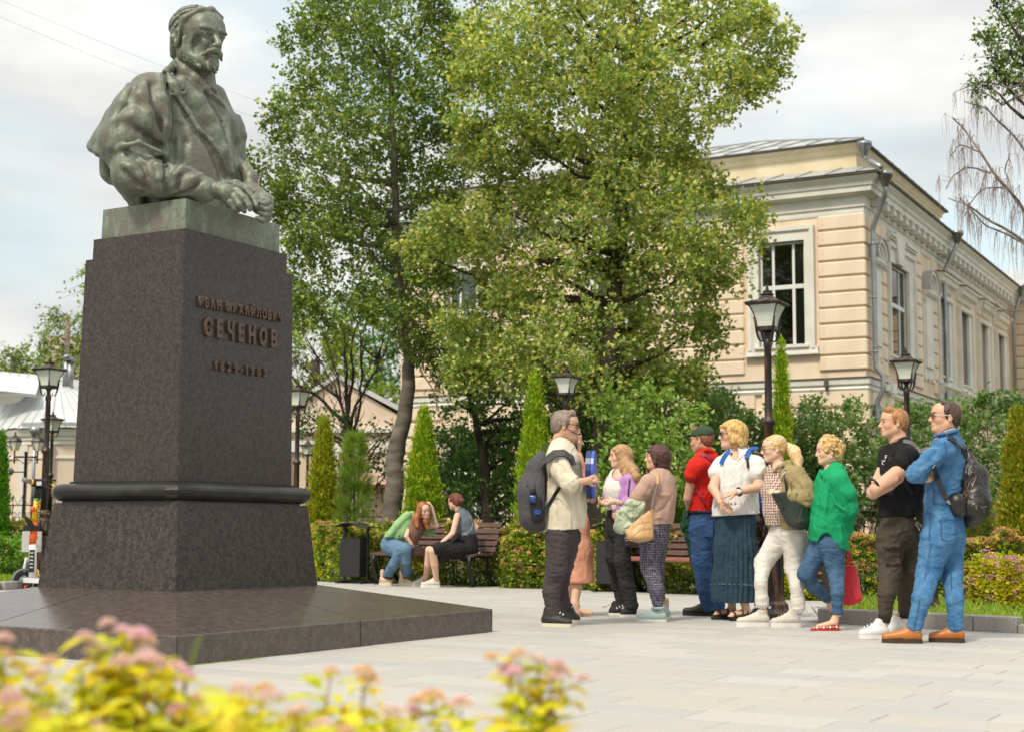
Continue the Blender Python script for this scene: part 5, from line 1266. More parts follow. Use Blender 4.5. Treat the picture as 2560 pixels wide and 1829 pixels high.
# its bare branches
def bare(parent,Y,strokes,r0,mt,name,sub=5,seed=3,length=.5,up=.3):
 m=MB();r=random.Random(seed);b=Vector(parent.location)
 for pts in strokes:
  P=[at(u,v,Y+(i*.08 if len(pts)>2 else 0)*r.uniform(-1,1))for i,(u,v)in enumerate(pts)];w0=r0*r.uniform(.7,1.1);limb(m,P,w0,.006,seed,.03,6)
  for i in range(len(P)-1):
   for _ in range(sub):
    f=r.random();s=P[i]*(1-f)+P[i+1]*f;dr=nz(P[i+1]-P[i])+np.array([r.uniform(-.9,.9),r.uniform(-.9,.9),r.uniform(-.2,.7)+up]);ln=length*r.uniform(.4,1.3);e=s+nz(dr)*ln
    m.tube([s,(s+e)/2+np.array([r.uniform(-.05,.05)for _ in range(3)]),e],[.010,.007,.003],4,caps=False)
    for _ in range(2):f2=r.uniform(.3,.9);s2=s*(1-f2)+e*f2;m.tube([s2,s2+nz(dr+np.array([r.uniform(-.8,.8),0,r.uniform(-.5,.8)]))*ln*.45],[.005,.002],3,caps=False)
 o=m.build(name,mt);thing_local(o,b,parent);o['kind']='stuff';return o
ash=[o for o in bpy.data.objects if o.name=='ash_tree'][0]
bare(ash,27.5,[[(772,1010),(768,940),(745,860),(710,800),(668,740)],[(770,960),(755,860),(735,790),(715,700)],[(772,950),(770,850),(765,760),(770,690)],[(772,980),(790,900),(830,830),(870,760)],[(770,940),(720,890),(670,860),(655,850)],[(775,1000),(795,930),(805,830),(800,740)],[(750,880),(700,840),(655,800)],[(768,930),(784,850),(780,770),(800,700)]],.045,darkb,'bare_branches',5)
pop1=[o for o in bpy.data.objects if o.name=='poplar'][0]
bare(pop1,25.0,[[(885,760),(890,700),(850,640)],[(905,780),(960,860),(985,950)],[(945,700),(955,830),(985,890)]],.02,mat('pale_sucker','8a6f58',.9),'hanging_shoots',2,5,.35,-.4)
# yellow-green trees far behind the gabled house
far=dict(nclump=90,ntw=26,nleaf=11,size=.20,base='7f9a33',rc=1.25,twl=.9,yel='a9b344',py=.35)
tree('tree','yellow-green tree far behind the gabled house, right of the pedestal',[(640,690),(640,900),(700,870),(760,850),(860,900),(800,850),(770,760),(720,720),(680,660)],62,3,[(700,1100,0),(700,800,0)],(.4,.2),barkm,far,'trees beyond the roofs',15,6)
f2=dict(far);f2.update(base='4d7a30',yel='6f9a3a',nclump=110)
tree('tree','rich green tree far behind the roofs, between the poplar trunk and the yellow-green tree',[(760,640),(750,760),(790,850),(860,900),(905,900),(905,640)],66,3,[(840,1100,0),(840,800,0)],(.4,.2),barkm,f2,'trees beyond the roofs',16,6)
f3=dict(far);f3.update(base='7c9240',yel='98a552',nclump=110,ntw=24,rc=1.0,up=-.5,twl=.9,droop=.9,size=.16)
tree('birch','drooping birch behind the pale pavilion, left of the granite pedestal',[(95,740),(110,700),(135,690),(160,695),(190,710),(200,860),(130,850),(100,830),(90,790)],64,2.5,[(150,1100,0),(150,700,0)],(.3,.1),birchb,f3,'trees beyond the roofs',17,6)
tree('tree','olive green tree at the far left edge behind the pavilion roof',[(-40,800),(10,790),(60,780),(80,810),(80,850),(-40,850)],60,2.5,[(30,1100,0),(30,800,0)],(.3,.1),barkm,dict(f3,nclump=50,up=.2,droop=.2,base='708a3c'),'trees beyond the roofs',18,4)
tree('birch','hanging birch twigs showing just left of the top of the granite shaft',[(205,590),(225,570),(250,560),(260,690),(225,680),(205,640)],34,.5,[(300,1150,0),(300,700,0),(250,520,0)],(.16,.05),birchb,dict(nclump=20,ntw=10,nleaf=10,size=.10,base='8a9a50',rc=.40,up=-.9,twl=.7,droop=1.0),None,19,8)
# birch at the right edge: leafy top and long bare hanging branches
tree('birch','birch at the right edge with bare drooping branches and a leafy top',[(2185,15),(2215,5),(2240,25),(2300,20),(2330,180),(2290,200),(2240,185),(2215,200),(2175,215),(2165,185),(2195,165),(2215,150),(2190,90),(2175,65),(2205,60)],21,.8,[(2420,1250,0),(2400,800,0),(2380,300,0),(2360,-100,0)],(.17,.08),birchb,dict(nclump=62,ntw=14,nleaf=9,size=.07,base='5e7d38',rc=.30,twl=.22,yel='8fa552',py=.35),None,20,10)
br=[o for o in bpy.data.objects if o.get('label','').startswith('birch at the right')][0]
def weeping(parent,Y,strokes):
 m=MB();tw=MB();r=random.Random(8);b=Vector(parent.location)
 for pts,w0 in strokes:
  P=[at(u,v,Y+.25*math.sin(i*1.3+u))for i,(u,v)in enumerate(pts)];limb(m,P,w0,.008,2,.02,6)
  for i in range(len(P)-1):
   L_=np.linalg.norm(P[i+1]-P[i])
   for _ in range(int(L_*10)+1):
    f=r.random();s=P[i]*(1-f)+P[i+1]*f;side=np.array([r.uniform(-.5,.35),r.uniform(-.4,.4),r.uniform(-.1,.35)])*.5;e1=s+side*r.uniform(.3,.9);e2=e1+np.array([r.uniform(-.08,.03),r.uniform(-.06,.06),-r.uniform(.1,.4)]);e3=e2+np.array([r.uniform(-.03,.03),0,-r.uniform(.1,.45)])
    tw.tube([s,e1,e2,e3],[.0045,.0035,.0025,.0015],3,caps=False)
    for _ in range(3):q=e1*(.5)+e2*.5+np.array([r.uniform(-.06,.06),r.uniform(-.06,.06),0]);tw.tube([e1,q,q+np.array([r.uniform(-.03,.03),0,-r.uniform(.08,.3)])],[.003,.0026,.0016],3,caps=False)
 thing_local(m.build('bare_branches',birchb),b,parent)['kind']='stuff';thing_local(tw.build('hanging_twigs',twigb),b,parent)['kind']='stuff'
weeping(br,21,[([(2380,560),(2273,465),(2220,400),(2175,335),(2140,290),(2115,262)],.035),([(2400,640),(2273,535),(2200,490),(2150,455),(2105,440)],.03),([(2380,620),(2273,540),(2190,500),(2160,470),(2130,440)],.022),([(2360,420),(2273,330),(2230,280),(2190,240),(2140,225)],.025),([(2273,210),(2225,232),(2160,190)],.02),([(2300,180),(2240,195),(2180,180),(2130,200)],.02),([(2200,385),(2150,370),(2120,385),(2100,420)],.014),([(2180,340),(2130,320),(2110,345)],.014),([(2300,500),(2240,420),(2190,415),(2160,440),(2140,480)],.014),([(2260,455),(2230,380),(2240,340)],.012),([(2330,720),(2290,690),(2240,690),(2200,670)],.016)])
# ---------------------------------------------------------------- thujas: upright flat sprays
def thuja(label,u,vt,vb,wpx,Y,seed,base='84aa22',yel='bccb35',n=5200,group='bright green columnar thujas',size=.055,shape=1.0):
 r=np.random.RandomState(seed);p0=at(u,vb,Y);top=at(u,vt,Y);b=np.array([p0[0],p0[1],0.]);t=empty('thuja',b);tag(t,label,'thuja',group);hgt=top[2]-min(p0[2],.4);z0=min(p0[2],.4)if p0[2]<1.2 else .15;hgt=top[2]-z0
 R=wpx/2/3256*Y
 prof=lambda h:R*np.clip((1-h)**.62*1.08*(.62+.38*np.clip(h*5,0,1)),0.012,None)*shape
 h=1-r.uniform(0,1,n)**.62;h=np.clip(h,0,1);a=r.uniform(0,2*PI,n)
 lump=1+.16*np.sin(a*3+h*16+seed)+.13*np.sin(a*5-h*29+seed*2)+.10*np.sin(h*60+a*2)+.10*np.sin(h*95-a*4+seed);rr=prof(h)*lump*r.uniform(.5,1.06,n)
 P=np.c_[rr*np.cos(a),rr*np.sin(a),z0+h*hgt*.99];D=np.c_[np.cos(a)*.5,np.sin(a)*.5,np.full(n,1.1)]
 k=5;off=r.normal(size=(n,k,3))*size*.55;Pl=(P[:,None]+off).reshape(-1,3);Dl=np.repeat(D,k,0)
 dk=np.clip(lump*1.0-.1,.6,1.25)[:,None];cols=tint(n,base,r,.2,yel,.38);cols=np.repeat(cols,k,0)*r.uniform(.85,1.12,(n*k,1))
 br_=r.rand(n)<.02;cols[np.repeat(br_,k)]=lin('7a5a2a')[:3]
 o=link('foliage',leafmesh('foliage',Pl,Dl,size,cols,needm,seed,aspect=.42,fold=.1,jit=.38,droop=0),t);o['kind']='stuff'
 m=MB();m.tube([(0,0,-.05),(0,0,z0+hgt*.85)],[.05,.01],7);m.build('trunk',barkm,t)
 return t
thuja('leftmost slender thuja right of the pedestal, beside the pine',716,925,1150,78,24.0,1,'8ca01f','b5ad35')
thuja('thuja right of the poplar trunk, behind the bench',938,897,1150,84,23.8,2)
thuja('tall narrow thuja left of the man with the grey backpack',1186,820,1150,84,22.5,3)
thuja('narrow thuja just right of the tall middle lamp post',1737,745,1010,56,23.5,4,n=4200)
thuja('tip of a thuja above the light green shrub',1456,845,1100,44,24.5,5,n=2600)
thuja('broad thuja at the right edge of the picture',2268,905,1215,84,17.5,6,'86991f','b09e33',n=7000)
thuja('dark green thuja cut off by the left edge',-8,955,1200,44,24,7,'4f8a1d','6da028',n=4200)
thuja('small thuja seen behind the man in red',1512,1040,1150,34,24,8,'5b8a1d','7fa52a',n=1500)
def pine(label,u,vt,vb,wpx,Y,seed,col='83a03e'):
 r=np.random.RandomState(seed);top=at(u,vt,Y);b=np.array([top[0],Y,0.]);t=empty('pine_bush',b);tag(t,label,'pine bush');H_=top[2]-.1;R=wpx/2/3256*Y;n=420
 h=r.uniform(0,1,n)**.9;a=r.uniform(0,2*PI,n);rr=R*(1-h)**.6*(.75+.25*np.clip(h*4,0,1))*r.uniform(.45,1.0,n);P=np.c_[rr*np.cos(a),rr*np.sin(a),.12+h*H_]
 ax=np.c_[np.cos(a)*.6,np.sin(a)*.6,np.full(n,.75)];ax/=np.linalg.norm(ax,axis=1,keepdims=True);k=44;s=r.uniform(0,.16,(n,k,1));q=P[:,None]+ax[:,None]*s;d=ax[:,None]*.9+r.normal(size=(n,k,3))*.45;d/=np.linalg.norm(d,axis=2,keepdims=True)
 c=tint(n,col,r,.25,'9a8a4a',.08);
 o=link('needles',leafmesh('needles',q.reshape(-1,3),d.reshape(-1,3),.125,np.repeat(c,k,0)*r.uniform(.8,1.2,(n*k,1)),needm,seed,aspect=.045,fold=0,jit=.1,droop=0),t);o['kind']='stuff'
 m=MB();m.tube([(0,0,-.05),(0,0,H_*.9)],[.05,.01],7);m.build('trunk',barkm,t);return t
pine('fluffy young pine bush between the two thujas left of the bench',789,980,1160,92,23.4,1)
pine('young pine bush behind the black leather backpack',2168,1085,1220,78,18.6,2,'7d9448')
# ---------------------------------------------------------------- shrubs behind the fence
def bush(name,label,poly,Y,thick,cfg,seed,group=None,limbs=8,gap=None):
 u=float(np.mean([p[0]for p in poly]));p=at(u,1200,Y);b=np.array([p[0],Y,0.]);t=empty(name,b);tag(t,label,'shrub',group)
 P,D,cols,T0,d,ln,C0=crown(poly,Y,thick,seed=seed,**cfg)
 o=link('foliage',leafmesh('foliage',P,D,cfg['size'],cols,leafm,seed,droop=cfg.get('droop',.25)));thing_local(o,b,t);o['kind']='stuff'
 m=MB();r=random.Random(seed)
 for i in r.sample(range(len(C0)),min(limbs,len(C0))):c=C0[i];f=b+np.array([r.uniform(-.3,.3),0,-.03]);limb(m,[f,(f*.4+c*.6)*np.array([1,1,.8]),c],.022,.006,i,.05,6)
 for i in r.sample(range(len(T0)),min(120,len(T0))):m.tube([T0[i]-d[i]*ln[i]*.5,T0[i]+d[i]*ln[i]],[.006,.002],3,caps=False)
 thing_local(m.build('branches',darkb),b,t)['kind']='stuff';return t
lil=dict(nclump=80,ntw=20,nleaf=12,size=.085,base='6a8a50',rc=.36,twl=.22,yel='9ca86c',py=.2,up=.5)
bush('lilac_bush','lilac bush under the front window, right of the narrow thuja',[(1560,905),(1600,890),(1640,920),(1690,960),(1750,900),(1770,885),(1800,910),(1815,940),(1860,1160),(1560,1160)],25.5,.9,dict(lil,nclump=95),31,'lilac bushes in front of the mansion')
bush('lilac_bush','lilac bush below the house corner, behind the woman in green',[(1810,960),(1845,930),(1890,905),(1930,930),(1960,965),(2000,1150),(1850,1160),(1800,1100)],25.0,.9,lil,32,'lilac bushes in front of the mansion')
bush('lilac_bush','lilac bush showing between the heads of the two men at the right',[(1960,960),(2000,925),(2060,915),(2100,900),(2130,930),(2140,1130),(1980,1150)],24.5,.9,lil,33,'lilac bushes in front of the mansion')
bush('lilac_bush','big lilac bush right of the man in denim, up to the right edge',[(2100,930),(2140,900),(2200,895),(2240,890),(2290,930),(2290,1080),(2230,1090),(2170,1100),(2110,1060)],22.5,.9,dict(lil,nclump=110),34,'lilac bushes in front of the mansion')
bush('shrub','light green fruit shrub behind the man in red',[(1330,900),(1350,875),(1400,910),(1440,890),(1470,860),(1510,860),(1530,900),(1550,960),(1545,1050),(1520,1110),(1400,1130),(1330,1110),(1335,1020),(1370,960)],22.8,.8,dict(nclump=90,ntw=15,nleaf=9,size=.095,base='8cb052',rc=.33,twl=.30,yel='a5bb62',py=.3,up=.4),35,None,14)
bush('shrub','dark shade shrub under the large poplar',[(1280,860),(1500,840),(1600,900),(1640,960),(1640,1160),(1280,1160)],27.2,1.2,dict(nclump=120,ntw=20,nleaf=12,size=.11,base='50753a',rc=.48,twl=.3),36)
bush('shrub','dark shade shrub left of the large poplar trunk',[(940,1040),(1000,980),(1150,960),(1290,900),(1290,1160),(940,1150)],28.4,1.0,dict(nclump=80,ntw=18,nleaf=12,size=.11,base='54783c',rc=.45,twl=.3),37)
bush('shrub','low green shrub in front of the pavilion beside the scooter',[(-30,1215),(0,1195),(30,1195),(55,1205),(60,1262),(-30,1275)],21.5,.5,dict(nclump=34,ntw=20,nleaf=14,size=.055,base='5d8a26',rc=.2,twl=.14,yel='86a832',py=.3),38)
# ---------------------------------------------------------------- spiraea hedges: leafy face, domed flower heads
flowm=mat('spirea_flowers','ffffff',.8,vcol='Col')
def hedge(label,pts,hgt,dep,n,seed,base='7a963c',yel='ccd646',py=.30,fl='d8a172',nf=260,size=.062,fl2=None,group='clipped spiraea hedges behind the benches',topy='cfd03a',skip=(),name='hedge'):
 r=np.random.RandomState(seed);pts=np.array(pts,float);seg=np.diff(pts,axis=0);L_=np.linalg.norm(seg,axis=1)
 for i_ in skip:L_[i_]=1e-6
 cum=np.r_[0,np.cumsum(L_)]
 t=empty(name,(pts[0][0],pts[0][1],0));tag(t,label,'hedge',group);b=np.array([pts[0][0],pts[0][1],0])
 def sample(n,onlysurf=False):
  s=r.uniform(0,cum[-1],n);i=np.clip(np.searchsorted(cum,s)-1,0,len(seg)-1);f=(s-cum[i])/L_[i];p=pts[i]+seg[i]*f[:,None];nrm=np.c_[seg[i][:,1],-seg[i][:,0]]/L_[i][:,None];nrm*=np.sign(-nrm[:,1:2])
  a=r.uniform(-.05,1,n);fr=r.rand(n)<(.62 if n>3000 else .45)
  bump=.06*np.sin(s*5.1+seed)+.05*np.sin(s*11.7)+.03*np.sin(s*23)
  z=np.where(fr,hgt*(1-a**1.6),hgt*(1+r.uniform(-.03,.05,n)))+bump*(1-a*.4);y=np.where(fr,.10*(1-a)**2,r.uniform(0,1,n)*dep)
  z=np.where(fr,np.clip(z,.02,None),z-.25*np.clip(y/dep-.7,0,1));inn=r.uniform(0,.12,n)
  P=np.c_[p-nrm*(y+inn)[:,None]+nrm*(bump*.8)[:,None],z-inn*.4];D=np.c_[nrm*np.where(fr,1,.2)[:,None],np.where(fr,.35,1.)];return P,D,z,fr,s
 P,D,z,fr,s=sample(n);cl=(.9+.25*np.sin(s*3.3+z*9)*np.sin(z*17+s*7))[:,None];cols=tint(n,base,r,.25,yel,py,cl)
 ys=(np.sin(s*2.1+seed*3)+np.sin(s*5.3+z*6)>1.15)&(r.rand(n)<.75);cols[ys]=np.array(lin(topy)[:3])*r.uniform(.6,1.0,(ys.sum(),1))
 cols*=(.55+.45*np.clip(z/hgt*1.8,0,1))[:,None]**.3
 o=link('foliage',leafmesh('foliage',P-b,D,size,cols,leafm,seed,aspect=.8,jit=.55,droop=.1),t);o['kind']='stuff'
 # long yellow-green shoots standing out of the top
 # flower heads: flat domes of many florets
 Pf,Df,zf,frf,_=sample(nf);w=(zf>hgt*.25);Pf,Df,frf=Pf[w],Df[w],frf[w];m_=len(Pf);k=46
 R0=r.uniform(.036,.068,m_);a=r.uniform(0,2*PI,(m_,k));q=np.sqrt(r.uniform(0,1,(m_,k)))*R0[:,None];up=Df/np.linalg.norm(Df,axis=1,keepdims=True)*.6+np.array([0,0,.8]);up/=np.linalg.norm(up,axis=1,keepdims=True)
 t1=np.cross(up,[1.,.2,0]);t1/=np.linalg.norm(t1,axis=1,keepdims=True);t2=np.cross(up,t1)
 Q=Pf[:,None]+up[:,None]*(.035+.018*(1-(q/R0[:,None])**2))[...,None]+t1[:,None]*(q*np.cos(a))[...,None]+t2[:,None]*(q*np.sin(a))[...,None];Dq=up[:,None]+r.normal(size=Q.shape)*.5
 c=np.tile(np.array(lin(fl)[:3]),(m_,1))*r.uniform(.75,1.2,(m_,1))
 if fl2:y=r.rand(m_)<.45;c[y]=np.array(lin(fl2)[:3])*r.uniform(.85,1.1,(y.sum(),1))
 o=link('flower_heads',leafmesh('flower_heads',Q.reshape(-1,3)-b,Dq.reshape(-1,3),.014,np.repeat(c,k,0)*r.uniform(.7,1.2,(m_*k,1)),flowm,seed+1,aspect=1.,jit=.4,droop=0),t);o['kind']='stuff'
 m=MB();rr=random.Random(seed)
 for i in range(int(cum[-1]*9)):
  s=rr.uniform(0,cum[-1]);j=min(max(int(np.searchsorted(cum,s))-1,0),len(seg)-1);f=(s-cum[j])/L_[j];p=pts[j]+seg[j]*f;nn=np.array([seg[j][1],-seg[j][0]])/L_[j];nn*=np.sign(-nn[1]);p=p-nn*rr.uniform(.15,dep-.1)
  m.tube([(p[0]-b[0],p[1]-b[1],-.03),(p[0]-b[0]+rr.uniform(-.1,.1),p[1]-b[1]+rr.uniform(-.1,.1),hgt*.85)],[.012,.004],4)
 o=m.build('stems',darkb,t);o['kind']='stuff';return t
E_=[np.array(q)for q in edge]
ua,ub=np.array(pl_),np.array(pr_);bd=(ub-ua)/np.linalg.norm(ub-ua);bn=np.array([-bd[1],bd[0]])*.60
rec1=[ua-bd*.35+bn*.1,ua-bd*.9+bn,ub+bd*.9+bn,ub+bd*.4+bn*.1]
q2=np.array([math.cos(-.72),math.sin(-.72)]);c2_=np.array([c2[0],c2[1]+.08]);n2_=np.array([-q2[1],q2[0]])*.55;rec2=[c2_-q2*1.2+n2_*.1,c2_-q2*1.6+n2_,c2_+q2*1.6+n2_,c2_+q2*1.2+n2_*.1]
hedge('spiraea hedge with rusty flower heads behind the occupied bench',[E_[1]+[0,.1],E_[2]+[0,.1],E_[3]]+rec1+[E_[5]+[0,.05]],.74,1.0,46000,51,nf=2400,skip=(3,5))
hedge('spiraea hedge behind the empty bench and the people in the middle',[E_[5]+[.02,.05],E_[6]+[0,.1]]+rec2+[E_[8]+[0,.05]],.70,1.0,30000,52,nf=1300,skip=(2,4))
hedge('dark spiraea hedge with rusty heads behind the two men at the right',[E_[8]+[.05,.05],E_[9]+[0,.0],(5.4,16.3),(6.6,16.0)],.66,.9,22000,53,base='6c8a38',nf=1500,fl='cf9265')
fr_=[GF(2416,1520),GF(2480,1530),GF(2640,1545)]
hedge('yellow-green Japanese spiraea with pink flower heads in the right lawn',[fr_[0]+[0,.25],fr_[1],fr_[2]],.44,1.2,26000,54,base='a3ad2c',yel='dcd03e',py=.45,fl='c98fae',fl2='c9a07c',nf=420,size=.05,group=None,topy='d6d23c')
hedge('pink flowered spiraea in front of the low shrub at the left edge',[GF(-120,1362),GF(60,1366)],.5,.5,4000,55,base='96a52c',yel='d0c63c',py=.4,fl='c78fa5',nf=90,size=.05,group=None)
# ---------------------------------------------------------------- people
skinm=mat('skin','ffffff',.52,vcol='Col',spec=.4,bump=.12,bscale=90)
hairm=mat('hair','ffffff',.48,vcol='Col',spec=.5,bump=.5,bscale=70,fold=0)
def cloth(name,c,c2=None,rough=.88,n=25,amt=.5,bump=.25,bs=260,**k):return mat(name,c,rough,c2 or c,n,amt,bump=bump,bscale=bs,spec=.25,**dict(dict(fold=.34,fs=5.5,fst=(1,1,.7)),**k))
def denim(name,c,c2,c3):
 m=mat(name,c,.85,c2,14,.5,bump=.3,bscale=300,spec=.2,detail=6,fold=.32,fs=6,fst=(.8,.8,1.6));return m
def pattern(name,c1,c2,c3,scale,kind=0):
 if name in MATS:return MATS[name]
 m=bpy.data.materials.new(name);m.use_nodes=True;t=m.node_tree;p=t.nodes['Principled BSDF'];p.inputs['Roughness'].default_value=.85
 co=N(t,'ShaderNodeTexCoord');mp=N(t,'ShaderNodeMapping');mp.inputs['Scale'].default_value=(scale,scale,scale*.75);L(t,co.outputs['Object'],mp.inputs[0])
 v=N(t,'ShaderNodeTexVoronoi');v.inputs['Scale'].default_value=1;v.inputs['Randomness'].default_value=.12;v.distance='MANHATTAN' if kind else 'EUCLIDEAN';L(t,mp.outputs[0],v.inputs['Vector'])
 r=N(t,'ShaderNodeValToRGB');e=r.color_ramp.elements;r.color_ramp.interpolation='CONSTANT'
 cs=[(0,c2),(.22,c1),(.36,c3),(.46,c1)]if not kind else[(0,c1),(.2,c2),(.38,c3),(.55,c2),(.7,c1)]
 e[0].position=0;e[0].color=lin(cs[0][1]);e[1].position=cs[1][0];e[1].color=lin(cs[1][1])
 for q,c in cs[2:]:x=e.new(q);x.color=lin(c)
 L(t,v.outputs['Distance'],r.inputs[0]);L(t,r.outputs[0],p.inputs['Base Color']);MATS[name]=m;return m
class Person:
 def __init__(s,label,zm,Y,group=None,skin=(.61,.39,.27),pose='standing'):
  s.ox,s.oy,s.z=zm;s.Y=Y;s.F=Field();s.skin=np.array(lin(skin)[:3]);s.fine=[];s.heads=[];s.gar=[];s.t=None;s.label=label;s.group=group;s.extra=[]
 def px(s,x,y):return((s.ox+x/s.z)/S,(s.oy+y/s.z)/S)
 def J(s,x,y,dy=0):return at(*s.px(x,y),s.Y+dy)
 def Gd(s,x,y):return G(*s.px(x,y))
 def start(s,b):s.b=np.array([b[0],b[1],0.]);s.t=empty('person',s.b);tag(s.t,s.label,'person',s.group)
 def head(s,x,y,dy=0,yaw=180,pitch=0,roll=0,sc=1.,fem=0,nose=1.,neck=None,nr=.052):
  sc*=.965
  R=rotz(math.radians(yaw))@roty(math.radians(pitch))@rotx(math.radians(roll));h=Head(s.J(x,y,dy),R,sc);s.h=h;head_shape(s.F,h,fem,nose);s.heads.append(h);s.fine.append((h.c-.17*sc,h.c+.17*sc))
  if neck is not None:s.F.rc(h.P(-.022,0,-.055),neck,nr,nr*1.15,k=.03)
  return h
 def limb(s,pts,r,flat=None,f=1.):s.F.chain(pts,[x*.93 for x in r]if isinstance(r,list)else r*.93,k=.012,flat=flat,f=f)
 def hand(s,wrist,tip_dir,palm_n,curl=.5,sc=1.,thumb=1,spread=1.):
  """palm with four fingers of different lengths and a thumb leaving the side of the palm"""
  sc*=.90
  w_=np.asarray(wrist,float);d=nz(tip_dir);n=nz(np.asarray(palm_n,float)-np.dot(palm_n,d)*d);sd_=np.cross(n,d)*thumb;F=s.F
  F.rc(w_,w_+d*.035*sc,.024*sc,.026*sc,k=.015);F.rc(w_+d*.03*sc+sd_*.014*sc,w_+d*.080*sc+sd_*.022*sc,.0155*sc,.0145*sc,k=.012,flat=n,f=1.2);F.rc(w_+d*.03*sc-sd_*.014*sc,w_+d*.078*sc-sd_*.022*sc,.0155*sc,.0135*sc,k=.012,flat=n,f=1.2)
  for i,(off,ln)in enumerate(((.028,.072),(.0095,.080),(-.0095,.074),(-.027,.058))):
   b=w_+d*(.080 if i in(1,2)else .075)*sc+sd_*off*sc;a=0;p=b;seg=(.45,.32,.25);c=curl*(1+.15*(i-1.5)*.5)
   for j in range(3):
    a+=c*(.9 if j else .6);v=d*math.cos(a)+n*math.sin(a)+sd_*(.06*(1.5-i)*spread)*(1 if j==0 else .3);q=p+nz(v)*ln*seg[j]*sc;F.rc(p,q,(.0095-.001*j)*sc,(.009-.0012*j)*sc,k=.0035);p=q
  b=w_+d*.022*sc+sd_*.024*sc;v=nz(d*.75+sd_*.65+n*.35);q=b+v*.038*sc;F.rc(b,q,.0125*sc,.0105*sc,k=.008);v=nz(d+sd_*.15+n*(.35+curl*.4));F.rc(q,q+v*.034*sc,.0105*sc,.008*sc,k=.003)
  c=w_+d*.06*sc;s.fine.append((c-.115*sc,c+.115*sc))
 def add(s,name,F,m,h=.0095,wr=.003,ws=(1,1,.6),wf=16,seed=1,col=None,parent=None,mesh_only=False,cover=True,sm=True):
  iso=.008 if('jeans' in name or 'trousers' in name or 'overalls' in name)else .002
  if iso>.005:ws=(.8,.8,1.9);wr*=1.6
  V,Fc=F.nets(h,iso=iso);n=vnormals(V,Fc)
  if wr:V=V+n*((.35-np.abs(wav(V,wf*.62,seed,ws))**.7)*wr*1.25+wav(V,wf*1.9,seed+3,ws)*wr*.28+wav(V,wf*.4,seed+5,ws)*wr*.5)[:,None]
  c=None
  if col is not None:c=col(V,n)if callable(col)else np.tile(np.array(lin(col)[:3]),(len(V),1))
  me=npmesh(name,V-s.b,Fc,m,sm,c);o=link(name,me,parent or s.t)
  if cover:s.gar.append(F)
  return o
 def skin_color(s,V):
  c=np.tile(s.skin,(len(V),1));
  for h in s.heads:
   Q=(V-h.c)@h.R/h.s;x,y,z=Q.T;fr=x>.045
   def blob(cx,cy,cz,rx,ry,rz):return np.exp(-(((x-cx)/rx)**2+((np.abs(y)-cy)/ry)**2+((z-cz)/rz)**2))
   near=(np.abs(z)<.16)&(np.abs(x)<.14)
   lip=blob(.092,0,-.063,.02,.021,.0085)*near;c=c*(1-lip[:,None]*.55)+np.array([.42,.12,.10])*lip[:,None]*.55
   eye=blob(.089,.031,.001,.012,.0125,.0065)*near;c=c*(1-np.clip(eye*1.7,0,.95)[:,None])+np.array([.10,.07,.06])*np.clip(eye*1.7,0,.95)[:,None]
   br_=blob(.092,.032,.0235,.02,.021,.0055)*near;k=np.clip(br_*1.3,0,.65)[:,None];c=c*(1-k)+s.brow*k
   ck=blob(.07,.045,-.03,.03,.025,.025)*near*.25;c=c*(1-ck[:,None])+np.array([.62,.25,.18])*ck[:,None]
  return c
 brow=np.array([.10,.06,.04])
 def finish(s,hair_fields=()):
  out=[];tot=0
  def cull(V,Fc):
   d=np.full(len(V),9.)
   for F in s.gar:d=np.minimum(d,F.ev(V))
   V=V-vnormals(V,Fc)*(np.clip(d+.008,0,.012)*(d<.003))[:,None]
   return V,Fc
  V,Fc=s.F.nets(.010);c=V[Fc].mean(1);k=np.ones(len(Fc),bool)
  for lo,hi in s.fine:k&=~((c>lo+.006)&(c<hi-.006)).all(1)
  V,Fc,_=cullf(V,Fc,k);V,Fc=cull(V,Fc);out.append((V,Fc))
  for i,(lo,hi)in enumerate(s.fine):
   V,Fc=s.F.nets(.0042 if i<1 else .0048,(lo+.01,hi-.01));c=V[Fc].mean(1);k=((c>lo)&(c<hi)).all(1)
   for lo2,hi2 in s.fine[:i]:k&=~((c>lo2+.006)&(c<hi2-.006)).all(1)
   if not k.any():continue
   V,Fc,_=cullf(V,Fc,k);V,Fc=cull(V,Fc);out.append((V,Fc))
  off=0;Vs=[];Fs=[]
  for V,Fc in out:Vs.append(V);Fs.append(Fc+off);off+=len(V)
  V=np.concatenate(Vs);Fc=np.concatenate(Fs);link('body',npmesh('body',V-s.b,Fc,skinm,True,s.skin_color(V)),s.t)
  return s
 def hair(s,F,col,col2,seed=1,h=.006,wr=.0025,f=60,name='hair',ws=(1,1,.25),cover=True):
  a,b=np.array(lin(col)[:3]),np.array(lin(col2)[:3])
  def cf(V,n):
   H=s.h;Q=(V-H.c)@H.R/H.s;u=np.c_[Q[:,0]*.4,Q[:,1],Q[:,2]*.25];k=(wav(u,170,seed)*.8+wav(u,60,seed+1)*.7)*.5+.45;return a+(b-a)*np.clip(k,0,1)[:,None]
  H=s.h;V,Fc=F.nets(h);n=vnormals(V,Fc);Q=(V-H.c)@H.R/H.s;u=np.c_[Q[:,0]*.5,Q[:,1],Q[:,2]*.3];V=V+n*(wav(u,80,seed)*wr+wav(u,30,seed+2)*wr)[:,None]
  if cover:s.gar.append(F)
  return link(name,npmesh(name,V-s.b,Fc,hairm,True,cf(V,n)),s.t)
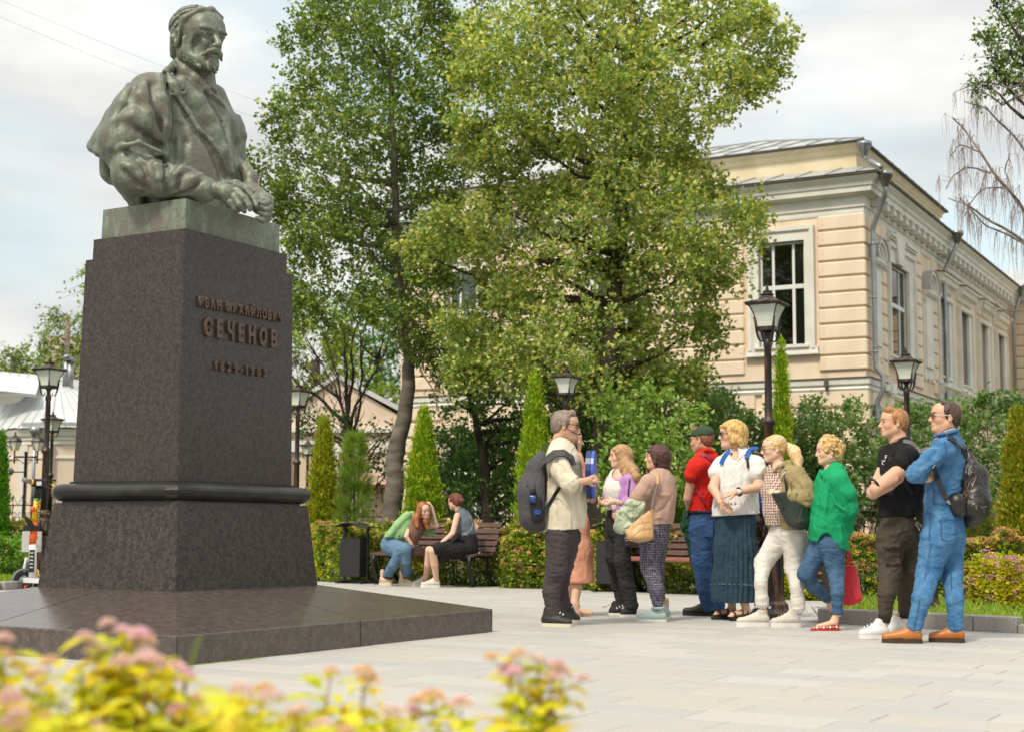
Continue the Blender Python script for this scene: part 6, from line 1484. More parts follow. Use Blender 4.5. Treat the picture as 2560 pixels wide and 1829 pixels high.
 def shoe(s,heel,toe,m,solem,w_=.042,hgt=.075,style='sneaker',sole=.024,name='shoe'):
  w_*=.93;sole*=.82;hgt*=1.18 if style!='leather' else 1.1
  """heel and toe: where the sole meets the ground in the photograph"""
  a,b=s.Gd(*heel),s.Gd(*toe);
  if abs(a[1]-b[1])>.10:b=b.copy();mid=a[1]+np.sign(b[1]-a[1])*.10;b=np.array([b[0]*mid/b[1],mid,0])
  d=nz(b-a);ln=np.linalg.norm(b-a);a=a+d*.035;e=b-d*.035;sd_=np.cross(UP,d);F=Field();z=sole
  F.rc(a+UP*(z+.030),a+d*ln*.25+UP*(z+.034),w_*.80,w_*.80,k=.01);F.rc(a+d*ln*.25+UP*(z+.030),e+UP*(z+.016),w_*.84,w_*.80,k=.03,flat=UP,f=1.15)
  if style in('sneaker','leather'):F.rc(a+d*.015+UP*(z+.05),a+d*.025+UP*(hgt+z),w_*.88,w_*.84,k=.02);F.rc(a+d*.05+UP*(hgt+z-.01),a+d*ln*.50+UP*(z+.030),w_*.55,w_*.55,k=.025)
  F.cut(a+UP*z*.6,-UP)
  if style in('sneaker','leather'):F.cut(a+UP*(hgt+z+.012),nz(UP-d*.25))
  if style=='flat':F.cut(a+UP*(z+.034)-d*0,nz(UP+d*.12));F.el(a+d*ln*.30+UP*(z+.055),(w_*1.5*1,w_*.62,.04),np.stack([d,sd_,UP],1),.006,-1)
  V,Fc=F.nets(.0055);n=vnormals(V,Fc);o=link(name,npmesh(name,V-s.b,Fc,m,True),s.t);s.gar.append(F)
  m2=MB();k=18;P=[]
  for i in range(k):
   t=2*PI*i/k;c,sn=math.cos(t),math.sin(t);u=(ln/2+.002)*(abs(c)**.75)*(1 if c>0 else-1);wv=w_*(1.02 if c>0 else .86)*(abs(sn)**.8)*(1 if sn>0 else-1);P.append((a-d*.035+e+d*.035)/2+d*u+sd_*wv)
  m2.prism([p+UP*.001 for p in P],UP*(z+.004));m2.v=[tuple(np.array(v)-s.b)for v in m2.v];m2.build('sole',solem,o)
  if style!='flat':
   l=MB()
   for i in range(4):c=a+d*(.075+.026*i)+UP*(hgt+z-.006-.011*i);l.tube([c-sd_*.018-UP*.008,c+UP*.006,c+sd_*.018-UP*.008],.0035,5)
   l.v=[tuple(np.array(v)-s.b)for v in l.v];l.build('laces',mat('laces','d8d6d0',.8)if style=='sneaker' else mat('brown_laces','7a4a20',.8),o)
  s.feet=getattr(s,'feet',[]);s.feet.append((a,d));return a,d,sd_
 def ankle(s,k):a,d=s.feet[k];return a+UP*.10+d*.015
 def torso(s,F,L_,fwd,k=.05):
  """L_: (point, half width, half depth) from the hips up"""
  z=.80 if F is s.F else .955
  for(p,w0,d0),(q,w1,d1)in zip(L_,L_[1:]):w0,w1=w0*z,w1*z;d0,d1=d0*z,d1*z;F.rc(p,q,w0,w1,k=k,flat=fwd,f=(w0+w1)/(d0+d1))
 def core(s,*pts):
  s.F.chain([s.J(*q)for q in pts],.030,k=.02)
 def strap(s,pts,w_,m,name='strap',th=.006,parent=None,F=None,nrm=(0,-1,0)):
  """flat band along world points"""
  P=[np.asarray(p,float)for p in pts];Q=[]
  for i in range(len(P)-1):
   for t in np.linspace(0,1,5,endpoint=False):Q.append(P[i]*(1-t)+P[i+1]*t)
  Q.append(P[-1]);b=MB();vs=[]
  for i,p in enumerate(Q):
   t=nz(Q[min(i+1,len(Q)-1)]-Q[max(i-1,0)]);n=nz(np.asarray(nrm,float)-np.dot(nrm,t)*t);sd_=np.cross(t,n);vs+=[p-sd_*w_/2,p+sd_*w_/2,p+sd_*w_/2+n*th,p-sd_*w_/2+n*th]
  k=len(Q);b.add(vs,[(4*i+j,4*i+(j+1)%4,4*i+4+(j+1)%4,4*i+4+j)for i in range(k-1)for j in range(4)]+[(3,2,1,0),(4*k-4,4*k-3,4*k-2,4*k-1)],False)
  return b
 def on(s,F,pts,out=.004):
  r=[]
  for x,y in pts:
   u,v=s.px(x,y);p=F.hit(u,v,near=s.Y-1.2);r.append(p-nz(ray(u,v))*out)
  return r
def bag_thing(name,label,cat,base,group=None):t=empty(name,base);tag(t,label,cat,group);return t
def bagmesh(t,name,F,m,h=.009,wr=.003,seed=1,wf=14,col=None,parent=None):
 V,Fc=F.nets(h);n=vnormals(V,Fc);V=V+n*((.35-np.abs(wav(V,wf,seed))**.7)*wr*1.3+wav(V,wf*2.3,seed+1)*wr*.3)[:,None];b=np.array(t.location)
 return link(name,npmesh(name,V-b,Fc,m,True),parent or t)
def bagbuild(t,mb,name,m,parent=None):b=np.array(t.location);mb.v=[tuple(np.array(v)-b)for v in mb.v];return mb.build(name,m,parent or t)
def fwdv(yaw):a=math.radians(yaw);return np.array([math.cos(a),math.sin(a),0])
white=mat('white_rubber','d6d4cd',.6);blackr=mat('black_rubber','1b1b1b',.7)
def short_hair(p,F,side=.0,top=.012,back=-.055,full=1.0):
 h=p.h;h.el(F,(-.022,0,.036),(.098*full,.0815*full,.088*full),.01);h.el(F,(-.055,0,-.005),(.058*full,.074*full,.070),.02)
 h.rc(F,(.045,-.03,.095),(.045,.03,.095),.020+top,k=.02)
 for s in(-1,1):h.rc(F,(.018,s*.072,.045),(.004,s*.074,-.012),.010,.008,.012)
 h.el(F,(.115,0,-.030),(.078,.10,.083),.01,-1);h.el(F,(.095,0,.030),(.044,.085,.045),.012,-1)
 for s in(-1,1):h.el(F,(-.006,s*.085,-.012),(.020,.016,.032),.008,-1)
 F.cut(h.P(-.05,0,back),h.R@np.array([.25,0,-1.]))
def glasses(p,m,lens=None,nm='glasses',tm=None,rr=.019):
 h=p.h;g=MB();P=h.P;s=h.s
 for q in(-1,1):
  c=(.104,q*.033,.001);pts=[P(c[0]-.010*abs(math.cos(t))*.0,c[1]+rr*1.15*math.cos(t),c[2]+rr*.85*math.sin(t))for t in np.linspace(0,2*PI,13)];g.tube(pts,.0022*s,5,caps=False)
 g.tube([P(.104,-.013,.004),P(.108,0,.008),P(.104,.013,.004)],.002*s,5)
 g.v=[tuple(np.array(v)-p.b)for v in g.v];o=g.build(nm,m,p.t)
 g=MB()
 for q in(-1,1):g.tube([P(.102,q*.055,.005),P(.05,q*.076,.007),P(-.005,q*.084,.008),P(-.03,q*.080,-.012)],.0026*s,5)
 g.v=[tuple(np.array(v)-p.b)for v in g.v];g.build('temple',tm or m,o)
 if lens is not None:
  for q in(-1,1):
   g=MB();c=(.104,q*.033,.001);pts=[P(c[0],c[1]+rr*1.1*math.cos(t),c[2]+rr*.8*math.sin(t))for t in np.linspace(0,2*PI,12,endpoint=False)];g.prism(pts,h.R@np.array([.002,0,0])*s)
   g.v=[tuple(np.array(v)-p.b)for v in g.v];g.build('lens',lens,o)
 return o
dklens=mat('dark_lens','15110f',.08,spec=.8);clens=glass('clear_lens',(.2,.2,.2),.05);blkpl=mat('black_plastic','151515',.35)
Z4,Z5,Z6,ZS=(1280,1000,2.706),(1680,1000,2.706),(2080,980,2.3875),(820,1200,5.166)
# ---- 1 the guide in a cream shirt, seen from his right side
def guide():
 p=Person('man in cream shirt and dark trousers facing the group, holding a blue folder',Z4,12.15,skin=(.56,.33,.22));J=p.J;fw=fwdv(-6)
 p.start(p.Gd(300,1520));p.brow=np.array([.12,.09,.06])
 p.head(362,172,0,-4,3,0,1.10,neck=J(325,285),nr=.062)
 p.F.el(p.h.P(.045,0,-.095),np.array([.045,.045,.03]),p.h.R,.03)
 sh1,sh2=J(300,395,-.19),J(350,380,.20)
 el1,wr1=J(378,566,-.30),J(495,546,-.285);el2,wr2=J(420,560,.22),J(515,590,.10)
 p.torso(p.F,[(J(345,800),.15,.11),(J(350,650),.16,.13),(J(335,420),.16,.11)],fw)
 p.limb([sh1,el1,wr1],[.055,.046,.031]);p.limb([sh2,el2,wr2],[.055,.046,.031])
 p.hand(wr1,J(560,528,-.27)-wr1,(.2,.9,-.1),.75,1.08,1);p.hand(wr2,J(570,560,.05)-wr2,(.2,-.9,-.1),.7,1.05,-1)
 F=Field();p.torso(F,[(J(345,905),.205,.175),(J(362,740),.198,.178),(J(362,600),.195,.168),(J(345,440),.198,.142),(J(332,360),.155,.10)],fw,.06)
 F.rc(sh1,sh2,.085,.085,k=.06);F.rc(J(322,320),J(345,360),.062,.10,k=.05)
 F.chain([sh1,J(335,480,-.24),J(388,560,-.285)],[.088,.082,.084],k=.03);F.rc(J(375,540,-.28),J(405,569,-.292),.076,.088,k=.006,cap=True)
 F.chain([sh2,el2],[.085,.075],k=.03)
 F.cut(J(350,880),nz(np.array([.10,0,-1])));col=lambda pts,r:F.chain(p.on(F,pts,-.004),r,k=.008)
 F.chain([J(300,275,-.06),J(345,268,-.075),J(395,308,-.07),J(435,350,-.04)],[.012,.015,.015,.010],k=.008)
 F.chain([J(290,272,0),J(300,272,-.06)],[.013,.013],k=.01)
 for pts,r,k,op in(([(260,330),(300,400),(330,500)],[.008,.012,.010],.02,-1),([(470,560),(440,650),(455,760),(490,880)],[.008,.010,.010,.010],.02,-1),([(240,420),(250,560),(235,700),(215,850)],[.010,.012,.012,.010],.025,1),([(300,600),(290,700),(300,860)],[.008,.010,.010],.02,-1),([(400,610),(380,720),(400,880)],[.009,.012,.011],.02,1),([(330,430),(360,480),(420,520)],[.007,.010,.007],.02,-1)):F.chain(p.on(F,pts,0),r,k=k,op=op)
 shirt=cloth('cream_shirt','d9cfba','c9bda5',n=4);p.add('shirt',F,shirt,.009,.0045,seed=3)
 for x,y in((505,560),(507,640),(510,720),(508,800)):
  m=MB();c=J(x-6,y,-.01)-p.b;m.tube([c,c+np.array([.012,-.004,0])],.006,8);m.build('button',mat('pale_button','cfc8b8',.5),p.t)
 p.shoe((200,1528),(405,1540),mat('sport_black','232322',.6,'3a3936',40,.5),mat('cream_sole','cfc8ad',.6),.050,.10,sole=.030);p.shoe((335,1500),(458,1517),MATS['sport_black'],MATS['cream_sole'],.048,.10,sole=.028)
 T=Field();T.rc(J(345,860),J(340,930),.165,.165,k=.05,flat=fw,f=1.25)
 a1,a2=J(283,1440,p.ankle(0)[1]-p.Y+.0),J(362,1400,p.ankle(1)[1]-p.Y)
 T.chain([J(315,920,-.09),J(300,1140,-.12),J(265,1290,a1[1]-p.Y),a1],[.118,.092,.075,.072],k=.03);T.chain([J(385,920,.09),J(345,1130,.06),J(325,1290,a2[1]-p.Y),a2],[.115,.088,.072,.068],k=.03)
 for pts in([(400,1000),(330,1100),(270,1140)],[(250,1180),(300,1200),(340,1190)],[(225,1380),(270,1390),(310,1370)],[(225,1300),(270,1320),(310,1300)]):T.chain(p.on(T,pts,0),.006,k=.016,op=1)
 p.add('trousers',T,cloth('charcoal_trousers','4a4345','3a3436',n=8),.009,.004,seed=8,ws=(1,1,1))
 H=Field();short_hair(p,H,back=-.085);p.hair(H,'6b5b4d','9a8b7c',2);glasses(p,blkpl,dklens);p.finish()
 # microphone at the cheek
 m=MB();m.tube([p.h.P(-.005,-.082,-.01),p.h.P(.06,-.075,-.05),p.h.P(.11,-.03,-.065)],.003,5);m.lathe([(.006,-.008),(.011,0),(.008,.012)],p.h.P(.115,-.025,-.062),8);m.v=[tuple(np.array(v)-p.b)for v in m.v];m.build('headset_microphone',blkpl,p.t)
 # backpack
 t=bag_thing('backpack','grey backpack with a bottle pocket on the back of the man in the cream shirt','backpack',J(170,850));B=Field();gx=fwdv(-12)
 B.chain([J(175,480,-.02),J(150,620,-.02),J(150,770,-.02)],[.12,.155,.150],k=.05,flat=fw,f=1.15);B.rc(J(200,440,-.02),J(205,760,-.02),.12,.14,k=.04,flat=fw,f=1.6);B.rc(J(95,600,-.02),J(110,760,-.02),.11,.12,k=.03,flat=fw,f=1.9)
 B.cut(J(232,600),fw);B.chain(p.on(B,[(95,520),(110,620),(140,760),(150,830)],0),.006,k=.008,op=-1);B.chain(p.on(B,[(190,470),(160,560),(160,700),(185,820)],0),.006,k=.008,op=-1)
 gb=mat('backpack_grey','4b4a4d',.75,'3b3a3d',30,.5,bump=.3,bscale=200);bm=mat('backpack_black','1e1e20',.8)
 bagmesh(t,'body',B,gb,.009,.003)
 P_=Field();P_.rc(J(160,690,-.17),J(175,790,-.17),.055,.055,k=.01,flat=(0,1,0),f=1.6);bagmesh(t,'side_pocket',P_,bm,.008,.002)
 m=MB();c0=J(140,600,-.20);m.tube([J(142,690,-.20),J(140,640,-.20)],.026,12);o=bagbuild(t,m,'bottle',mat('bottle_blue','2c4c9c',.3));m=MB();m.tube([J(140,640,-.20),J(139,600,-.20)],.022,12);bagbuild(t,m,'bottle_cap',bm,None);m=MB();m.tube([J(139,655,-.2),J(140,648,-.2)],.028,12);bagbuild(t,m,'bottle_ring',pipem)
 hd=p.strap([J(135,440,-.02),J(130,395,-.02),J(165,400,-.02),J(175,445,-.02)],.03,gb,nrm=(0,0,1));bagbuild(t,hd,'handle',gb)
 st_=p.strap([J(205,445,-.16)]+p.on(F,[(240,400),(290,362),(350,358),(395,390),(408,440)],.012),.062,gb,th=.014,nrm=(0,-1,.6));bagbuild(t,st_,'shoulder_strap',gb)
 st_=p.strap([J(215,760,-.16)]+p.on(F,[(245,715),(290,640),(325,585)],.008),.030,bm,nrm=(0,-1,.2));bagbuild(t,st_,'lower_strap',bm)
 st_=p.strap([J(200,420,.14),J(210,330,.13),J(250,300,.13),J(300,290,.12)],.06,gb,th=.014,nrm=(-.8,0,.6));bagbuild(t,st_,'shoulder_strap',gb)
 m=MB();c=J(172,755,-.225);m.tube([c+np.array([.022*math.cos(a),0,.014*math.sin(a)])for a in np.linspace(0,2*PI,12)],.004,5);m.tube([c+np.array([-.01,0,.012]),c+np.array([.008,0,-.012])],.004,5);bagbuild(t,m,'carabiner',mat('carabiner_blue','3f74e0',.3,metal=.4))
 # folder
 t=bag_thing('folder','blue folder held upright in front of the man in the cream shirt','folder',J(540,500));ff=nz(np.array([1.,-.25,0]));sd_=nz(np.array([.18,1,0]));c=J(533,500,-.13)
 def outl(dx):return[c+ff*dx+sd_*y+UP*z for y,z in[(.14*math.sin(a),.195*math.cos(a))if math.cos(a)>0 else(.14*math.sin(a)*(1+math.cos(a)*.25),.20*math.cos(a))for a in np.linspace(0,2*PI,22,endpoint=False)]]
 m=MB();m.prism(outl(.015),ff*.022);bagbuild(t,m,'cover',mat('folder_blue','3556b8',.35));m=MB();m.prism(outl(-.03),ff*.042);bagbuild(t,m,'pages_case',mat('folder_navy','10275f',.4))
 m=MB();q=J(500,475,-.24);m.tube([q,q-ff*.008],.008,8);bagbuild(t,m,'stud',mat('stud','c08c80',.4))
 t=bag_thing('radio_transmitter','small black transmitter hanging from a loop under the blue folder','transmitter',J(528,730));m=MB();m.rbox(J(528,728,-.1),(.035,.02,.085),r=.006);bagbuild(t,m,'case',blkpl);m=MB();m.tube([J(528,700,-.1),J(520,640,-.1),J(535,610,-.1),J(545,640,-.1),J(530,670,-.1)],.0025,5);bagbuild(t,m,'cord',blkpl)
guide()
# ---- 2 the woman half hidden behind him
def peach():
 p=Person('woman in long peach slit dress, half hidden behind the man in the cream shirt',Z4,13.55,skin=(.63,.39,.27));J=p.J;fw=fwdv(20);p.start(p.Gd(410,1450))
 p.head(405,270,0,10,0,0,.98,1,neck=J(405,380));sh1,sh2=J(430,435,-.14),J(420,430,.15);p.torso(p.F,[(J(420,800),.14,.10),(J(420,430),.13,.09)],fw)
 w1=J(535,620,-.08);p.limb([sh1,J(470,590,-.14),w1],[.042,.036,.026]);p.hand(w1,J(545,690,-.05)-w1,(0,1,0),.5,.95);p.limb([sh2,J(440,600,.18),J(480,720,.15)],[.042,.036,.026])
 D=Field();p.torso(D,[(J(440,1230),.19,.165),(J(430,1020),.185,.16),(J(420,850),.17,.13),(J(425,680),.14,.105),(J(425,520),.155,.11),(J(420,420),.13,.09)],fw,.05);D.rc(sh1,sh2,.055,.055,k=.05);D.cut(J(440,1235),(0,0,-1));
 D.rc(J(475,1040,-.20),J(500,1260,-.22),.012,.060,k=.01,op=-1)
 p.add('dress',D,cloth('peach_dress','d59a80','c3856b',n=12),.009,.004,seed=4)
 for(hx,hy),(tx,ty),kx in(((400,1462),(462,1460),0),((345,1425),(388,1430),1)):p.shoe((hx,hy),(tx+18,ty+3),mat('blush_sandal','c09384',.5),mat('blush_sole','9d7263',.6),.036,.03,'flat',.022,'sandal')
 a,b=p.ankle(0),p.ankle(1);p.limb([J(470,1100,-.06),J(450,1200,-.06),J(422,1380,a[1]-p.Y),a],[.068,.058,.036,.034]);p.limb([J(400,1100,.06),J(385,1220,.06),J(370,1370,b[1]-p.Y),b],[.066,.056,.036,.034])
 for k in(0,1):a,d=p.feet[k];p.F.rc(a+UP*.055,a+d*.14+UP*.035,.030,.024,k=.02,flat=UP,f=1.1);p.F.rc(a+UP*.08,a+UP*.12,.03,.032,k=.02)
 H=Field();h=p.h;h.el(H,(-.02,0,.03),(.105,.088,.098),.01);h.rc(H,(-.05,0,-.02),(-.04,0,-.11),.080,.070,.03);h.el(H,(.10,0,-.03),(.07,.08,.09),.01,-1);p.hair(H,'a8804e','d0ad78',3)
 h=p.h;m=MB();m.tube([h.P(.03,-.09,.0),h.P(.02,-.095,-.05),h.P(.03,-.09,-.09)],.012,6);m.v=[tuple(np.array(v)-p.b)for v in m.v];m.build('hair_clip',mat('hair_clip','2a2622',.4),p.t);p.finish()
peach()
# ---- 3 young woman in lilac
def lilac():
 p=Person('young woman with long fair hair in open lilac shirt and black jeans',Z4,13.45,skin=(.68,.45,.33));J=p.J;fw=fwdv(208);p.start(p.Gd(770,1462));p.brow=np.array([.25,.17,.10])
 p.head(732,378,0,184,0,0,.94,1,1.0,neck=J(738,500),nr=.046);s1,s2=J(805,545,-.14),J(680,545,.12);p.torso(p.F,[(J(725,800),.14,.10),(J(722,560),.14,.095),(J(735,520),.10,.07)],fw,.04)
 w1,w2=J(688,684,-.22),J(645,700,-.10);e1,e2=J(798,705,-.20),J(668,690,.06);p.limb([s1,e1,w1],[.044,.036,.024]);p.limb([s2,e2,w2],[.044,.036,.024])
 p.hand(w1,J(610,690,-.18)-w1,(0,1,-.3),.8,.92,1);p.hand(w2,J(600,690,-.12)-w2,(0,-.6,.6),.8,.92,-1)
 W=Field();p.torso(W,[(J(725,790),.135,.10),(J(718,700),.130,.098),(J(706,610),.145,.120),(J(722,545),.135,.09)],fw,.04);W.cut(J(720,745),(0,0,-1));W.el(J(715,500,-.08),(.055,.10,.06),None,.01,-1);p.add('tank_top',W,cloth('white_cotton','dcdad6','cfcdc9'),.008,.002)
 Fh=Field();p.torso(Fh,[(J(742,935),.165,.13),(J(745,780),.16,.128),(J(745,640),.165,.135),(J(748,545),.155,.105)],fw,.04);Fh.rc(s1,s2,.062,.062,k=.04);Fh.chain([s1,J(812,610,-.17),J(800,690,-.19),J(775,695,-.20)],[.066,.064,.062,.055],k=.03);Fh.chain([s2,J(650,640,.09)],[.062,.055],k=.03)
 Fh.cut(J(745,915),nz(np.array([-.35,0,-1])));c=J(690,640,0);Fh.bx(c+fwdv(215)*.15+np.cross(UP,fw)*0,(.17,.036,.7),np.stack([fwdv(215),np.cross(UP,fwdv(215)),UP],1),.01,.01,-1)
 Fh.el(J(728,485,-.05),(.085,.09,.07),None,.02,-1);Fh.chain([J(755,495,-.12),J(800,500,-.12),J(830,500,-.08)],[.016,.018,.012],k=.01)
 for pts,r in(([(770,560),(760,700),(750,880)],[.006,.009,.008]),([(800,560),(790,640),(820,680)],[.006,.008,.006])):Fh.chain(p.on(Fh,pts,0),r,k=.015,op=-1)
 p.add('lilac_shirt',Fh,cloth('lilac_linen','b98cc4','a578b2',n=10),.008,.004,seed=5)
 p.shoe((748,1455),(652,1452),mat('black_suede','272524',.8),white,.040,.08,sole=.022);p.shoe((848,1466),(728,1466),MATS['black_suede'],white,.042,.085,sole=.026)
 T=Field();a,b=p.ankle(0),p.ankle(1);T.rc(J(715,745),J(715,850),.125,.145,k=.04,flat=fw,f=1.25)
 T.chain([J(688,850,.07),J(680,1060,.06),J(715,1250,a[1]-p.Y),J(735,1370,a[1]-p.Y)],[.090,.072,.060,.052],k=.03);T.chain([J(762,850,-.07),J(745,1080,-.08),J(778,1250,b[1]-p.Y),J(808,1385,b[1]-p.Y)],[.098,.084,.075,.072],k=.03)
 p.add('jeans',T,denim('black_denim','302f31','3d3c3e','49484a'),.009,.004,seed=6,ws=(1,1,1));p.limb([J(735,1360,a[1]-p.Y),a-UP*.05],.034);p.limb([J(805,1380,b[1]-p.Y),b-UP*.05],.034)
 H=Field();h=p.h;h.el(H,(-.020,0,.032),(.104,.086,.093),.01);h.rc(H,(-.045,.0,.0),(-.075,.01,-.13),.080,.062,.04);h.rc(H,(-.075,.01,-.13),(-.105,.02,-.30),.060,.030,.03,flat=(1,0,0),f=1.3);h.rc(H,(.035,.062,.03),(-.01,.078,-.14),.020,.016,.02);h.chain(H,[(-.01,.078,-.10),(-.06,.12,-.20),(-.10,.165,-.32),(-.12,.18,-.44)],[.036,.044,.036,.010],.03);h.rc(H,(.035,-.062,.03),(.0,-.078,-.20),.02,.014,.02)
 H.chain([h.P(-.04,.07,-.06),J(812,470,-.12),J(838,520,-.19),J(856,575,-.21)],[.040,.042,.034,.010],k=.03);H.chain([h.P(-.07,.0,-.08),J(820,480,.0),J(845,540,.02)],[.06,.05,.02],k=.03)
 h.el(H,(.122,0,-.045),(.076,.062,.088),.008,-1);h.rc(H,(.066,-.04,.062),(.066,.04,.062),.020,k=.02);p.hair(H,'8f6a40','c6a173',4,ws=(1,1,.1));
 m=MB();c=J(650+0,0,0);c=w1*.75+e1*.25;m.tube([c+.030*(math.cos(t)*np.array([0,1,0])+math.sin(t)*UP)for t in np.linspace(0,2*PI,14)],.005,6);m.v=[tuple(np.array(v)-p.b)for v in m.v];m.build('bracelet',white,p.t);p.finish()
 t=bag_thing('handbag','small dark brown bag hanging behind the hip of the woman in lilac','handbag',J(810,985));B=Field();B.bx(J(815,955,-.16),(.055,.025,.028),None,.02,.01);bagmesh(t,'body',B,mat('brown_leather','3a2624',.4),.007,.002);st_=p.strap([J(790,930,-.2)]+p.on(Fh,[(782,760),(785,640),(795,530)],.004),.010,None,nrm=(0,-1,0));bagbuild(t,st_,'strap',mat('brown_leather','3a2624',.4))
lilac()
# ---- 4 woman in beige T-shirt
def beige():
 p=Person('woman with dark brown bob in beige T-shirt and patterned trousers',Z4,12.9,skin=(.61,.37,.25));J=p.J;fw=fwdv(158);p.start(p.Gd(980,1490));p.brow=np.array([.08,.04,.03])
 p.head(978,385,0,176,-2,0,.96,1,.97,neck=J(1000,510),nr=.05);s1,s2=J(925,560,-.17),J(1055,545,.13);p.torso(p.F,[(J(980,850),.15,.12),(J(1000,560),.15,.11)],fw)
 e1,w1=J(832,690,-.16),J(745,760,-.08);e2=J(900,700,.15);p.limb([s1,e1,w1],[.052,.044,.028]);p.limb([s2,e2],[.05,.04]);p.hand(w1,(-.6,.3,-.3),(0,1,-.3),.6,.9)
 Fh=Field();p.torso(Fh,[(J(985,860),.158,.135),(J(995,740),.156,.14),(J(1000,640),.168,.145),(J(1005,565),.160,.12)],fw,.05);Fh.rc(s1,s2,.075,.075,k=.05);Fh.rc(J(995,510),J(1000,560),.075,.10,k=.04);Fh.chain([s1,J(880,620,-.18),J(850,650,-.18)],[.078,.072,.068],k=.03);Fh.rc(J(868,630,-.18),J(842,662,-.175),.068,.068,k=.006,cap=True);Fh.cut(J(985,842),nz(np.array([.05,0,-1])))
 for pts,r,op in(([(960,600),(1010,640),(1070,640)],[.006,.010,.007],1),([(930,590),(900,650),(960,700)],[.006,.010,.007],-1),([(1080,640),(1040,720),(980,760)],[.006,.009,.006],-1),([(960,800),(1000,790),(1060,810)],[.006,.010,.006],1)):Fh.chain(p.on(Fh,pts,0),r,k=.018,op=op)
 p.add('t_shirt',Fh,cloth('beige_jersey','b8998a','a98a7b',n=10,bs=400),.009,.004,seed=7)
 p.shoe((1047,1500),(850,1497),mat('mint_canvas','a9bdb6',.8,'98aea8',40,.5),white,.044,.075,sole=.026);p.shoe((1076,1480),(985,1480),MATS['mint_canvas'],white,.042,.08,sole=.026)
 T=Field();a,b=p.ankle(0),p.ankle(1);T.rc(J(975,830),J(962,930),.145,.155,k=.04,flat=fw,f=1.12);T.chain([J(935,930,-.06),J(932,1120,-.08),J(975,1280,a[1]-p.Y),J(988,1395,a[1]-p.Y)],[.110,.088,.070,.058],k=.03);T.chain([J(985,930,.08),J(970,1120,.07),J(990,1280,b[1]-p.Y),J(1005,1390,b[1]-p.Y)],[.112,.085,.066,.055],k=.03)
 p.add('patterned_trousers',T,pattern('blue_print','2f3450','a8a29e','8b7f7a',62),.009,.0045,seed=9,ws=(1,1,1));Cf=Field();Cf.rc(J(988,1392,a[1]-p.Y),J(990,1415,a[1]-p.Y),.062,.062,k=.005,cap=True);p.add('trouser_cuff',Cf,cloth('pale_cuff','9aa8ae'),.008,.001)
 for q in(a,b):p.limb([q+UP*.06,q-UP*.05],[.036,.034])
 H=Field();h=p.h;h.el(H,(-.022,0,.035),(.108,.092,.096),.01);h.rc(H,(-.05,0,.0),(-.045,0,-.075),.092,.080,.03);h.rc(H,(.03,.06,.02),(.015,.078,-.06),.022,.020,.02);h.rc(H,(.03,-.06,.02),(.015,-.078,-.06),.022,.020,.02);h.el(H,(.122,0,-.045),(.078,.078,.085),.01,-1);h.rc(H,(.075,-.04,.055),(.075,.04,.055),.018,k=.02);H.cut(h.P(0,0,-.115),h.R@np.array([0,0,-1.]));p.hair(H,'2c1712','5b3328',5);p.finish()
 # quilted shoulder bag
 t=bag_thing('shoulder_bag','tan quilted shoulder bag with a chain strap at the side of the woman in beige','shoulder bag',J(870,930));B=Field();tan=mat('tan_leather','c39c6c',.42,'b58c5c',12,.5)
 hq=[J(772,888,-.27),J(800,912,-.27),J(938,918,-.27),J(945,742,-.27)]
 for i in range(14):f=i/13;B.rc(hq[0]*(1-f)+hq[3]*f,hq[1]*(1-f)+hq[2]*f,.012+.008*math.sin(PI*f),.020+.035*math.sin(PI*(.15+f*.8)),k=.015,flat=(0,1,0),f=.9)
 for pts in([(800,880),(860,840),(930,830)],[(830,915),(880,880),(940,875)],[(860,800),(900,850),(915,910)]):B.chain(p.on(B,pts,0),.0045,k=.008,op=-1)
 bagmesh(t,'body',B,tan,.008,.003);st_=p.strap(p.on(Fh,[(975,500),(985,535),(982,565)],.006),.024,None,nrm=(0,-1,0));bagbuild(t,st_,'strap_pad',tan)
 m=MB();c0,c1=J(980,565,-.24),J(945,728,-.28)
 for i in range(22):f=i/21;q=c0*(1-f)+c1*f;m.tube([q+UP*.006,q-UP*.005+np.array([.003*(-1)**i,0,0])],.0055,5)
 m.tube([J(968,600,-.26),J(942,715,-.28)],.003,5);bagbuild(t,m,'chain',mat('silver_chain','b9b2a4',.3,metal=.8));m=MB();m.tube([J(925,735,-.335),J(945,755,-.335)],.004,5);bagbuild(t,m,'toggle',blkpl)
 t=bag_thing('draped_jacket','crumpled pale green jacket draped over the forearm of the woman in beige','jacket',J(790,800));B=Field();r=random.Random(3)
 for pts,rr in(([(825,695),(765,765),(730,870)],.040),([(868,705),(800,790),(765,870)],.040),([(790,695),(738,780),(715,850)],.034),([(875,715),(855,770),(800,800)],.038)):B.chain([J(x,y,-.21+.02*r.uniform(-1,1))for x,y in pts],rr,k=.03,flat=(0,1,0),f=1.2)
 for k in range(16):x,y=r.uniform(720,870),r.uniform(690,860);x=min(x,1560-y*.85);a=r.uniform(0,PI);q=[(x+30*math.cos(a)*i,y+26*math.sin(a)*i)for i in(-1,0,1)];B.chain(p.on(B,q,0),[.008,.014,.008],k=.008,op=r.choice((1,-1,-1)))
 bagmesh(t,'cloth',B,cloth('sage_jacket','b9c4aa','a9b599',n=10),.006,.009,wf=13)
 t=bag_thing('sunglasses','sunglasses hanging below the tan shoulder bag','sunglasses',J(790,935));m=MB()
 for x in(775,800):m.tube([J(x+11*math.cos(a_),940+8*math.sin(a_),-.33)for a_ in np.linspace(0,2*PI,12)],.0025,5)
 m.tube([J(765,935,-.33),J(770,905,-.30)],.0025,5);bagbuild(t,m,'frame',mat('thin_frame','8a8580',.3,metal=.6))
beige()
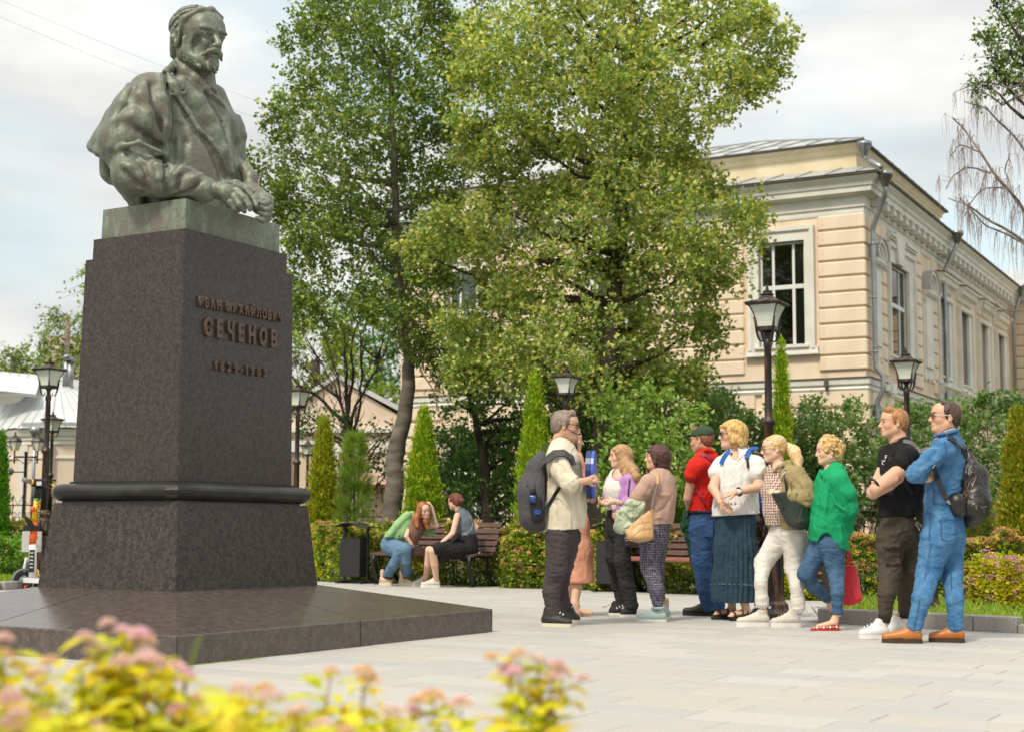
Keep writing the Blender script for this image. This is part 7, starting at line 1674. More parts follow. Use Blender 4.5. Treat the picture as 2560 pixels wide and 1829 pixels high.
# ---- 5 man in red with cap
def redman():
 p=Person('man in a red polo shirt, blue jeans and dark green cap, seen from behind',Z5,13.8,skin=(.55,.31,.20));J=p.J;fw=fwdv(128);p.start(p.Gd(190,1448));p.brow=np.array([.2,.1,.06])
 p.head(202,268,0,148,2,0,1.06,0,neck=J(232,385),nr=.06);s1,s2=J(165,450,-.17),J(300,440,.17);p.torso(p.F,[(J(225,740),.15,.12),(J(225,480),.17,.12)],fw);s1b=J(140,500,-.15)
 e1,w1=J(108,660,-.10),J(122,760,.02);p.limb([s1,s1b,e1,w1],[.056,.052,.045,.030]);p.hand(w1,J(150,800,.08)-w1,(.6,.3,0),.5,1.05);p.limb([s2,J(330,650,.2)],[.055,.045])
 Fh=Field();p.torso(Fh,[(J(215,760),.162,.135),(J(220,640),.178,.14),(J(228,500),.200,.145),(J(235,420),.15,.11)],fw,.05);Fh.rc(s1,s2,.085,.085,k=.05);Fh.chain([s1,J(138,505,-.16)],[.085,.078],k=.03);Fh.rc(J(142,495,-.16),J(134,522,-.155),.074,.078,k=.006,cap=True);Fh.cut(J(220,752),(0,0,-1));Fh.chain([J(195,350,-.05),J(230,335,-.1),J(275,345,-.06)],[.020,.022,.020],k=.015)
 for pts,r,op in(([(170,520),(160,640),(180,730)],[.006,.010,.008],-1),([(190,560),(200,660),(230,740)],[.006,.009,.008],1)):Fh.chain(p.on(Fh,pts,0),r,k=.018,op=op)
 p.add('polo_shirt',Fh,cloth('red_pique','d22a1e','b8201a',n=10),.009,.004,seed=2);m=Field();m.rc(J(134,521,-.155),J(133,527,-.153),.079,.079,k=.002,cap=True);p.add('sleeve_edge',m,cloth('navy_edge','39304a'),.006,0,cover=False)
 C_=Field();C_.rc(J(215,752),J(215,770),.165,.165,k=.005,flat=fw,f=1.2,cap=True);p.add('belt',C_,cloth('black_belt','1e1b1a'),.008,0)
 p.shoe((292,1458),(72,1450),mat('black_trainer','1f1c1b',.55),blackr,.048,.09,sole=.03);p.shoe((350,1430),(240,1428),MATS['black_trainer'],blackr,.048,.09,sole=.03)
 T=Field();a,b=p.ankle(0),p.ankle(1);T.rc(J(220,765),J(220,850),.160,.165,k=.04,flat=fw,f=1.2);T.chain([J(195,870,-.05),J(200,1100,-.06),J(225,1280,a[1]-p.Y),J(245,1385,a[1]-p.Y)],[.125,.098,.080,.078],k=.03);T.chain([J(265,870,.09),J(275,1100,.08),J(300,1280,b[1]-p.Y),J(315,1385,b[1]-p.Y)],[.12,.095,.080,.076],k=.03)
 for pts in([(195,1350),(240,1362),(290,1350)],[(200,1290),(240,1300),(280,1290)]):T.chain(p.on(T,pts,0),.008,k=.015)
 J_=denim('mid_denim','2f4a70','3f5f8a','5a7aa2');p.add('jeans',T,J_,.009,.004,seed=3,ws=(1,1,1));pk=p.strap(p.on(T,[(245,810),(245,920)],.003),.085,None,th=.004);pk.v=[tuple(np.array(v)-p.b)for v in pk.v];pk.build('back_pocket',J_,p.t)
 H=Field();short_hair(p,H,back=-.06,full=.98);p.hair(H,'7a4a33','95603f',6);H=Field();h=p.h;h.el(H,(-.016,0,.050),(.114,.090,.086),.01);H.cut(h.P(0,0,.030),h.R@np.array([-.05,0,-1.]));h.el(H,(-.12,0,.030),(.030,.035,.022),.008,-1)
 cm=cloth('green_cap','3b4d3c','324334');o=p.add('cap',H,cm,.006,.001);V=Field();h.el(V,(.125,0,.045),(.062,.066,.010),.01,1,roty(.22));p.add('cap_peak',V,cm,.006,0);p.finish()
 t=bag_thing('backpack','crimson backpack on the back of the man in the red polo shirt','backpack',J(290,770));B=Field();cr=mat('crimson_nylon','8a1a33',.6,'761630',20,.5);bk=-fw;c=J(262,570,-.0)+bk*.16
 B.rc(c+UP*.16,c-UP*.15,.115,.135,k=.03,flat=fw,f=1.9);bagmesh(t,'body',B,cr,.009,.003);st_=p.strap(p.on(Fh,[(185,368),(225,372),(262,395),(300,430)],.010),.035,None,th=.01,nrm=(0,-1,.5));bagbuild(t,st_,'shoulder_strap',cr);st_=p.strap(p.on(Fh,[(165,600),(190,650),(225,700)],.006),.02,None,nrm=(0,-1,.2));bagbuild(t,st_,'lower_strap',cr)
 t=bag_thing('draped_jacket','dark green jacket hanging from the hand of the man in red','jacket',J(110,900));B=Field();B.chain([J(95,770,-.02),J(98,850,-.02),J(118,920,-.02),J(135,1080,-.02)],[.035,.050,.040,.028],k=.03,flat=(0,1,0),f=1.2)
 for pts in([(85,780),(100,870),(130,950)],[(110,780),(125,860),(140,930)]):B.chain(p.on(B,pts,0),.006,k=.01,op=-1)
 bagmesh(t,'cloth',B,cloth('bottle_green','1f4432','183628',n=8),.008,.010,wf=18)
redman()
# ---- 6 woman in white blouse
def blouse():
 p=Person('woman in white embroidered blouse and long denim skirt, hands folded, blond bob and glasses',Z5,13.1,skin=(.63,.38,.26));J=p.J;fw=fwdv(232);p.start(p.Gd(400,1480));p.brow=np.array([.3,.2,.12])
 p.head(402,232,0,188,0,0,1.06,1,.98,neck=J(438,375),nr=.058);p.F.el(p.h.P(.04,0,-.10),np.array([.04,.045,.03]),p.h.R,.03)
 s1,s2=J(565,440,-.12),J(335,445,.06);p.torso(p.F,[(J(430,780),.17,.14),(J(440,460),.18,.13)],fw);p.F.el(J(432,420,-.02),(.11,.08,.08),None,.03)
 e1,w1=J(588,585,-.20),J(430,622,-.30);e2,w2=J(278,590,-.08),J(330,690,-.22)
 p.limb([s1,e1,w1],[.060,.050,.030]);p.limb([s2,e2,w2],[.058,.048,.030]);p.hand(w1,J(300,648,-.30)-w1,(0,.5,-.6),.35,1.0,-1);p.hand(w2,J(400,745,-.26)-w2,(-.3,.9,-.2),.3,1.0,1)
 Fh=Field();p.torso(Fh,[(J(428,800),.235,.18),(J(432,720),.215,.17),(J(435,600),.195,.160),(J(440,500),.195,.155),(J(440,430),.175,.12)],fw,.05);Fh.rc(s1,s2,.075,.075,k=.05)
 Fh.chain([s1,J(578,490,-.15)],[.092,.092],k=.03);Fh.rc(J(575,480,-.15),J(585,518,-.17),.088,.070,k=.01,cap=True);Fh.chain([s2,J(305,490,.03)],[.085,.085],k=.03);Fh.rc(J(310,480,.03),J(298,512,.02),.08,.065,k=.01,cap=True)
 Fh.cut(J(430,778),nz(np.array([.06,0,-1])));Fh.el(J(425,352,-.10),(.036,.07,.070),None,.015,-1)
 r=random.Random(1)
 for i in range(22):x=275+i*15.5+r.uniform(-5,5);Fh.chain(p.on(Fh,[(430+(x-430)*.55,640),(430+(x-430)*.8,700),(x,790)],0),[.003,.007,.011],k=.012,op=1 if i%2 else-1)
 for i in range(8):x=340+i*24;Fh.chain(p.on(Fh,[(x,440),(x+2,500),(x-4,580)],0),[.003,.005,.004],k=.01,op=1 if i%2 else-1)
 wc=cloth('white_blouse','dedcd8','d0cecb',n=14);p.add('blouse',Fh,wc,.009,.004,seed=5)
 m=MB()
 for i in range(11):q=p.on(Fh,[(395+i*11 if i<5 else 440+(i-5)*14,350+i*13 if i<5 else 402-(i-5)*12)],.004)[0];m.tube([q,q+np.array([.012,0,.004])],.009,6)
 m.v=[tuple(np.array(v)-p.b)for v in m.v];m.build('lace_trim',wc,p.t)['kind']='stuff'
 K=Field();p.torso(K,[(J(418,1352),.218,.20),(J(420,1240),.208,.19),(J(425,1000),.198,.175),(J(432,830),.185,.155),(J(435,770),.165,.14)],fw,.05);K.cut(J(410,1365),(0,0,-1))
 for i in range(17):x=285+i*17;K.chain(p.on(K,[(430+(x-420)*.8,830),(425+(x-420)*.95,1050),(x,1350)],0),[.004,.010,.012],k=.018,op=1 if i%2 else-1)
 p.add('long_skirt',K,denim('teal_denim','2a3f4c','3a5262','5d7482'),.010,.003,seed=4,ws=(1,1,.3));q=p.strap(p.on(K,[(262,1243),(340,1240),(420,1243),(500,1246),(550,1248)],.002),.004,None,th=.002);q.v=[tuple(np.array(v)-p.b)for v in q.v];q.build('skirt_seam',mat('seam_thread','7d8f98',.9),p.t)
 sm=mat('brown_sandal','2f2622',.6)
 for he,to in(((430,1478),(268,1485)),((525,1488),(395,1500))):p.shoe(he,to,sm,blackr,.046,.05,'flat',.030,'sandal')
 for k in(0,1):
  a,d=p.feet[k];sd_=np.cross(UP,d);p.limb([J(400 if k==0 else 480,1330,a[1]-p.Y),a+UP*.10],[.05,.036]);p.F.rc(a+UP*.075,a+d*.15+UP*.052,.036,.030,k=.02,flat=UP,f=1.1)
  for j in range(4):p.F.rc(a+d*(.165)+sd_*(.024-.016*j)+UP*.045,a+d*(.195-.006*j)+sd_*(.026-.017*j)+UP*.042,.010,.009,k=.004)
  m=MB()
  for(u0,u1,hh)in((.01,.01,.10),(.07,.05,.085),(.14,.15,.075)):m.tube([a+d*u0+sd_*.040+UP*.035,a+d*(u0+u1)/2+sd_*.026+UP*hh*.95,a+d*u1+UP*(hh+.005),a+d*(u0+u1)/2-sd_*.026+UP*hh*.95,a+d*u1-sd_*.040+UP*.035],.010,6)
  m.tube([a-d*.02+UP*.05+sd_*.036,a-d*.036+UP*.08,a-d*.02+UP*.05-sd_*.036],.009,6);m.v=[tuple(np.array(v)-p.b)for v in m.v];m.build('sandal_straps',sm,p.t)
 p.core((425,780,0),(410,1100,0),(400,1340,p.feet[0][0][1]-p.Y));p.core((425,780,0),(460,1100,0),(480,1340,p.feet[1][0][1]-p.Y))
 H=Field();h=p.h;h.el(H,(-.020,0,.038),(.108,.096,.096),.01);h.rc(H,(-.05,0,.02),(-.055,0,-.060),.098,.092,.03);h.rc(H,(.035,.062,.04),(.010,.086,-.07),.026,.026,.02);h.rc(H,(.035,-.062,.04),(.01,-.086,-.07),.026,.026,.02);h.rc(H,(-.03,.085,-.03),(-.06,.09,-.09),.035,.030,.02)
 h.el(H,(.122,0,-.05),(.076,.075,.088),.01,-1);h.rc(H,(.070,-.045,.068),(.070,.045,.068),.022,k=.02);H.cut(h.P(0,0,-.118),h.R@np.array([0,0,-1.]));p.hair(H,'a9783a','e2c37f',7,wr=.004);glasses(p,blkpl,clens)
 m=MB();c=w1*.86+e1*.14;ax=nz(e1-w1);u1=nz(np.cross(ax,UP));u2=np.cross(ax,u1);m.tube([c+.034*(math.cos(t)*u1+math.sin(t)*u2)for t in np.linspace(0,2*PI,14)],.010,6);m.v=[tuple(np.array(v)-p.b)for v in m.v];wo=m.build('wristwatch',blkpl,p.t)
 m=MB();q=c+np.array([0,-.040,.0]);m.tube([q,q+np.array([0,-.006,0])],.020,14);m.v=[tuple(np.array(v)-p.b)for v in m.v];m.build('watch_face',white,wo);p.finish()
 t=bag_thing('backpack','blue backpack straps over the shoulders of the woman in the white blouse','backpack',J(470,760));bl=mat('strap_blue','1c5aa8',.6,'184d92',20,.5);B=Field();c=J(450,560)-fw*.26;B.rc(c+UP*.12,c-UP*.14,.11,.12,k=.03,flat=fw,f=1.8);bagmesh(t,'body',B,bl,.010,.003)
 for pts in([(400,345),(365,368),(345,400),(332,432)],[(582,330),(540,330),(512,358),(505,395)]):st_=p.strap(p.on(Fh,pts,.006),.040,None,th=.014,nrm=(0,-1,.4));bagbuild(t,st_,'shoulder_strap',bl)
 st_=p.strap(p.on(Fh,[(507,392),(512,425),(514,458)],.010),.022,None,th=.008);bagbuild(t,st_,'strap_buckle',blackr)
blouse()
# ---- 7 woman in khaki jacket
def khaki():
 p=Person('woman with blond ponytail in khaki jacket, patterned top and white trousers',Z5,12.3,skin=(.69,.45,.32));J=p.J;fw=fwdv(206);p.start(p.Gd(690,1530));p.brow=np.array([.25,.15,.08])
 p.head(690,328,0,182,2,0,1.0,1,1.0,neck=J(722,455),nr=.048);s1,s2=J(835,510,-.17),J(665,500,.12);p.torso(p.F,[(J(770,850),.15,.12),(J(740,520),.15,.11)],fw)
 e1,w1=J(905,660,-.24),J(740,640,-.30);p.limb([s1,e1,w1],[.048,.040,.026]);p.hand(w1,J(640,600,-.28)-w1,(0,.6,-.6),.6,.95,1);p.limb([s2,J(640,650,.12)],.04)
 W=Field();p.torso(W,[(J(740,850),.150,.125),(J(722,740),.145,.125),(J(712,620),.150,.135),(J(720,500),.135,.09)],fw,.04);W.cut(J(720,848),(0,0,-1));W.el(J(712,440,-.06),(.05,.08,.06),None,.01,-1);p.add('patterned_top',W,pattern('brown_diamonds','c9b9ad','5f3a2e','a0705a',58,1),.008,.002)
 Fh=Field();p.torso(Fh,[(J(770,900),.172,.145),(J(765,780),.172,.145),(J(760,650),.178,.150),(J(755,530),.165,.12)],fw,.05);Fh.rc(s1,s2,.078,.078,k=.05);Fh.chain([s1,J(888,590,-.22),J(905,665,-.25)],[.088,.088,.090],k=.03);Fh.rc(J(905,665,-.25),J(800,655,-.29),.080,.058,k=.03);Fh.rc(J(822,657,-.285),J(792,654,-.293),.062,.060,k=.004,cap=True)
 Fh.cut(J(765,875),nz(np.array([-.12,0,-1])));q=fwdv(222);c=J(735,650,0)+q*.16;Fh.bx(c,(.15,.062,.8),np.stack([q,np.cross(UP,q),UP],1),.01,.01,-1);Fh.el(J(720,455,-.04),(.075,.09,.07),None,.02,-1)
 Fh.chain([J(760,440,-.09),J(800,430,-.05),J(825,435,0)],[.028,.034,.03],k=.02);Fh.chain([J(690,480,-.10),J(720,450,-.13),J(762,425,-.10)],[.015,.020,.02],k=.01)
 for pts,r,op in(([(840,540),(870,600),(850,650)],[.007,.010,.008],-1),([(880,560),(915,620),(930,680)],[.007,.010,.007],1),([(800,540),(790,640),(780,760)],[.006,.009,.008],1),([(870,640),(900,690),(940,690)],[.006,.009,.006],-1)):Fh.chain(p.on(Fh,pts,0),r,k=.018,op=op)
 kh=cloth('khaki_cotton','9c8d66','8a7b55',n=8);p.add('jacket',Fh,kh,.009,.005,seed=6)
 m=MB();m.tube(p.on(Fh,[(770,480),(750,505),(738,530),(725,553)],.008),.005,6);m.v=[tuple(np.array(v)-p.b)for v in m.v];m.build('drawstring',white,p.t)
 for x,y in((608,685),(730,860),(838,625)):m=MB();q=p.on(Fh,[(x,y)],.002)[0];m.tube([q,q-np.array([0,.006,0])],.007,8);m.v=[tuple(np.array(v)-p.b)for v in m.v];m.build('snap_button',mat('snap','b9b3a5',.3,metal=.6),p.t)
 sm=mat('cream_canvas','cbc5b9',.75,'b5aea2',70,.6);p.shoe((662,1532),(435,1530),sm,white,.045,.075,sole=.040);p.shoe((872,1534),(668,1534),sm,white,.045,.075,sole=.040)
 T=Field();a,b=p.ankle(0),p.ankle(1);T.rc(J(770,850),J(775,900),.15,.16,k=.04,flat=fw,f=1.2);T.chain([J(735,920,.06),J(618,1100,.02),J(600,1240,a[1]-p.Y),J(610,1375,a[1]-p.Y)],[.115,.080,.060,.058],k=.03);T.chain([J(835,930,-.07),J(825,1130,-.06),J(845,1270,b[1]-p.Y),J(852,1405,b[1]-p.Y)],[.118,.084,.062,.064],k=.03)
 T.rc(J(606,1330,a[1]-p.Y),J(610,1392,a[1]-p.Y),.056,.064,k=.02,cap=True);T.rc(J(848,1350,b[1]-p.Y),J(854,1418,b[1]-p.Y),.062,.070,k=.02,cap=True)
 for pts in([(700,900),(760,960),(800,980)],[(570,1080),(620,1110),(650,1100)],[(790,1120),(830,1140),(870,1120)],[(580,1180),(610,1190),(640,1175)]):T.chain(p.on(T,pts,0),.005,k=.015,op=1)
 p.add('white_jeans',T,cloth('white_denim','d3cfc7','c5c0b7',n=10),.009,.003,seed=5,ws=(1,1,1));T.cuts
 for q,x in((a,610),(b,854)):p.limb([q+UP*.08,q-UP*.05],[.036,.034])
 m=MB();r=random.Random(2)
 for q,x,y,rr in((a,610,1392,.068),(b,854,1418,.074)):
  for i in range(60):t=r.uniform(0,2*PI);c=J(x,y,q[1]-p.Y)+np.array([rr*math.cos(t),rr*math.sin(t),0]);m.tube([c+UP*.004,c+np.array([r.uniform(-.006,.006),0,-r.uniform(.008,.02)])],.0018,3)
 m.v=[tuple(np.array(v)-p.b)for v in m.v];m.build('frayed_hem',white,p.t)['kind']='stuff'
 H=Field();h=p.h;h.el(H,(-.020,0,.034),(.101,.081,.090),.01);h.el(H,(-.06,0,.0),(.050,.068,.060),.02);h.rc(H,(.05,-.03,.080),(.05,.03,.080),.022,k=.02);h.el(H,(.118,0,-.04),(.074,.085,.085),.01,-1)
 for s_ in(-1,1):h.el(H,(-.008,s_*.085,-.012),(.022,.018,.034),.006,-1)
 H.cut(h.P(-.05,0,-.062),h.R@np.array([.3,0,-1.]));P0_=h.P(-.118,0,.022);H.rc(h.P(-.09,0,.02),P0_,.040*1,.026,k=.02)
 p.hair(H,'b08a55','e4cc9c',8);Hp=Field();Hp.chain([P0_,J(826,345,-.04),J(848,400,-.10),J(864,475,-.16)],[.030,.048,.042,.012],k=.03);p.hair(Hp,'b8925c','ead5a8',9,name='ponytail',ws=(1,1,.1));m=MB();m.lathe([(.022,-.012),(.032,0),(.022,.012)],h.P(-.122,0,.02),10);m.v=[tuple(np.array(v)-p.b)for v in m.v];m.build('hair_tie',white,p.t)
 glasses(p,mat('gold_frame','b59a55',.3,metal=.7),clens,tm=mat('yellow_temple','d8c64a',.4));p.finish()
 t=bag_thing('tote_bag','large dark green leather tote under the arm of the woman in the khaki jacket','tote bag',J(850,800));B=Field();gl=mat('dark_green_leather','1f2a20',.38,'182219',10,.5,spec=.6)
 hull=[J(683,632,-.36),J(790,828,-.34),J(925,828,-.30),J(957,590,-.20)]
 B.chain([hull[0],hull[1]],.010,k=.004);
 for i in range(12):f=i/11;B.rc(hull[0]*(1-f)+hull[3]*f+UP*(-.015*math.sin(PI*f)),hull[1]*(1-f)+hull[2]*f,.010+.012*math.sin(PI*f),.014+.038*math.sin(PI*f),k=.02)
 B.chain(p.on(B,[(700,650),(800,730),(870,800)],0),.004,k=.015,op=-1);bagmesh(t,'body',B,gl,.008,.002)
 st_=p.strap(p.on(Fh,[(775,610),(765,540),(768,470)],.006),.016,None,nrm=(0,-1,0));bagbuild(t,st_,'strap',gl)
khaki()
# ---- 8 woman in green
def green():
 p=Person('woman with short curly blond hair in a loose bright green shirt, hands behind her back',Z5,12.0,skin=(.67,.42,.29));J=p.J;fw=fwdv(196);p.start(p.Gd(1090,1550));p.brow=np.array([.3,.2,.12])
 p.head(1058,345,0,182,1,0,.98,1,.97,neck=J(1088,480),nr=.05);s1,s2=J(1130,540,-.16),J(1050,530,.14);p.torso(p.F,[(J(1050,900),.14,.12),(J(1090,540),.15,.10)],fw);p.limb([s1,J(1200,720,-.16),J(1190,860,-.02)],[.048,.04,.026])
 Fh=Field();p.torso(Fh,[(J(1075,1040),.165,.135),(J(1060,960),.172,.152),(J(1055,850),.172,.158),(J(1062,720),.165,.150),(J(1080,600),.170,.135),(J(1090,530),.155,.11)],fw,.05);Fh.rc(s1,s2,.07,.07,k=.05);Fh.chain([s1,J(1175,640,-.17),J(1192,735,-.16),J(1182,860,-.06)],[.078,.085,.080,.058],k=.03);Fh.chain([s2,J(1120,700,.16),J(1160,850,.05)],[.07,.07,.06],k=.03);Fh.rc(J(1184,850,-.07),J(1182,890,-.05),.055,.055,k=.005,cap=True)
 Fh.cut(J(925,945),nz(np.array([-.30,0,-1])));Fh.el(J(1045,1010,-.16),(.06,.2,.13),None,.01,-1);Fh.el(J(1060,470,-.0),(.055,.07,.06),None,.015,-1)
 Fh.chain([J(1002,478,-.04),J(1022,505,-.09),J(1045,528,-.12)],[.016,.022,.012],k=.006);Fh.chain([J(1045,530,-.135),J(1085,490,-.13),J(1140,448,-.08)],[.012,.026,.024],k=.006);Fh.chain([J(1075,465,-.07),J(1110,450,-.05),J(1140,445,0),J(1100,445,.06)],[.02,.022,.02,.02],k=.02)
 for pts,r,op in(([(1020,560),(990,680),(970,850)],[.006,.010,.009],-1),([(1060,580),(1040,720),(1030,850)],[.006,.010,.009],1),([(1120,620),(1150,720),(1130,820)],[.007,.011,.009],-1),([(1100,780),(1140,850),(1150,950)],[.006,.010,.008],1),([(1160,640),(1200,700),(1210,760)],[.006,.010,.007],-1),([(1080,640),(1110,700),(1160,740)],[.006,.010,.006],1)):Fh.chain(p.on(Fh,pts,0),r,k=.018,op=op)
 gm=cloth('emerald_cotton','149a64','0f8455',n=6,rough=.75);p.add('shirt',Fh,gm,.009,.006,seed=9,wf=13)
 m=Field();q=p.on(Fh,[(1030,530)],-.004)[0];m.el(q,(.018,.014,.03));p.add('collar_ruffle',m,gm,.006,.003)
 rm=mat('red_ballerina','c2301c',.45);p.shoe((1140,1556),(936,1556),rm,rm,.040,.03,'flat',.012);p.shoe((1150,1500),(1085,1502),rm,rm,.038,.03,'flat',.012)
 a,b=p.ankle(0),p.ankle(1);m=MB();d=p.feet[0][1];sd_=np.cross(UP,d)
 for i in range(8):q=p.feet[0][0]+d*(.005+.026*i)-sd_*0+np.array([0,-.038 if i<6 else-.030+.006*(i-6),0])+UP*(.030-.001*i);m.tube([q,q+np.array([0,-.004,0])],.011 if i%2==0 else .006,6)
 m.v=[tuple(np.array(v)-p.b)for v in m.v];m.build('daisy_beads',white,p.t)['kind']='stuff'
 T=Field();T.rc(J(1050,900),J(1050,960),.14,.15,k=.04,flat=fw,f=1.2);T.chain([J(1080,980,-.07),J(1110,1160,-.08),J(1118,1300,a[1]-p.Y),J(1118,1430,a[1]-p.Y)],[.115,.076,.060,.050],k=.03);T.rc(J(1118,1415,a[1]-p.Y),J(1118,1450,a[1]-p.Y),.053,.054,k=.006,cap=True);T.chain([J(1010,980,.06),J(905,1175,.04),J(960,1260,.10),J(1045,1335,.2)],[.115,.074,.062,.050],k=.03);T.rc(J(1040,1330,.2),J(1060,1350,.2),.050,.050,k=.006,cap=True)
 for pts in([(1080,1160),(1110,1180),(1150,1170)],[(1075,1210),(1110,1225),(1150,1210)],[(900,1190),(940,1210),(985,1190)],[(1085,1090),(1120,1110),(1150,1090)]):T.chain(p.on(T,pts,0),.006,k=.014,op=1)
 p.add('jeans',T,denim('blue_denim','3a5875','5b7896','6a8cab'),.008,.003,seed=6,ws=(1,1,1))
 p.core((1050,900,0),(1110,1160,-.08),(1118,1440,a[1]-p.Y));p.core((1050,900,0),(905,1175,.04),(1050,1340,.2));p.limb([J(1118,1440,a[1]-p.Y),a-UP*.02],[.036,.032]);p.F.rc(a-UP*.045,a+p.feet[0][1]*.13-UP*.07,.032,.022,k=.02);p.limb([J(1050,1340,.2),J(1090,1410,.35),b-UP*.02],[.034,.032,.032])
 H=Field();h=p.h;h.el(H,(-.018,0,.038),(.108,.092,.094),.01);h.el(H,(-.065,0,-.015),(.060,.082,.078),.02);r=random.Random(4)
 for i in range(70):
  a_=r.uniform(0,2*PI);e_=r.uniform(-.5,1.5);v=np.array([math.cos(a_)*math.cos(e_),math.sin(a_)*math.cos(e_),math.sin(e_)]);q=np.array([-.022,0,.035])+v*np.array([.106,.090,.094]);
  if q[0]>.055 and q[2]<.07:continue
  h.el(H,q,(r.uniform(.014,.024),)*3,.006)
 h.el(H,(.122,0,-.045),(.074,.080,.086),.01,-1)
 for s_ in(-1,1):h.el(H,(-.004,s_*.090,-.022),(.022,.022,.030),.006,-1)
 H.cut(h.P(-.05,0,-.105),h.R@np.array([0,0,-1.]));p.hair(H,'a77a3f','e6c98a',10,wr=.005);m=MB();m.tube([h.P(-.004,-.09,-.045),h.P(-.004,-.092,-.062)],.004,6);m.tube([h.P(-.004,.09,-.045),h.P(-.004,.092,-.062)],.004,6);m.v=[tuple(np.array(v)-p.b)for v in m.v];m.build('earrings',white,p.t);p.finish()
 t=bag_thing('handbag','bright red handbag hanging behind the woman in green','handbag',J(1205,1350,.12));rb=mat('red_leather','c8202e',.4,'ae1a28',6,.5);B=Field();q=[J(1150,1125,.12),J(1238,1125,.12),J(1262,1335,.12),J(1150,1350,.12)]
 for i in range(9):f=i/8;B.rc(q[0]*(1-f)+q[1]*f,q[3]*(1-f)+q[2]*f,.012,.030+.02*math.sin(PI*f),k=.015,flat=(0,1,0),f=.8)
 bagmesh(t,'body',B,rb,.008,.002);m=MB();m.tube([J(1160,1130,.08),J(1163,1040,.08),J(1180,1000,.08),J(1196,1040,.08),J(1200,1130,.08)],.007,6);m.tube([J(1180,1130,.16),J(1183,1040,.16),J(1196,1000,.16),J(1208,1050,.16),J(1215,1130,.16)],.007,6);bagbuild(t,m,'handles',rb)
green()
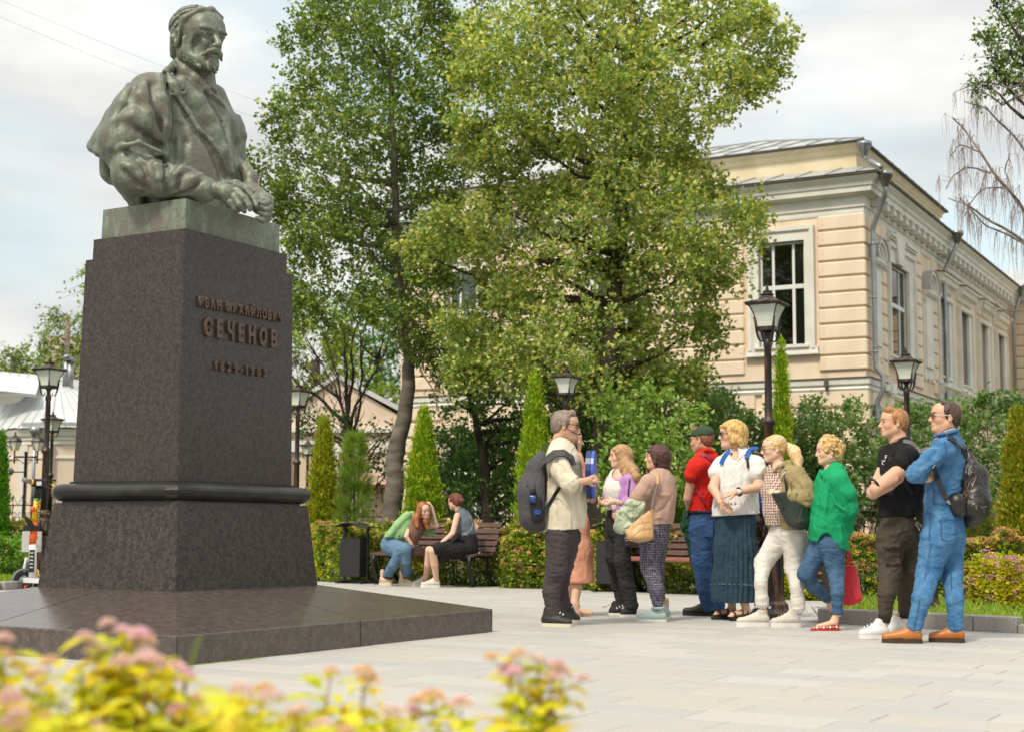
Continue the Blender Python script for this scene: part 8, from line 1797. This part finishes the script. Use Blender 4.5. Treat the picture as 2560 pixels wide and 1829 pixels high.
# ---- 9 man in black T-shirt
def blackman():
 p=Person('ginger short-haired man in black T-shirt and olive cargo trousers, arms crossed',Z6,11.15,skin=(.62,.36,.24));J=p.J;fw=fwdv(204);p.start(p.Gd(300,1465));p.brow=np.array([.25,.13,.07])
 p.head(368,183,0,182,-3,0,1.02,0,1.0,neck=J(402,305),nr=.058);s1,s2=J(455,385,-.18),J(345,375,.14);p.torso(p.F,[(J(385,750),.15,.11),(J(400,400),.17,.11)],fw)
 e1,w1=J(262,575,-.30),J(375,520,-.28);e2,w2=J(245,600,-.02),J(350,560,-.24);p.limb([s1,J(400,470,-.24),e1,w1],[.060,.058,.050,.032]);p.limb([s2,e2,w2],[.056,.05,.032]);p.hand(w2,J(400,520,-.22)-w2,(0,-.5,.6),.4,1.02,1);p.hand(w1,J(350,470,-.2)-w1,(.3,.8,0),.7,1.02,1)
 Fh=Field();p.torso(Fh,[(J(385,770),.160,.130),(J(392,640),.165,.135),(J(405,500),.185,.140),(J(415,400),.175,.12)],fw,.05);Fh.rc(s1,s2,.078,.078,k=.05);Fh.rc(J(405,320),J(412,370),.07,.11,k=.04);Fh.chain([s1,J(415,430,-.22)],[.084,.078],k=.03);Fh.rc(J(432,415,-.21),J(395,445,-.235),.074,.080,k=.005,cap=True);Fh.chain([s2,J(330,430,.1)],[.08,.075],k=.03);Fh.cut(J(385,745),(0,0,-1));Fh.el(p.h.P(.0,0,-.125),(.055,.055,.040),None,.01,-1)
 for pts,r,op in(([(450,500),(430,600),(470,720)],[.007,.011,.009],1),([(330,620),(380,660),(460,640)],[.006,.010,.007],1),([(300,640),(340,700),(420,720)],[.006,.009,.007],-1)):Fh.chain(p.on(Fh,pts,0),r,k=.018,op=op)
 p.add('t_shirt',Fh,cloth('black_jersey','1b1a1c','151416',n=8),.009,.004,seed=12)
 for ch,x,y in(('F',322,388),('—',314,405),('C',308,422)):q=p.on(Fh,[(x,y)],.004)[0]-p.b;flat_text(ch,.045,q,nz(np.array([.9,-.35,0])),nz(np.array([.15,0,1])),whm,'print',p.t,.001)
 wt=mat('white_leather','d8d7d5',.5,'c8c6c3',20,.4);p.shoe((342,1470),(160,1470),wt,white,.047,.085,sole=.030);p.shoe((442,1450),(330,1446),wt,white,.046,.085,sole=.030)
 T=Field();a,b=p.ankle(0),p.ankle(1);T.rc(J(390,765),J(388,840),.150,.155,k=.04,flat=fw,f=1.2);T.chain([J(350,860,-.07),J(345,1060,-.09),J(325,1200,a[1]-p.Y),J(315,1330,a[1]-p.Y)],[.122,.092,.074,.056],k=.03);T.chain([J(440,860,.08),J(445,1060,.06),J(445,1200,b[1]-p.Y),J(432,1310,b[1]-p.Y)],[.12,.088,.072,.056],k=.03)
 om=cloth('olive_cargo','4a4238','3b342c',n=8);c=p.on(T,[(360,970)],-.012)[0];T.bx(c,(.062,.02,.078),rotz(.1),.006,.008);c=p.on(T,[(362,922)],-.002)[0];T.bx(c,(.066,.018,.018),rotz(.1),.004,.004)
 for x,y0 in((330,1240),(325,1275),(318,1305),(340,1150),(345,1100)):T.chain(p.on(T,[(x-45,y0+8),(x,y0+14),(x+40,y0)],0),.007,k=.014,op=1)
 for x,y0 in((450,1240),(440,1280),(455,1130)):T.chain(p.on(T,[(x-30,y0+8),(x,y0+10),(x+30,y0)],0),.007,k=.014,op=1)
 p.add('cargo_trousers',T,om,.009,.0045,seed=2,ws=(1,1,1));K=Field();K.rc(J(314,1325,a[1]-p.Y),J(310,1375,a[1]-p.Y),.052,.044,k=.01,cap=True);K.rc(J(432,1305,b[1]-p.Y),J(430,1350,b[1]-p.Y),.050,.044,k=.01,cap=True);p.add('ribbed_cuffs',K,cloth('dark_rib','2c2823'),.007,.003,wf=40)
 p.core((385,760,0),(345,1060,-.09),(325,1200,a[1]-p.Y),(315,1330,a[1]-p.Y));p.core((385,760,0),(442,1060,.06),(445,1200,b[1]-p.Y),(433,1310,b[1]-p.Y))
 for q in(a,b):p.limb([q+UP*.05,q-UP*.05],[.030,.032])
 H=Field();short_hair(p,H,back=-.06,full=.96);p.hair(H,'8e5c34','b98654',11,wr=.002);m=MB();ax=nz(e1-J(400,470,-.24));c=J(247,525,-.30);c=J(252,548,-.30);ax=nz(e1-J(400,470,-.24));u1=nz(np.cross(ax,UP));u2=np.cross(ax,u1);m.tube([c+.046*(math.cos(t)*u1+math.sin(t)*u2)for t in np.linspace(0,2*PI,14)],.010,6);m.v=[tuple(np.array(v)-p.b)for v in m.v];m.build('wristwatch',blkpl,p.t);p.finish()
 t=bag_thing('backpack','grey and black backpack of the man in the black T-shirt, half hidden','backpack',J(520,720,.15));g1=mat('heather_grey','6d6a68',.8,'5a5755',30,.5);B=Field();c=J(510,560,.0)-fw*.10;B.rc(c+UP*.17,c-UP*.17,.13,.14,k=.03,flat=fw,f=1.7);bagmesh(t,'body',B,g1,.009,.003)
 for pts,m_ in(([(425,292),(470,300),(505,330),(525,365)],g1),([(410,490),(440,550),(478,605)],blackr),([(362,350),(352,385),(345,415)],blackr)):st_=p.strap(p.on(Fh,pts,.008),.030,None,th=.008,nrm=(0,-1,.3));bagbuild(t,st_,'strap',m_)
blackman()
# ---- 10 man in denim
def denimman():
 p=Person('man in blue denim overalls, sunglasses and tan shoes, arms crossed, at the right end',Z6,10.75,skin=(.62,.36,.23));J=p.J;fw=fwdv(178);p.start(p.Gd(560,1490));p.brow=np.array([.1,.06,.04])
 p.head(675,150,0,182,-6,0,1.06,0,1.0,neck=J(705,270),nr=.058);s1,s2=J(675,335,-.19),J(670,325,.18);p.torso(p.F,[(J(665,700),.16,.12),(J(680,340),.17,.11)],fw)
 e1,w1=J(490,490,-.22),J(575,512,-.16);e2,w2=J(520,500,.12),J(560,505,-.08);p.limb([s1,e1,w1],[.058,.052,.034]);p.limb([s2,e2,w2],[.055,.05,.034]);p.hand(w1,J(600,460,-.1)-w1,(.3,.8,0),.6,1.02,1);p.hand(w2,J(570,475,-.15)-w2,(0,.4,.5),.6,1.0,1)
 D=Field();p.torso(D,[(J(668,800),.165,.148),(J(662,660),.160,.138),(J(668,520),.178,.140),(J(690,400),.185,.132),(J(700,330),.155,.10)],fw,.05);D.rc(s1,s2,.080,.080,k=.05);D.rc(J(700,265),J(705,320),.075,.11,k=.04);D.chain([s1,J(590,400,-.23),J(492,488,-.225)],[.088,.076,.070],k=.03);D.rc(J(492,488,-.22),J(525,500,-.20),.070,.064,k=.015);D.rc(J(500,490,-.215),J(530,502,-.2),.072,.068,k=.006,cap=True);D.chain([s2,e2],[.085,.068],k=.03)
 D.chain([J(592,272,-.04),J(640,255,-.11),J(700,235,-.13),J(755,225,-.09)],[.016,.022,.026,.024],k=.012);D.el(p.h.P(.01,0,-.13),(.05,.06,.05),None,.01,-1)
 a0=None;p.shoe((540,1497),(298,1492),mat('tan_leather_shoe','b56f2c',.45,'99591f',8,.6),mat('dark_sole','3a2a20',.7),.050,.07,'leather',.030);p.shoe((794,1494),(578,1488),MATS['tan_leather_shoe'],MATS['dark_sole'],.050,.07,'leather',.030)
 a,b=p.ankle(0),p.ankle(1);D.rc(J(670,780),J(665,840),.160,.165,k=.04,flat=fw,f=1.12)
 D.chain([J(625,880,-.05),J(575,1080,-.06),J(535,1230,a[1]-p.Y),J(492,1395,a[1]-p.Y)],[.128,.094,.074,.062],k=.03);D.chain([J(710,880,.06),J(712,1080,.05),J(735,1240,b[1]-p.Y),J(735,1400,b[1]-p.Y)],[.118,.088,.070,.062],k=.03)
 D.rc(J(496,1375,a[1]-p.Y),J(490,1418,a[1]-p.Y),.062,.064,k=.004,cap=True);D.rc(J(735,1380,b[1]-p.Y),J(735,1418,b[1]-p.Y),.062,.064,k=.004,cap=True)
 for x,y0 in((565,1060),(570,1110),(560,1160),(510,1320),(500,1355),(715,1080),(722,1130),(735,1340),(735,1370),(640,1000)):D.chain(p.on(D,[(x-45,y0+10),(x,y0+14),(x+42,y0-4)],0),.006,k=.014,op=1)
 for pts,r,op in(([(640,330),(590,400),(520,440)],[.006,.009,.006],-1),([(660,380),(600,430),(540,470)],[.006,.009,.006],1),([(560,580),(600,600),(640,560)],[.006,.010,.007],1),([(600,700),(640,760),(720,740)],[.005,.009,.006],1),([(560,720),(570,800),(560,880)],[.005,.009,.006],-1)):D.chain(p.on(D,pts,0),r,k=.016,op=op)
 dm=denim('bright_denim','3a6a95','6a93b5','86aecb');p.add('denim_overalls',D,dm,.009,.0038,seed=7,ws=(1,1,.8))
 th=mat('seam_thread2','27507a',.9)
 for pts,nm in(([(540,668),(620,664),(700,672),(740,680)],'waist_seam'),([(605,470),(608,560),(605,664)],'side_seam'),([(540,720),(585,720),(580,870),(535,870)],'pocket_edge'),([(648,758),(745,762),(735,870),(690,892),(652,870),(648,758)],'pocket_edge'),([(588,900),(560,1080),(520,1250),(490,1400)],'leg_seam'),([(700,1000),(712,1150),(728,1400)],'leg_seam'),([(672,290),(684,340),(665,400),(640,425)],'armhole_seam')):q=p.strap(p.on(D,pts,.001),.005,None,th=.003);q.v=[tuple(np.array(v)-p.b)for v in q.v];q.build(nm,th,p.t)
 K=Field();K.rc(a+UP*.03,a-UP*.03,.042,.044,k=.01);K.rc(b+UP*.03,b-UP*.03,.042,.044,k=.01);p.add('socks',K,white,.008,.001)
 H=Field();short_hair(p,H,back=-.06,full=.97,top=-.004);h=p.h;h.el(H,(.085,0,.075),(.050,.07,.05),.01,-1);p.hair(H,'33221b','5a4034',12,wr=.0015);glasses(p,blkpl,dklens,tm=mat('white_temple','cfc9c4',.4));p.finish()
 t=bag_thing('backpack','black leather backpack on the back of the man in denim','backpack',J(820,780));B=Field();lm=mat('black_leather','1d1a19',.36,'151312',12,.5,bump=.15,bscale=120,spec=.6)
 B.chain([J(812,385,-.02),J(815,500,-.02),J(830,640,-.02)],[.055,.125,.165],k=.05,flat=fw,f=1.35);B.rc(J(835,640,-.02),J(815,720,-.02),.165,.11,k=.04,flat=fw,f=1.3);B.rc(J(890,500,-.04),J(880,680,-.04),.08,.11,k=.03,flat=fw,f=1.6)
 B.rc(J(745,650,-.17),J(760,700,-.17),.065,.055,k=.012);B.rc(J(845,680,-.15),J(850,710,-.15),.075,.07,k=.015)
 for pts in([(830,420),(790,520),(760,620)],[(855,420),(840,520),(800,620)],[(820,400),(880,470),(920,560)],[(845,545),(890,555),(915,575)],[(870,660),(900,680),(925,670)]):B.chain(p.on(B,pts,0),.005,k=.007,op=-1)
 bagmesh(t,'body',B,lm,.008,.003,wf=18);zp=mat('zip_metal','8a7460',.3,metal=.8);m=MB()
 for pts in([(862,500),(840,560),(805,620)],[(830,520),(805,580),(770,620)],[(745,575),(750,600)],[(890,685),(925,680)]):m.tube(p.on(B,pts,.002),.0035,5)
 for x,y in((815,640),(800,600),(860,670)):q=p.on(B,[(x,y),(x+2,y+28)],.006);m.tube(q,.007,5)
 bagbuild(t,m,'zips',zp);t.children[-1]['kind']='stuff'
 st_=p.strap(p.on(D,[(690,268),(735,290),(775,330)],.008)+[J(800,385,-.12)],.036,None,th=.01,nrm=(0,-1,.5));bagbuild(t,st_,'shoulder_strap',lm)
 st_=p.strap(p.on(D,[(605,440),(625,510),(655,580),(690,645)],.008)+[J(715,665,-.20)],.034,None,th=.008,nrm=(0,-1,.1));bagbuild(t,st_,'lower_strap',lm);hd=MB();hd.tube([J(805,390,-.03),J(812,335,-.03),J(828,330,-.03),J(835,395,-.03)],.014,6);bagbuild(t,hd,'handle',lm)
denimman()
# ---- 11, 12 the two seated women
def seatA():
 p=Person('seated young woman with long auburn hair, green cardigan and flared jeans, head in hand',ZS,20.45,skin=(.69,.45,.33));J=p.J;fw=fwdv(-62);p.start(p.Gd(880,1355));p.brow=np.array([.2,.11,.07])
 p.head(1238,385,-.10,-58,10,14,.98,1,.95,neck=J(1165,520,0),nr=.045);s1,s2=J(1060,510,-.02),J(1215,560,.05)
 p.torso(p.F,[(J(850,850),.15,.12),(J(960,740),.13,.10),(J(1130,560),.14,.09)],nz(np.array([.4,-.8,0])),.05);e2,w2=J(1405,595,.02),J(1345,360,-.02);p.limb([s2,J(1300,600,.04),e2,w2],[.042,.038,.034,.024]);p.hand(w2,J(1310,270,-.05)-w2,(-.6,0,.1),.6,.9,1);w1=J(1075,820,-.18);p.limb([J(1040,640,-.12),J(1010,720,-.18),w1],[.036,.034,.024]);p.hand(w1,J(1100,870,-.16)-w1,(0,1,0),.4,.85,1)
 W=Field();p.torso(W,[(J(1060,780,-.02),.125,.11),(J(1110,650,-.03),.130,.12),(J(1145,555,-.01),.13,.09)],nz(np.array([.5,-.8,0])),.04);W.rc(J(1190,560,.03),J(1215,590,.03),.05,.05,k=.03);p.add('rose_top',W,cloth('rose_brown_knit','8a675a','7c5b4f'),.009,.002)
 C_=Field();C_.chain([J(1050,470,-.02),J(1010,560,-.04),J(960,660,-.05),J(910,730,-.05)],[.070,.105,.115,.105],k=.04,flat=nz(np.array([.3,-.9,0])),f=1.15);C_.chain([J(1020,450,-.08),J(900,570,-.12),J(800,690,-.14),J(690,815,-.14)],[.062,.060,.050,.044],k=.02);C_.rc(J(720,785,-.14),J(672,830,-.14),.044,.044,k=.005,cap=True);C_.rc(J(1085,430,-.02),J(1095,520,-.06),.045,.04,k=.02);C_.cut(J(880,750),nz(np.array([-.15,0,-1.2])))
 C2=Field();C2.bx(J(1275,660,.08),(.11,.012,.055),roty(.12),.01,.01);gk=cloth('mint_knit','94bb83','84ab73',n=30,bump=.5,bs=150);p.add('cardigan',C_,gk,.009,.004,seed=3);p.add('cardigan_hem',C2,gk,.009,.003)
 m=MB();q=p.on(C_,[(918,717)],.002)[0];m.tube([q,q-np.array([0,.008,0])],.014,10);m.v=[tuple(np.array(v)-p.b)for v in m.v];m.build('button',mat('horn_button','4a5240',.4),p.t)
 cm=mat('cream_sandal','cfc0a6',.6);p.shoe((662,1352),(828,1362),cm,cm,.042,.05,'flat',.045,'platform_sandal');p.shoe((908,1358),(1092,1368),cm,cm,.042,.05,'flat',.045,'platform_sandal')
 a,b=p.ankle(0),p.ankle(1);T=Field();T.rc(J(810,830,-.02),J(860,860,-.06),.15,.135,k=.05);k1,k2=J(1010,880,-.42),J(935,900,-.38)
 T.chain([J(850,860,-.1),k1,J(1010,1040,-.35),J(1015,1185,b[1]-p.Y)],[.115,.085,.072,.088],k=.03);T.chain([J(830,880,0),k2,J(850,1080,-.30),J(768,1225,a[1]-p.Y)],[.115,.085,.074,.082],k=.03)
 T.cut(J(760,1252),nz(np.array([-.0,0,-1])));p.add('flared_jeans',T,denim('light_denim','56738c','6f8ba3','8aa9c0'),.009,.003,seed=4,ws=(1,1,1))
 for k,q in enumerate((a,b)):d=p.feet[k][1];p.limb([q+UP*.09,q-UP*.01],[.034,.032]);p.F.rc(q-UP*.02,q+d*.14-UP*.045,.032,.026,k=.02,flat=UP,f=1.1)
 for k in(0,1):
  a_,d=p.feet[k];sd_=np.cross(UP,d);m=MB()
  for u in(.0,.06,.10,.14):m.tube([a_+d*u+sd_*.040+UP*.055,a_+d*u+sd_*.024+UP*(.105-.2*u),a_+d*u-sd_*.024+UP*(.105-.2*u),a_+d*u-sd_*.040+UP*.055],.008,6)
  m.v=[tuple(np.array(v)-p.b)for v in m.v];m.build('sandal_straps',cm,p.t)
 H=Field();h=p.h;h.el(H,(-.020,0,.032),(.106,.090,.096),.01)
 for s_ in(-1,1):h.rc(H,(.03,s_*.058,.06),(.012,s_*.080,-.03),.024,.028,.02);
 H.chain([h.P(-.01,-.075,-.02),J(1130,500,-.14),J(1150,590,-.18)],[.045,.05,.03],k=.03);H.chain([h.P(-.01,.075,-.02),J(1270,520,-.08),J(1290,630,-.10)],[.045,.05,.02],k=.03);h.rc(H,(-.06,0,.0),(-.05,0,-.12),.07,.06,.03);h.el(H,(.122,0,-.035),(.080,.058,.088),.008,-1);p.hair(H,'7a4322','b5733f',13,ws=(1,1,.1));p.finish()
seatA()
def seatB():
 p=Person('seated young woman with a reddish bun in grey tank top and black skirt, back turned',ZS,20.1,skin=(.67,.42,.30));J=p.J;fw=fwdv(148);p.start(p.Gd(1320,1375));p.brow=np.array([.12,.06,.04])
 p.head(1640,275,0,140,4,0,.98,1,1.0,neck=J(1695,400),nr=.045);s1,s2=J(1668,455,-.16),J(1800,470,.14);p.torso(p.F,[(J(1780,840),.15,.12),(J(1790,720),.13,.10),(J(1740,500),.14,.10)],fw,.05)
 e1,w1=J(1610,680,-.22),J(1445,825,-.28);p.limb([s1,e1,w1],[.045,.038,.025]);p.hand(w1,(-.8,0,-.5),(0,1,-.4),.4,.9,1);p.limb([s2,J(1915,600,.24),J(1900,640,.10)],[.043,.038,.03])
 W=Field();p.torso(W,[(J(1795,800),.140,.115),(J(1795,690),.132,.11),(J(1755,540),.155,.115),(J(1735,470),.125,.09)],fw,.05);W.rc(J(1720,390),J(1735,470),.05,.08,k=.03);W.el(J(1662,480,-.20),(.062,.11,.085),None,.01,-1);W.cut(J(1790,790),nz(np.array([.2,0,-1])))
 for pts in([(1700,700),(1760,690),(1840,720)],[(1720,640),(1780,620),(1850,650)]):W.chain(p.on(W,pts,0),.006,k=.015,op=1)
 p.add('tank_top',W,cloth('slate_rib','66707a','596269',n=30),.009,.003,seed=3);m=MB();m.tube(p.on(W,[(1800,380),(1840,470),(1868,560),(1850,640),(1790,690),(1720,700)],.004),.004,5);m.v=[tuple(np.array(v)-p.b)for v in m.v];m.build('chain_strap',mat('silver_chain','b9b2a4',.3,metal=.8),p.t)
 K=Field();K.rc(J(1790,780),J(1790,900),.155,.16,k=.05);K.chain([J(1780,880,-.05),J(1560,890,-.18),J(1400,890,-.34)],[.155,.128,.088],k=.04);K.chain([J(1780,880,.08),J(1560,880,.0),J(1420,880,-.18)],[.15,.125,.088],k=.04);K.rc(J(1480,950,-.25),J(1480,1020,-.28),.085,.06,k=.05);K.cut(J(1345,900),nz(np.array([-1,0,-.05])))
 for pts in([(1450,840),(1560,900),(1700,930)],[(1500,960),(1600,940),(1750,900)],[(1700,780),(1760,860),(1840,900)],[(1420,880),(1500,960),(1560,1000)]):K.chain(p.on(K,pts,0),.007,k=.015,op=1)
 bk=cloth('black_linen','232224','1b1a1c',n=12);p.add('skirt',K,bk,.009,.005,seed=5);B=Field();B.rc(J(1680,700,-.2),J(1600,800,-.24),.04,.035,k=.02);B.rc(J(1690,690,-.2),J(1730,760,-.2),.03,.03,k=.02);p.add('skirt_knot',B,bk,.008,.005)
 cm=mat('offwhite_mesh','cfc8bb',.7,'b9b1a3',60,.5);p.shoe((1450,1380),(1195,1380),cm,white,.045,.08,sole=.032);p.shoe((1300,1362),(1082,1368),cm,white,.045,.08,sole=.032)
 a,b=p.ankle(0),p.ankle(1);p.limb([J(1480,900,-.30),J(1350,905,-.37),J(1375,1080,-.3),a-UP*.03],[.050,.060,.056,.034]);p.limb([J(1450,890,-.1),J(1310,900,-.24),J(1290,1080,-.15),b-UP*.03],[.05,.058,.052,.034])
 H=Field();h=p.h;h.el(H,(-.022,0,.034),(.106,.090,.094),.01);h.el(H,(-.06,0,.0),(.055,.075,.07),.02);h.rc(H,(.045,-.04,.075),(.045,.04,.075),.025,k=.02);h.el(H,(.118,0,-.045),(.072,.085,.085),.01,-1);h.el(H,(-.130,0,.010),(.036,.040,.038),.01);H.cut(h.P(-.05,0,-.07),h.R@np.array([.2,0,-1.]));p.hair(H,'4a2318','7d4630',14,wr=.004);p.finish()
 t=bag_thing('handbag','dark burgundy handbag on the bench between the two seated women','handbag',J(1190,960));Bq=Field();Bq.bx(J(1190,910,.0),(.075,.05,.035),None,.03,.01);q=mat('burgundy_leather','3a1f1f',.35);bagmesh(t,'body',Bq,q,.007,.003);m=MB();m.tube([J(1110,880,-.08),J(1130,840,-.08),J(1200,850,-.08),J(1220,890,-.08)],.008,6);bagbuild(t,m,'handle',q)
seatB()
# ---------------------------------------------------------------- spiraea shrubs close to the camera (out of focus)
lfm=[mat('near_leaf_%s'%n,c,.45,c2,30,.5,trans=.45,spec=.4)for n,c,c2 in(('lime','d0d62e','dfe046'),('yellow','e6de2e','f0e850'),('green','b0c034','c4cc40'),('gold','e0cc3e','e8c84c'))]
stm=mat('spirea_stem','8a5a3a',.7)
NL=[]
for m_ in lfm:
 b=MB();L_=.062;vs=[]
 for i,(t,wv)in enumerate(((0,.0),(.18,.008),(.45,.0145),(.75,.010),(1.,.0))):
  z=-.012*t*t*1.6+.002;vs+=[(-wv,L_*t,z+wv*.35),(0,L_*t,z),(wv,L_*t,z+wv*.35)]
 b.add(vs,[(i*3+j,i*3+j+1,i*3+j+4,i*3+j+3)for i in range(4)for j in(0,1)],True);NL.append(b.mesh('leaf',m_))
HD=[]
for i,(c,c2)in enumerate((('efc9cb','f0d8cc'),('e9c39b','f0d6b8'),('ecbccb','f2d2dc'),('eed2c6','f4e4dc'))):
 r=np.random.RandomState(i);n=420;a=r.uniform(0,2*PI,n);q=np.sqrt(r.uniform(0,1,n));R0=.034;P=np.c_[q*R0*np.cos(a),q*R0*np.sin(a),.022*(1-q**2)+r.uniform(-.004,.004,n)];D=np.c_[q*np.cos(a),q*np.sin(a),np.full(n,.9)]
 cc=np.where(r.rand(n,1)<.5,np.array(lin(c)[:3]),np.array(lin(c2)[:3]))*r.uniform(.9,1.1,(n,1));HD.append(leafmesh('flower_head',P,D,.0085,np.repeat(cc,1,0),flowm,i,aspect=1.1,jit=.6,droop=0))
def near_shrub(label,heads,base_u,seed):
 r=random.Random(seed);Y0=heads[0][2];b=at(base_u,1620,Y0);b[2]=0;t=empty('spiraea_shrub',b);tag(t,label,'shrub','out of focus spiraea shrubs in the foreground');st=MB();nl=0
 for(u,v,Y,kind)in heads:
  top=at(u,v+4,Y)-b;foot=np.array([top[0]*.35+r.uniform(-.05,.05),top[1]*.4+r.uniform(-.05,.05),-.02]);mid=foot*.45+top*.55+np.array([r.uniform(-.03,.03),0,.03]);path=[foot,mid,top-UP*.004]
  st.tube(path,[.0035,.0028,.0016],5)
  if kind>=0:
   o=link('flower_head',HD[kind%4],t);s_=r.uniform(.40,.64);o.location=tuple(top);o.scale=(s_,s_,s_);o.rotation_euler=(r.uniform(-.35,.35),r.uniform(-.35,.35),r.uniform(0,6))
   for j in range(r.randint(0,1)):
    o=link('flower_head',HD[(kind+j)%4],t);s_=r.uniform(.35,.6);q=top+np.array([r.uniform(-.05,.05),r.uniform(-.03,.03),-r.uniform(.0,.03)]);o.location=tuple(q);o.scale=(s_,)*3;st.tube([top-UP*.05,q],.001,4)
  Lm=np.linalg.norm(top-mid);n=34;dn=nz(mid-top)
  for k in range(n):
   if nl>=296:break
   f=k/n;q=top+dn*(.014+.36*f**1.2)+np.array([r.uniform(-.02,.02),r.uniform(-.02,.02),0]);a=k*2.4+r.uniform(-.4,.4);o=link('leaf',NL[r.choice((0,0,1,1,2,3))],t);s_=r.uniform(.95,1.75)*(1.1-.45*(1-f));o.location=tuple(q);o.scale=(s_,)*3;o.rotation_euler=(r.uniform(-.1,.75)*-1+.55,r.uniform(-.4,.4),a);nl+=1
 st.build('stems',stm,t)['kind']='stuff';return t
def fill(u0,u1,v0,v1,n,Y,seed):
 r=random.Random(seed);return[(r.uniform(u0,u1),r.uniform(v0,v1),Y+r.uniform(-.25,.35),r.choice((-1,-1,-1,-1,-1,-1,-1,0,1,2,3)))for _ in range(n)]
near_shrub('blurred yellow-green spiraea in the bottom left corner',[(8,1415,2.5,0),(5,1455,2.5,1),(110,1468,2.5,1),(40,1520,2.5,-1),(70,1600,2.4,0)]+fill(-60,130,1490,1560,4,2.5,1),20,1)
near_shrub('lower leafy spiraea stems filling the bottom left corner',fill(-60,150,1500,1640,6,2.3,11),60,11)
near_shrub('tallest blurred spiraea sprig, its pinkish head standing before the granite slab',[(238,1382,2.5,0),(272,1398,2.5,2),(315,1422,2.55,1),(322,1448,2.5,3),(352,1462,2.6,2),(215,1440,2.5,3),(180,1480,2.5,-1),(250,1470,2.5,-1)]+[],240,2)
near_shrub('leafy spiraea stems under the tallest sprig at the left',fill(130,340,1480,1610,6,2.4,12),250,12)
near_shrub('yellowish spiraea stems just right of the bottom left corner',fill(190,340,1450,1570,6,2.6,22),190,22)
near_shrub('blurred pink-headed spiraea below the front corner of the granite slab',[(385,1485,2.5,0),(410,1500,2.5,2),(500,1552,2.5,0),(545,1540,2.6,2),(585,1528,2.5,1),(430,1560,2.5,-1)]+fill(340,560,1540,1600,3,2.5,3),430,3)
near_shrub('low spiraea stems below the pink-headed sprig',fill(340,600,1530,1620,9,2.4,13),450,13)
near_shrub('low blurred spiraea with peach heads, left of the bottom centre',[(735,1488,2.7,0),(808,1490,2.7,1),(660,1580,2.5,3),(760,1550,2.7,-1),(800,1560,2.7,-1),(600,1590,2.5,-1)]+fill(560,820,1580,1640,4,2.5,4),690,4)
near_shrub('leafy spiraea tips at the bottom edge left of the centre',fill(560,860,1590,1650,8,2.5,14),700,14)
near_shrub('leafy spiraea tips along the bottom edge before the paving',fill(480,900,1560,1640,9,2.6,15),640,15)
near_shrub('few blurred spiraea stems at the bottom centre',[(962,1545,2.7,1),(1022,1562,2.7,0),(915,1578,2.7,2),(860,1600,2.6,3),(1000,1600,2.6,-1)]+fill(840,1060,1605,1660,8,2.6,5),950,5)
near_shrub('separate blurred spiraea sprig with pink heads right of the bottom centre',[(1150,1450,2.7,1),(1192,1462,2.7,3),(1235,1475,2.7,0),(1128,1485,2.7,2),(1250,1492,2.7,0),(1150,1540,2.7,-1),(1200,1535,2.7,-1),(1130,1590,2.6,-1),(1210,1600,2.6,-1),(1160,1615,2.6,-1)],1170,6)
m=MB();m.tube([at(415,1500,2.6)-at(415,1500,2.6),at(440,1420,2.6)-at(415,1500,2.6),at(452,1408,2.6)-at(415,1500,2.6)],[.004,.003,.001],5);m.tube([at(370,1700,2.6)-at(415,1500,2.6),np.zeros(3)],[.004,.004],5);o=tag(m.build('grass_blade',mat('blade_green','7f8f3a',.6,trans=.3)),'single blurred grass blade before the front corner of the granite slab','grass blade');o.location=tuple(at(415,1500,2.6))
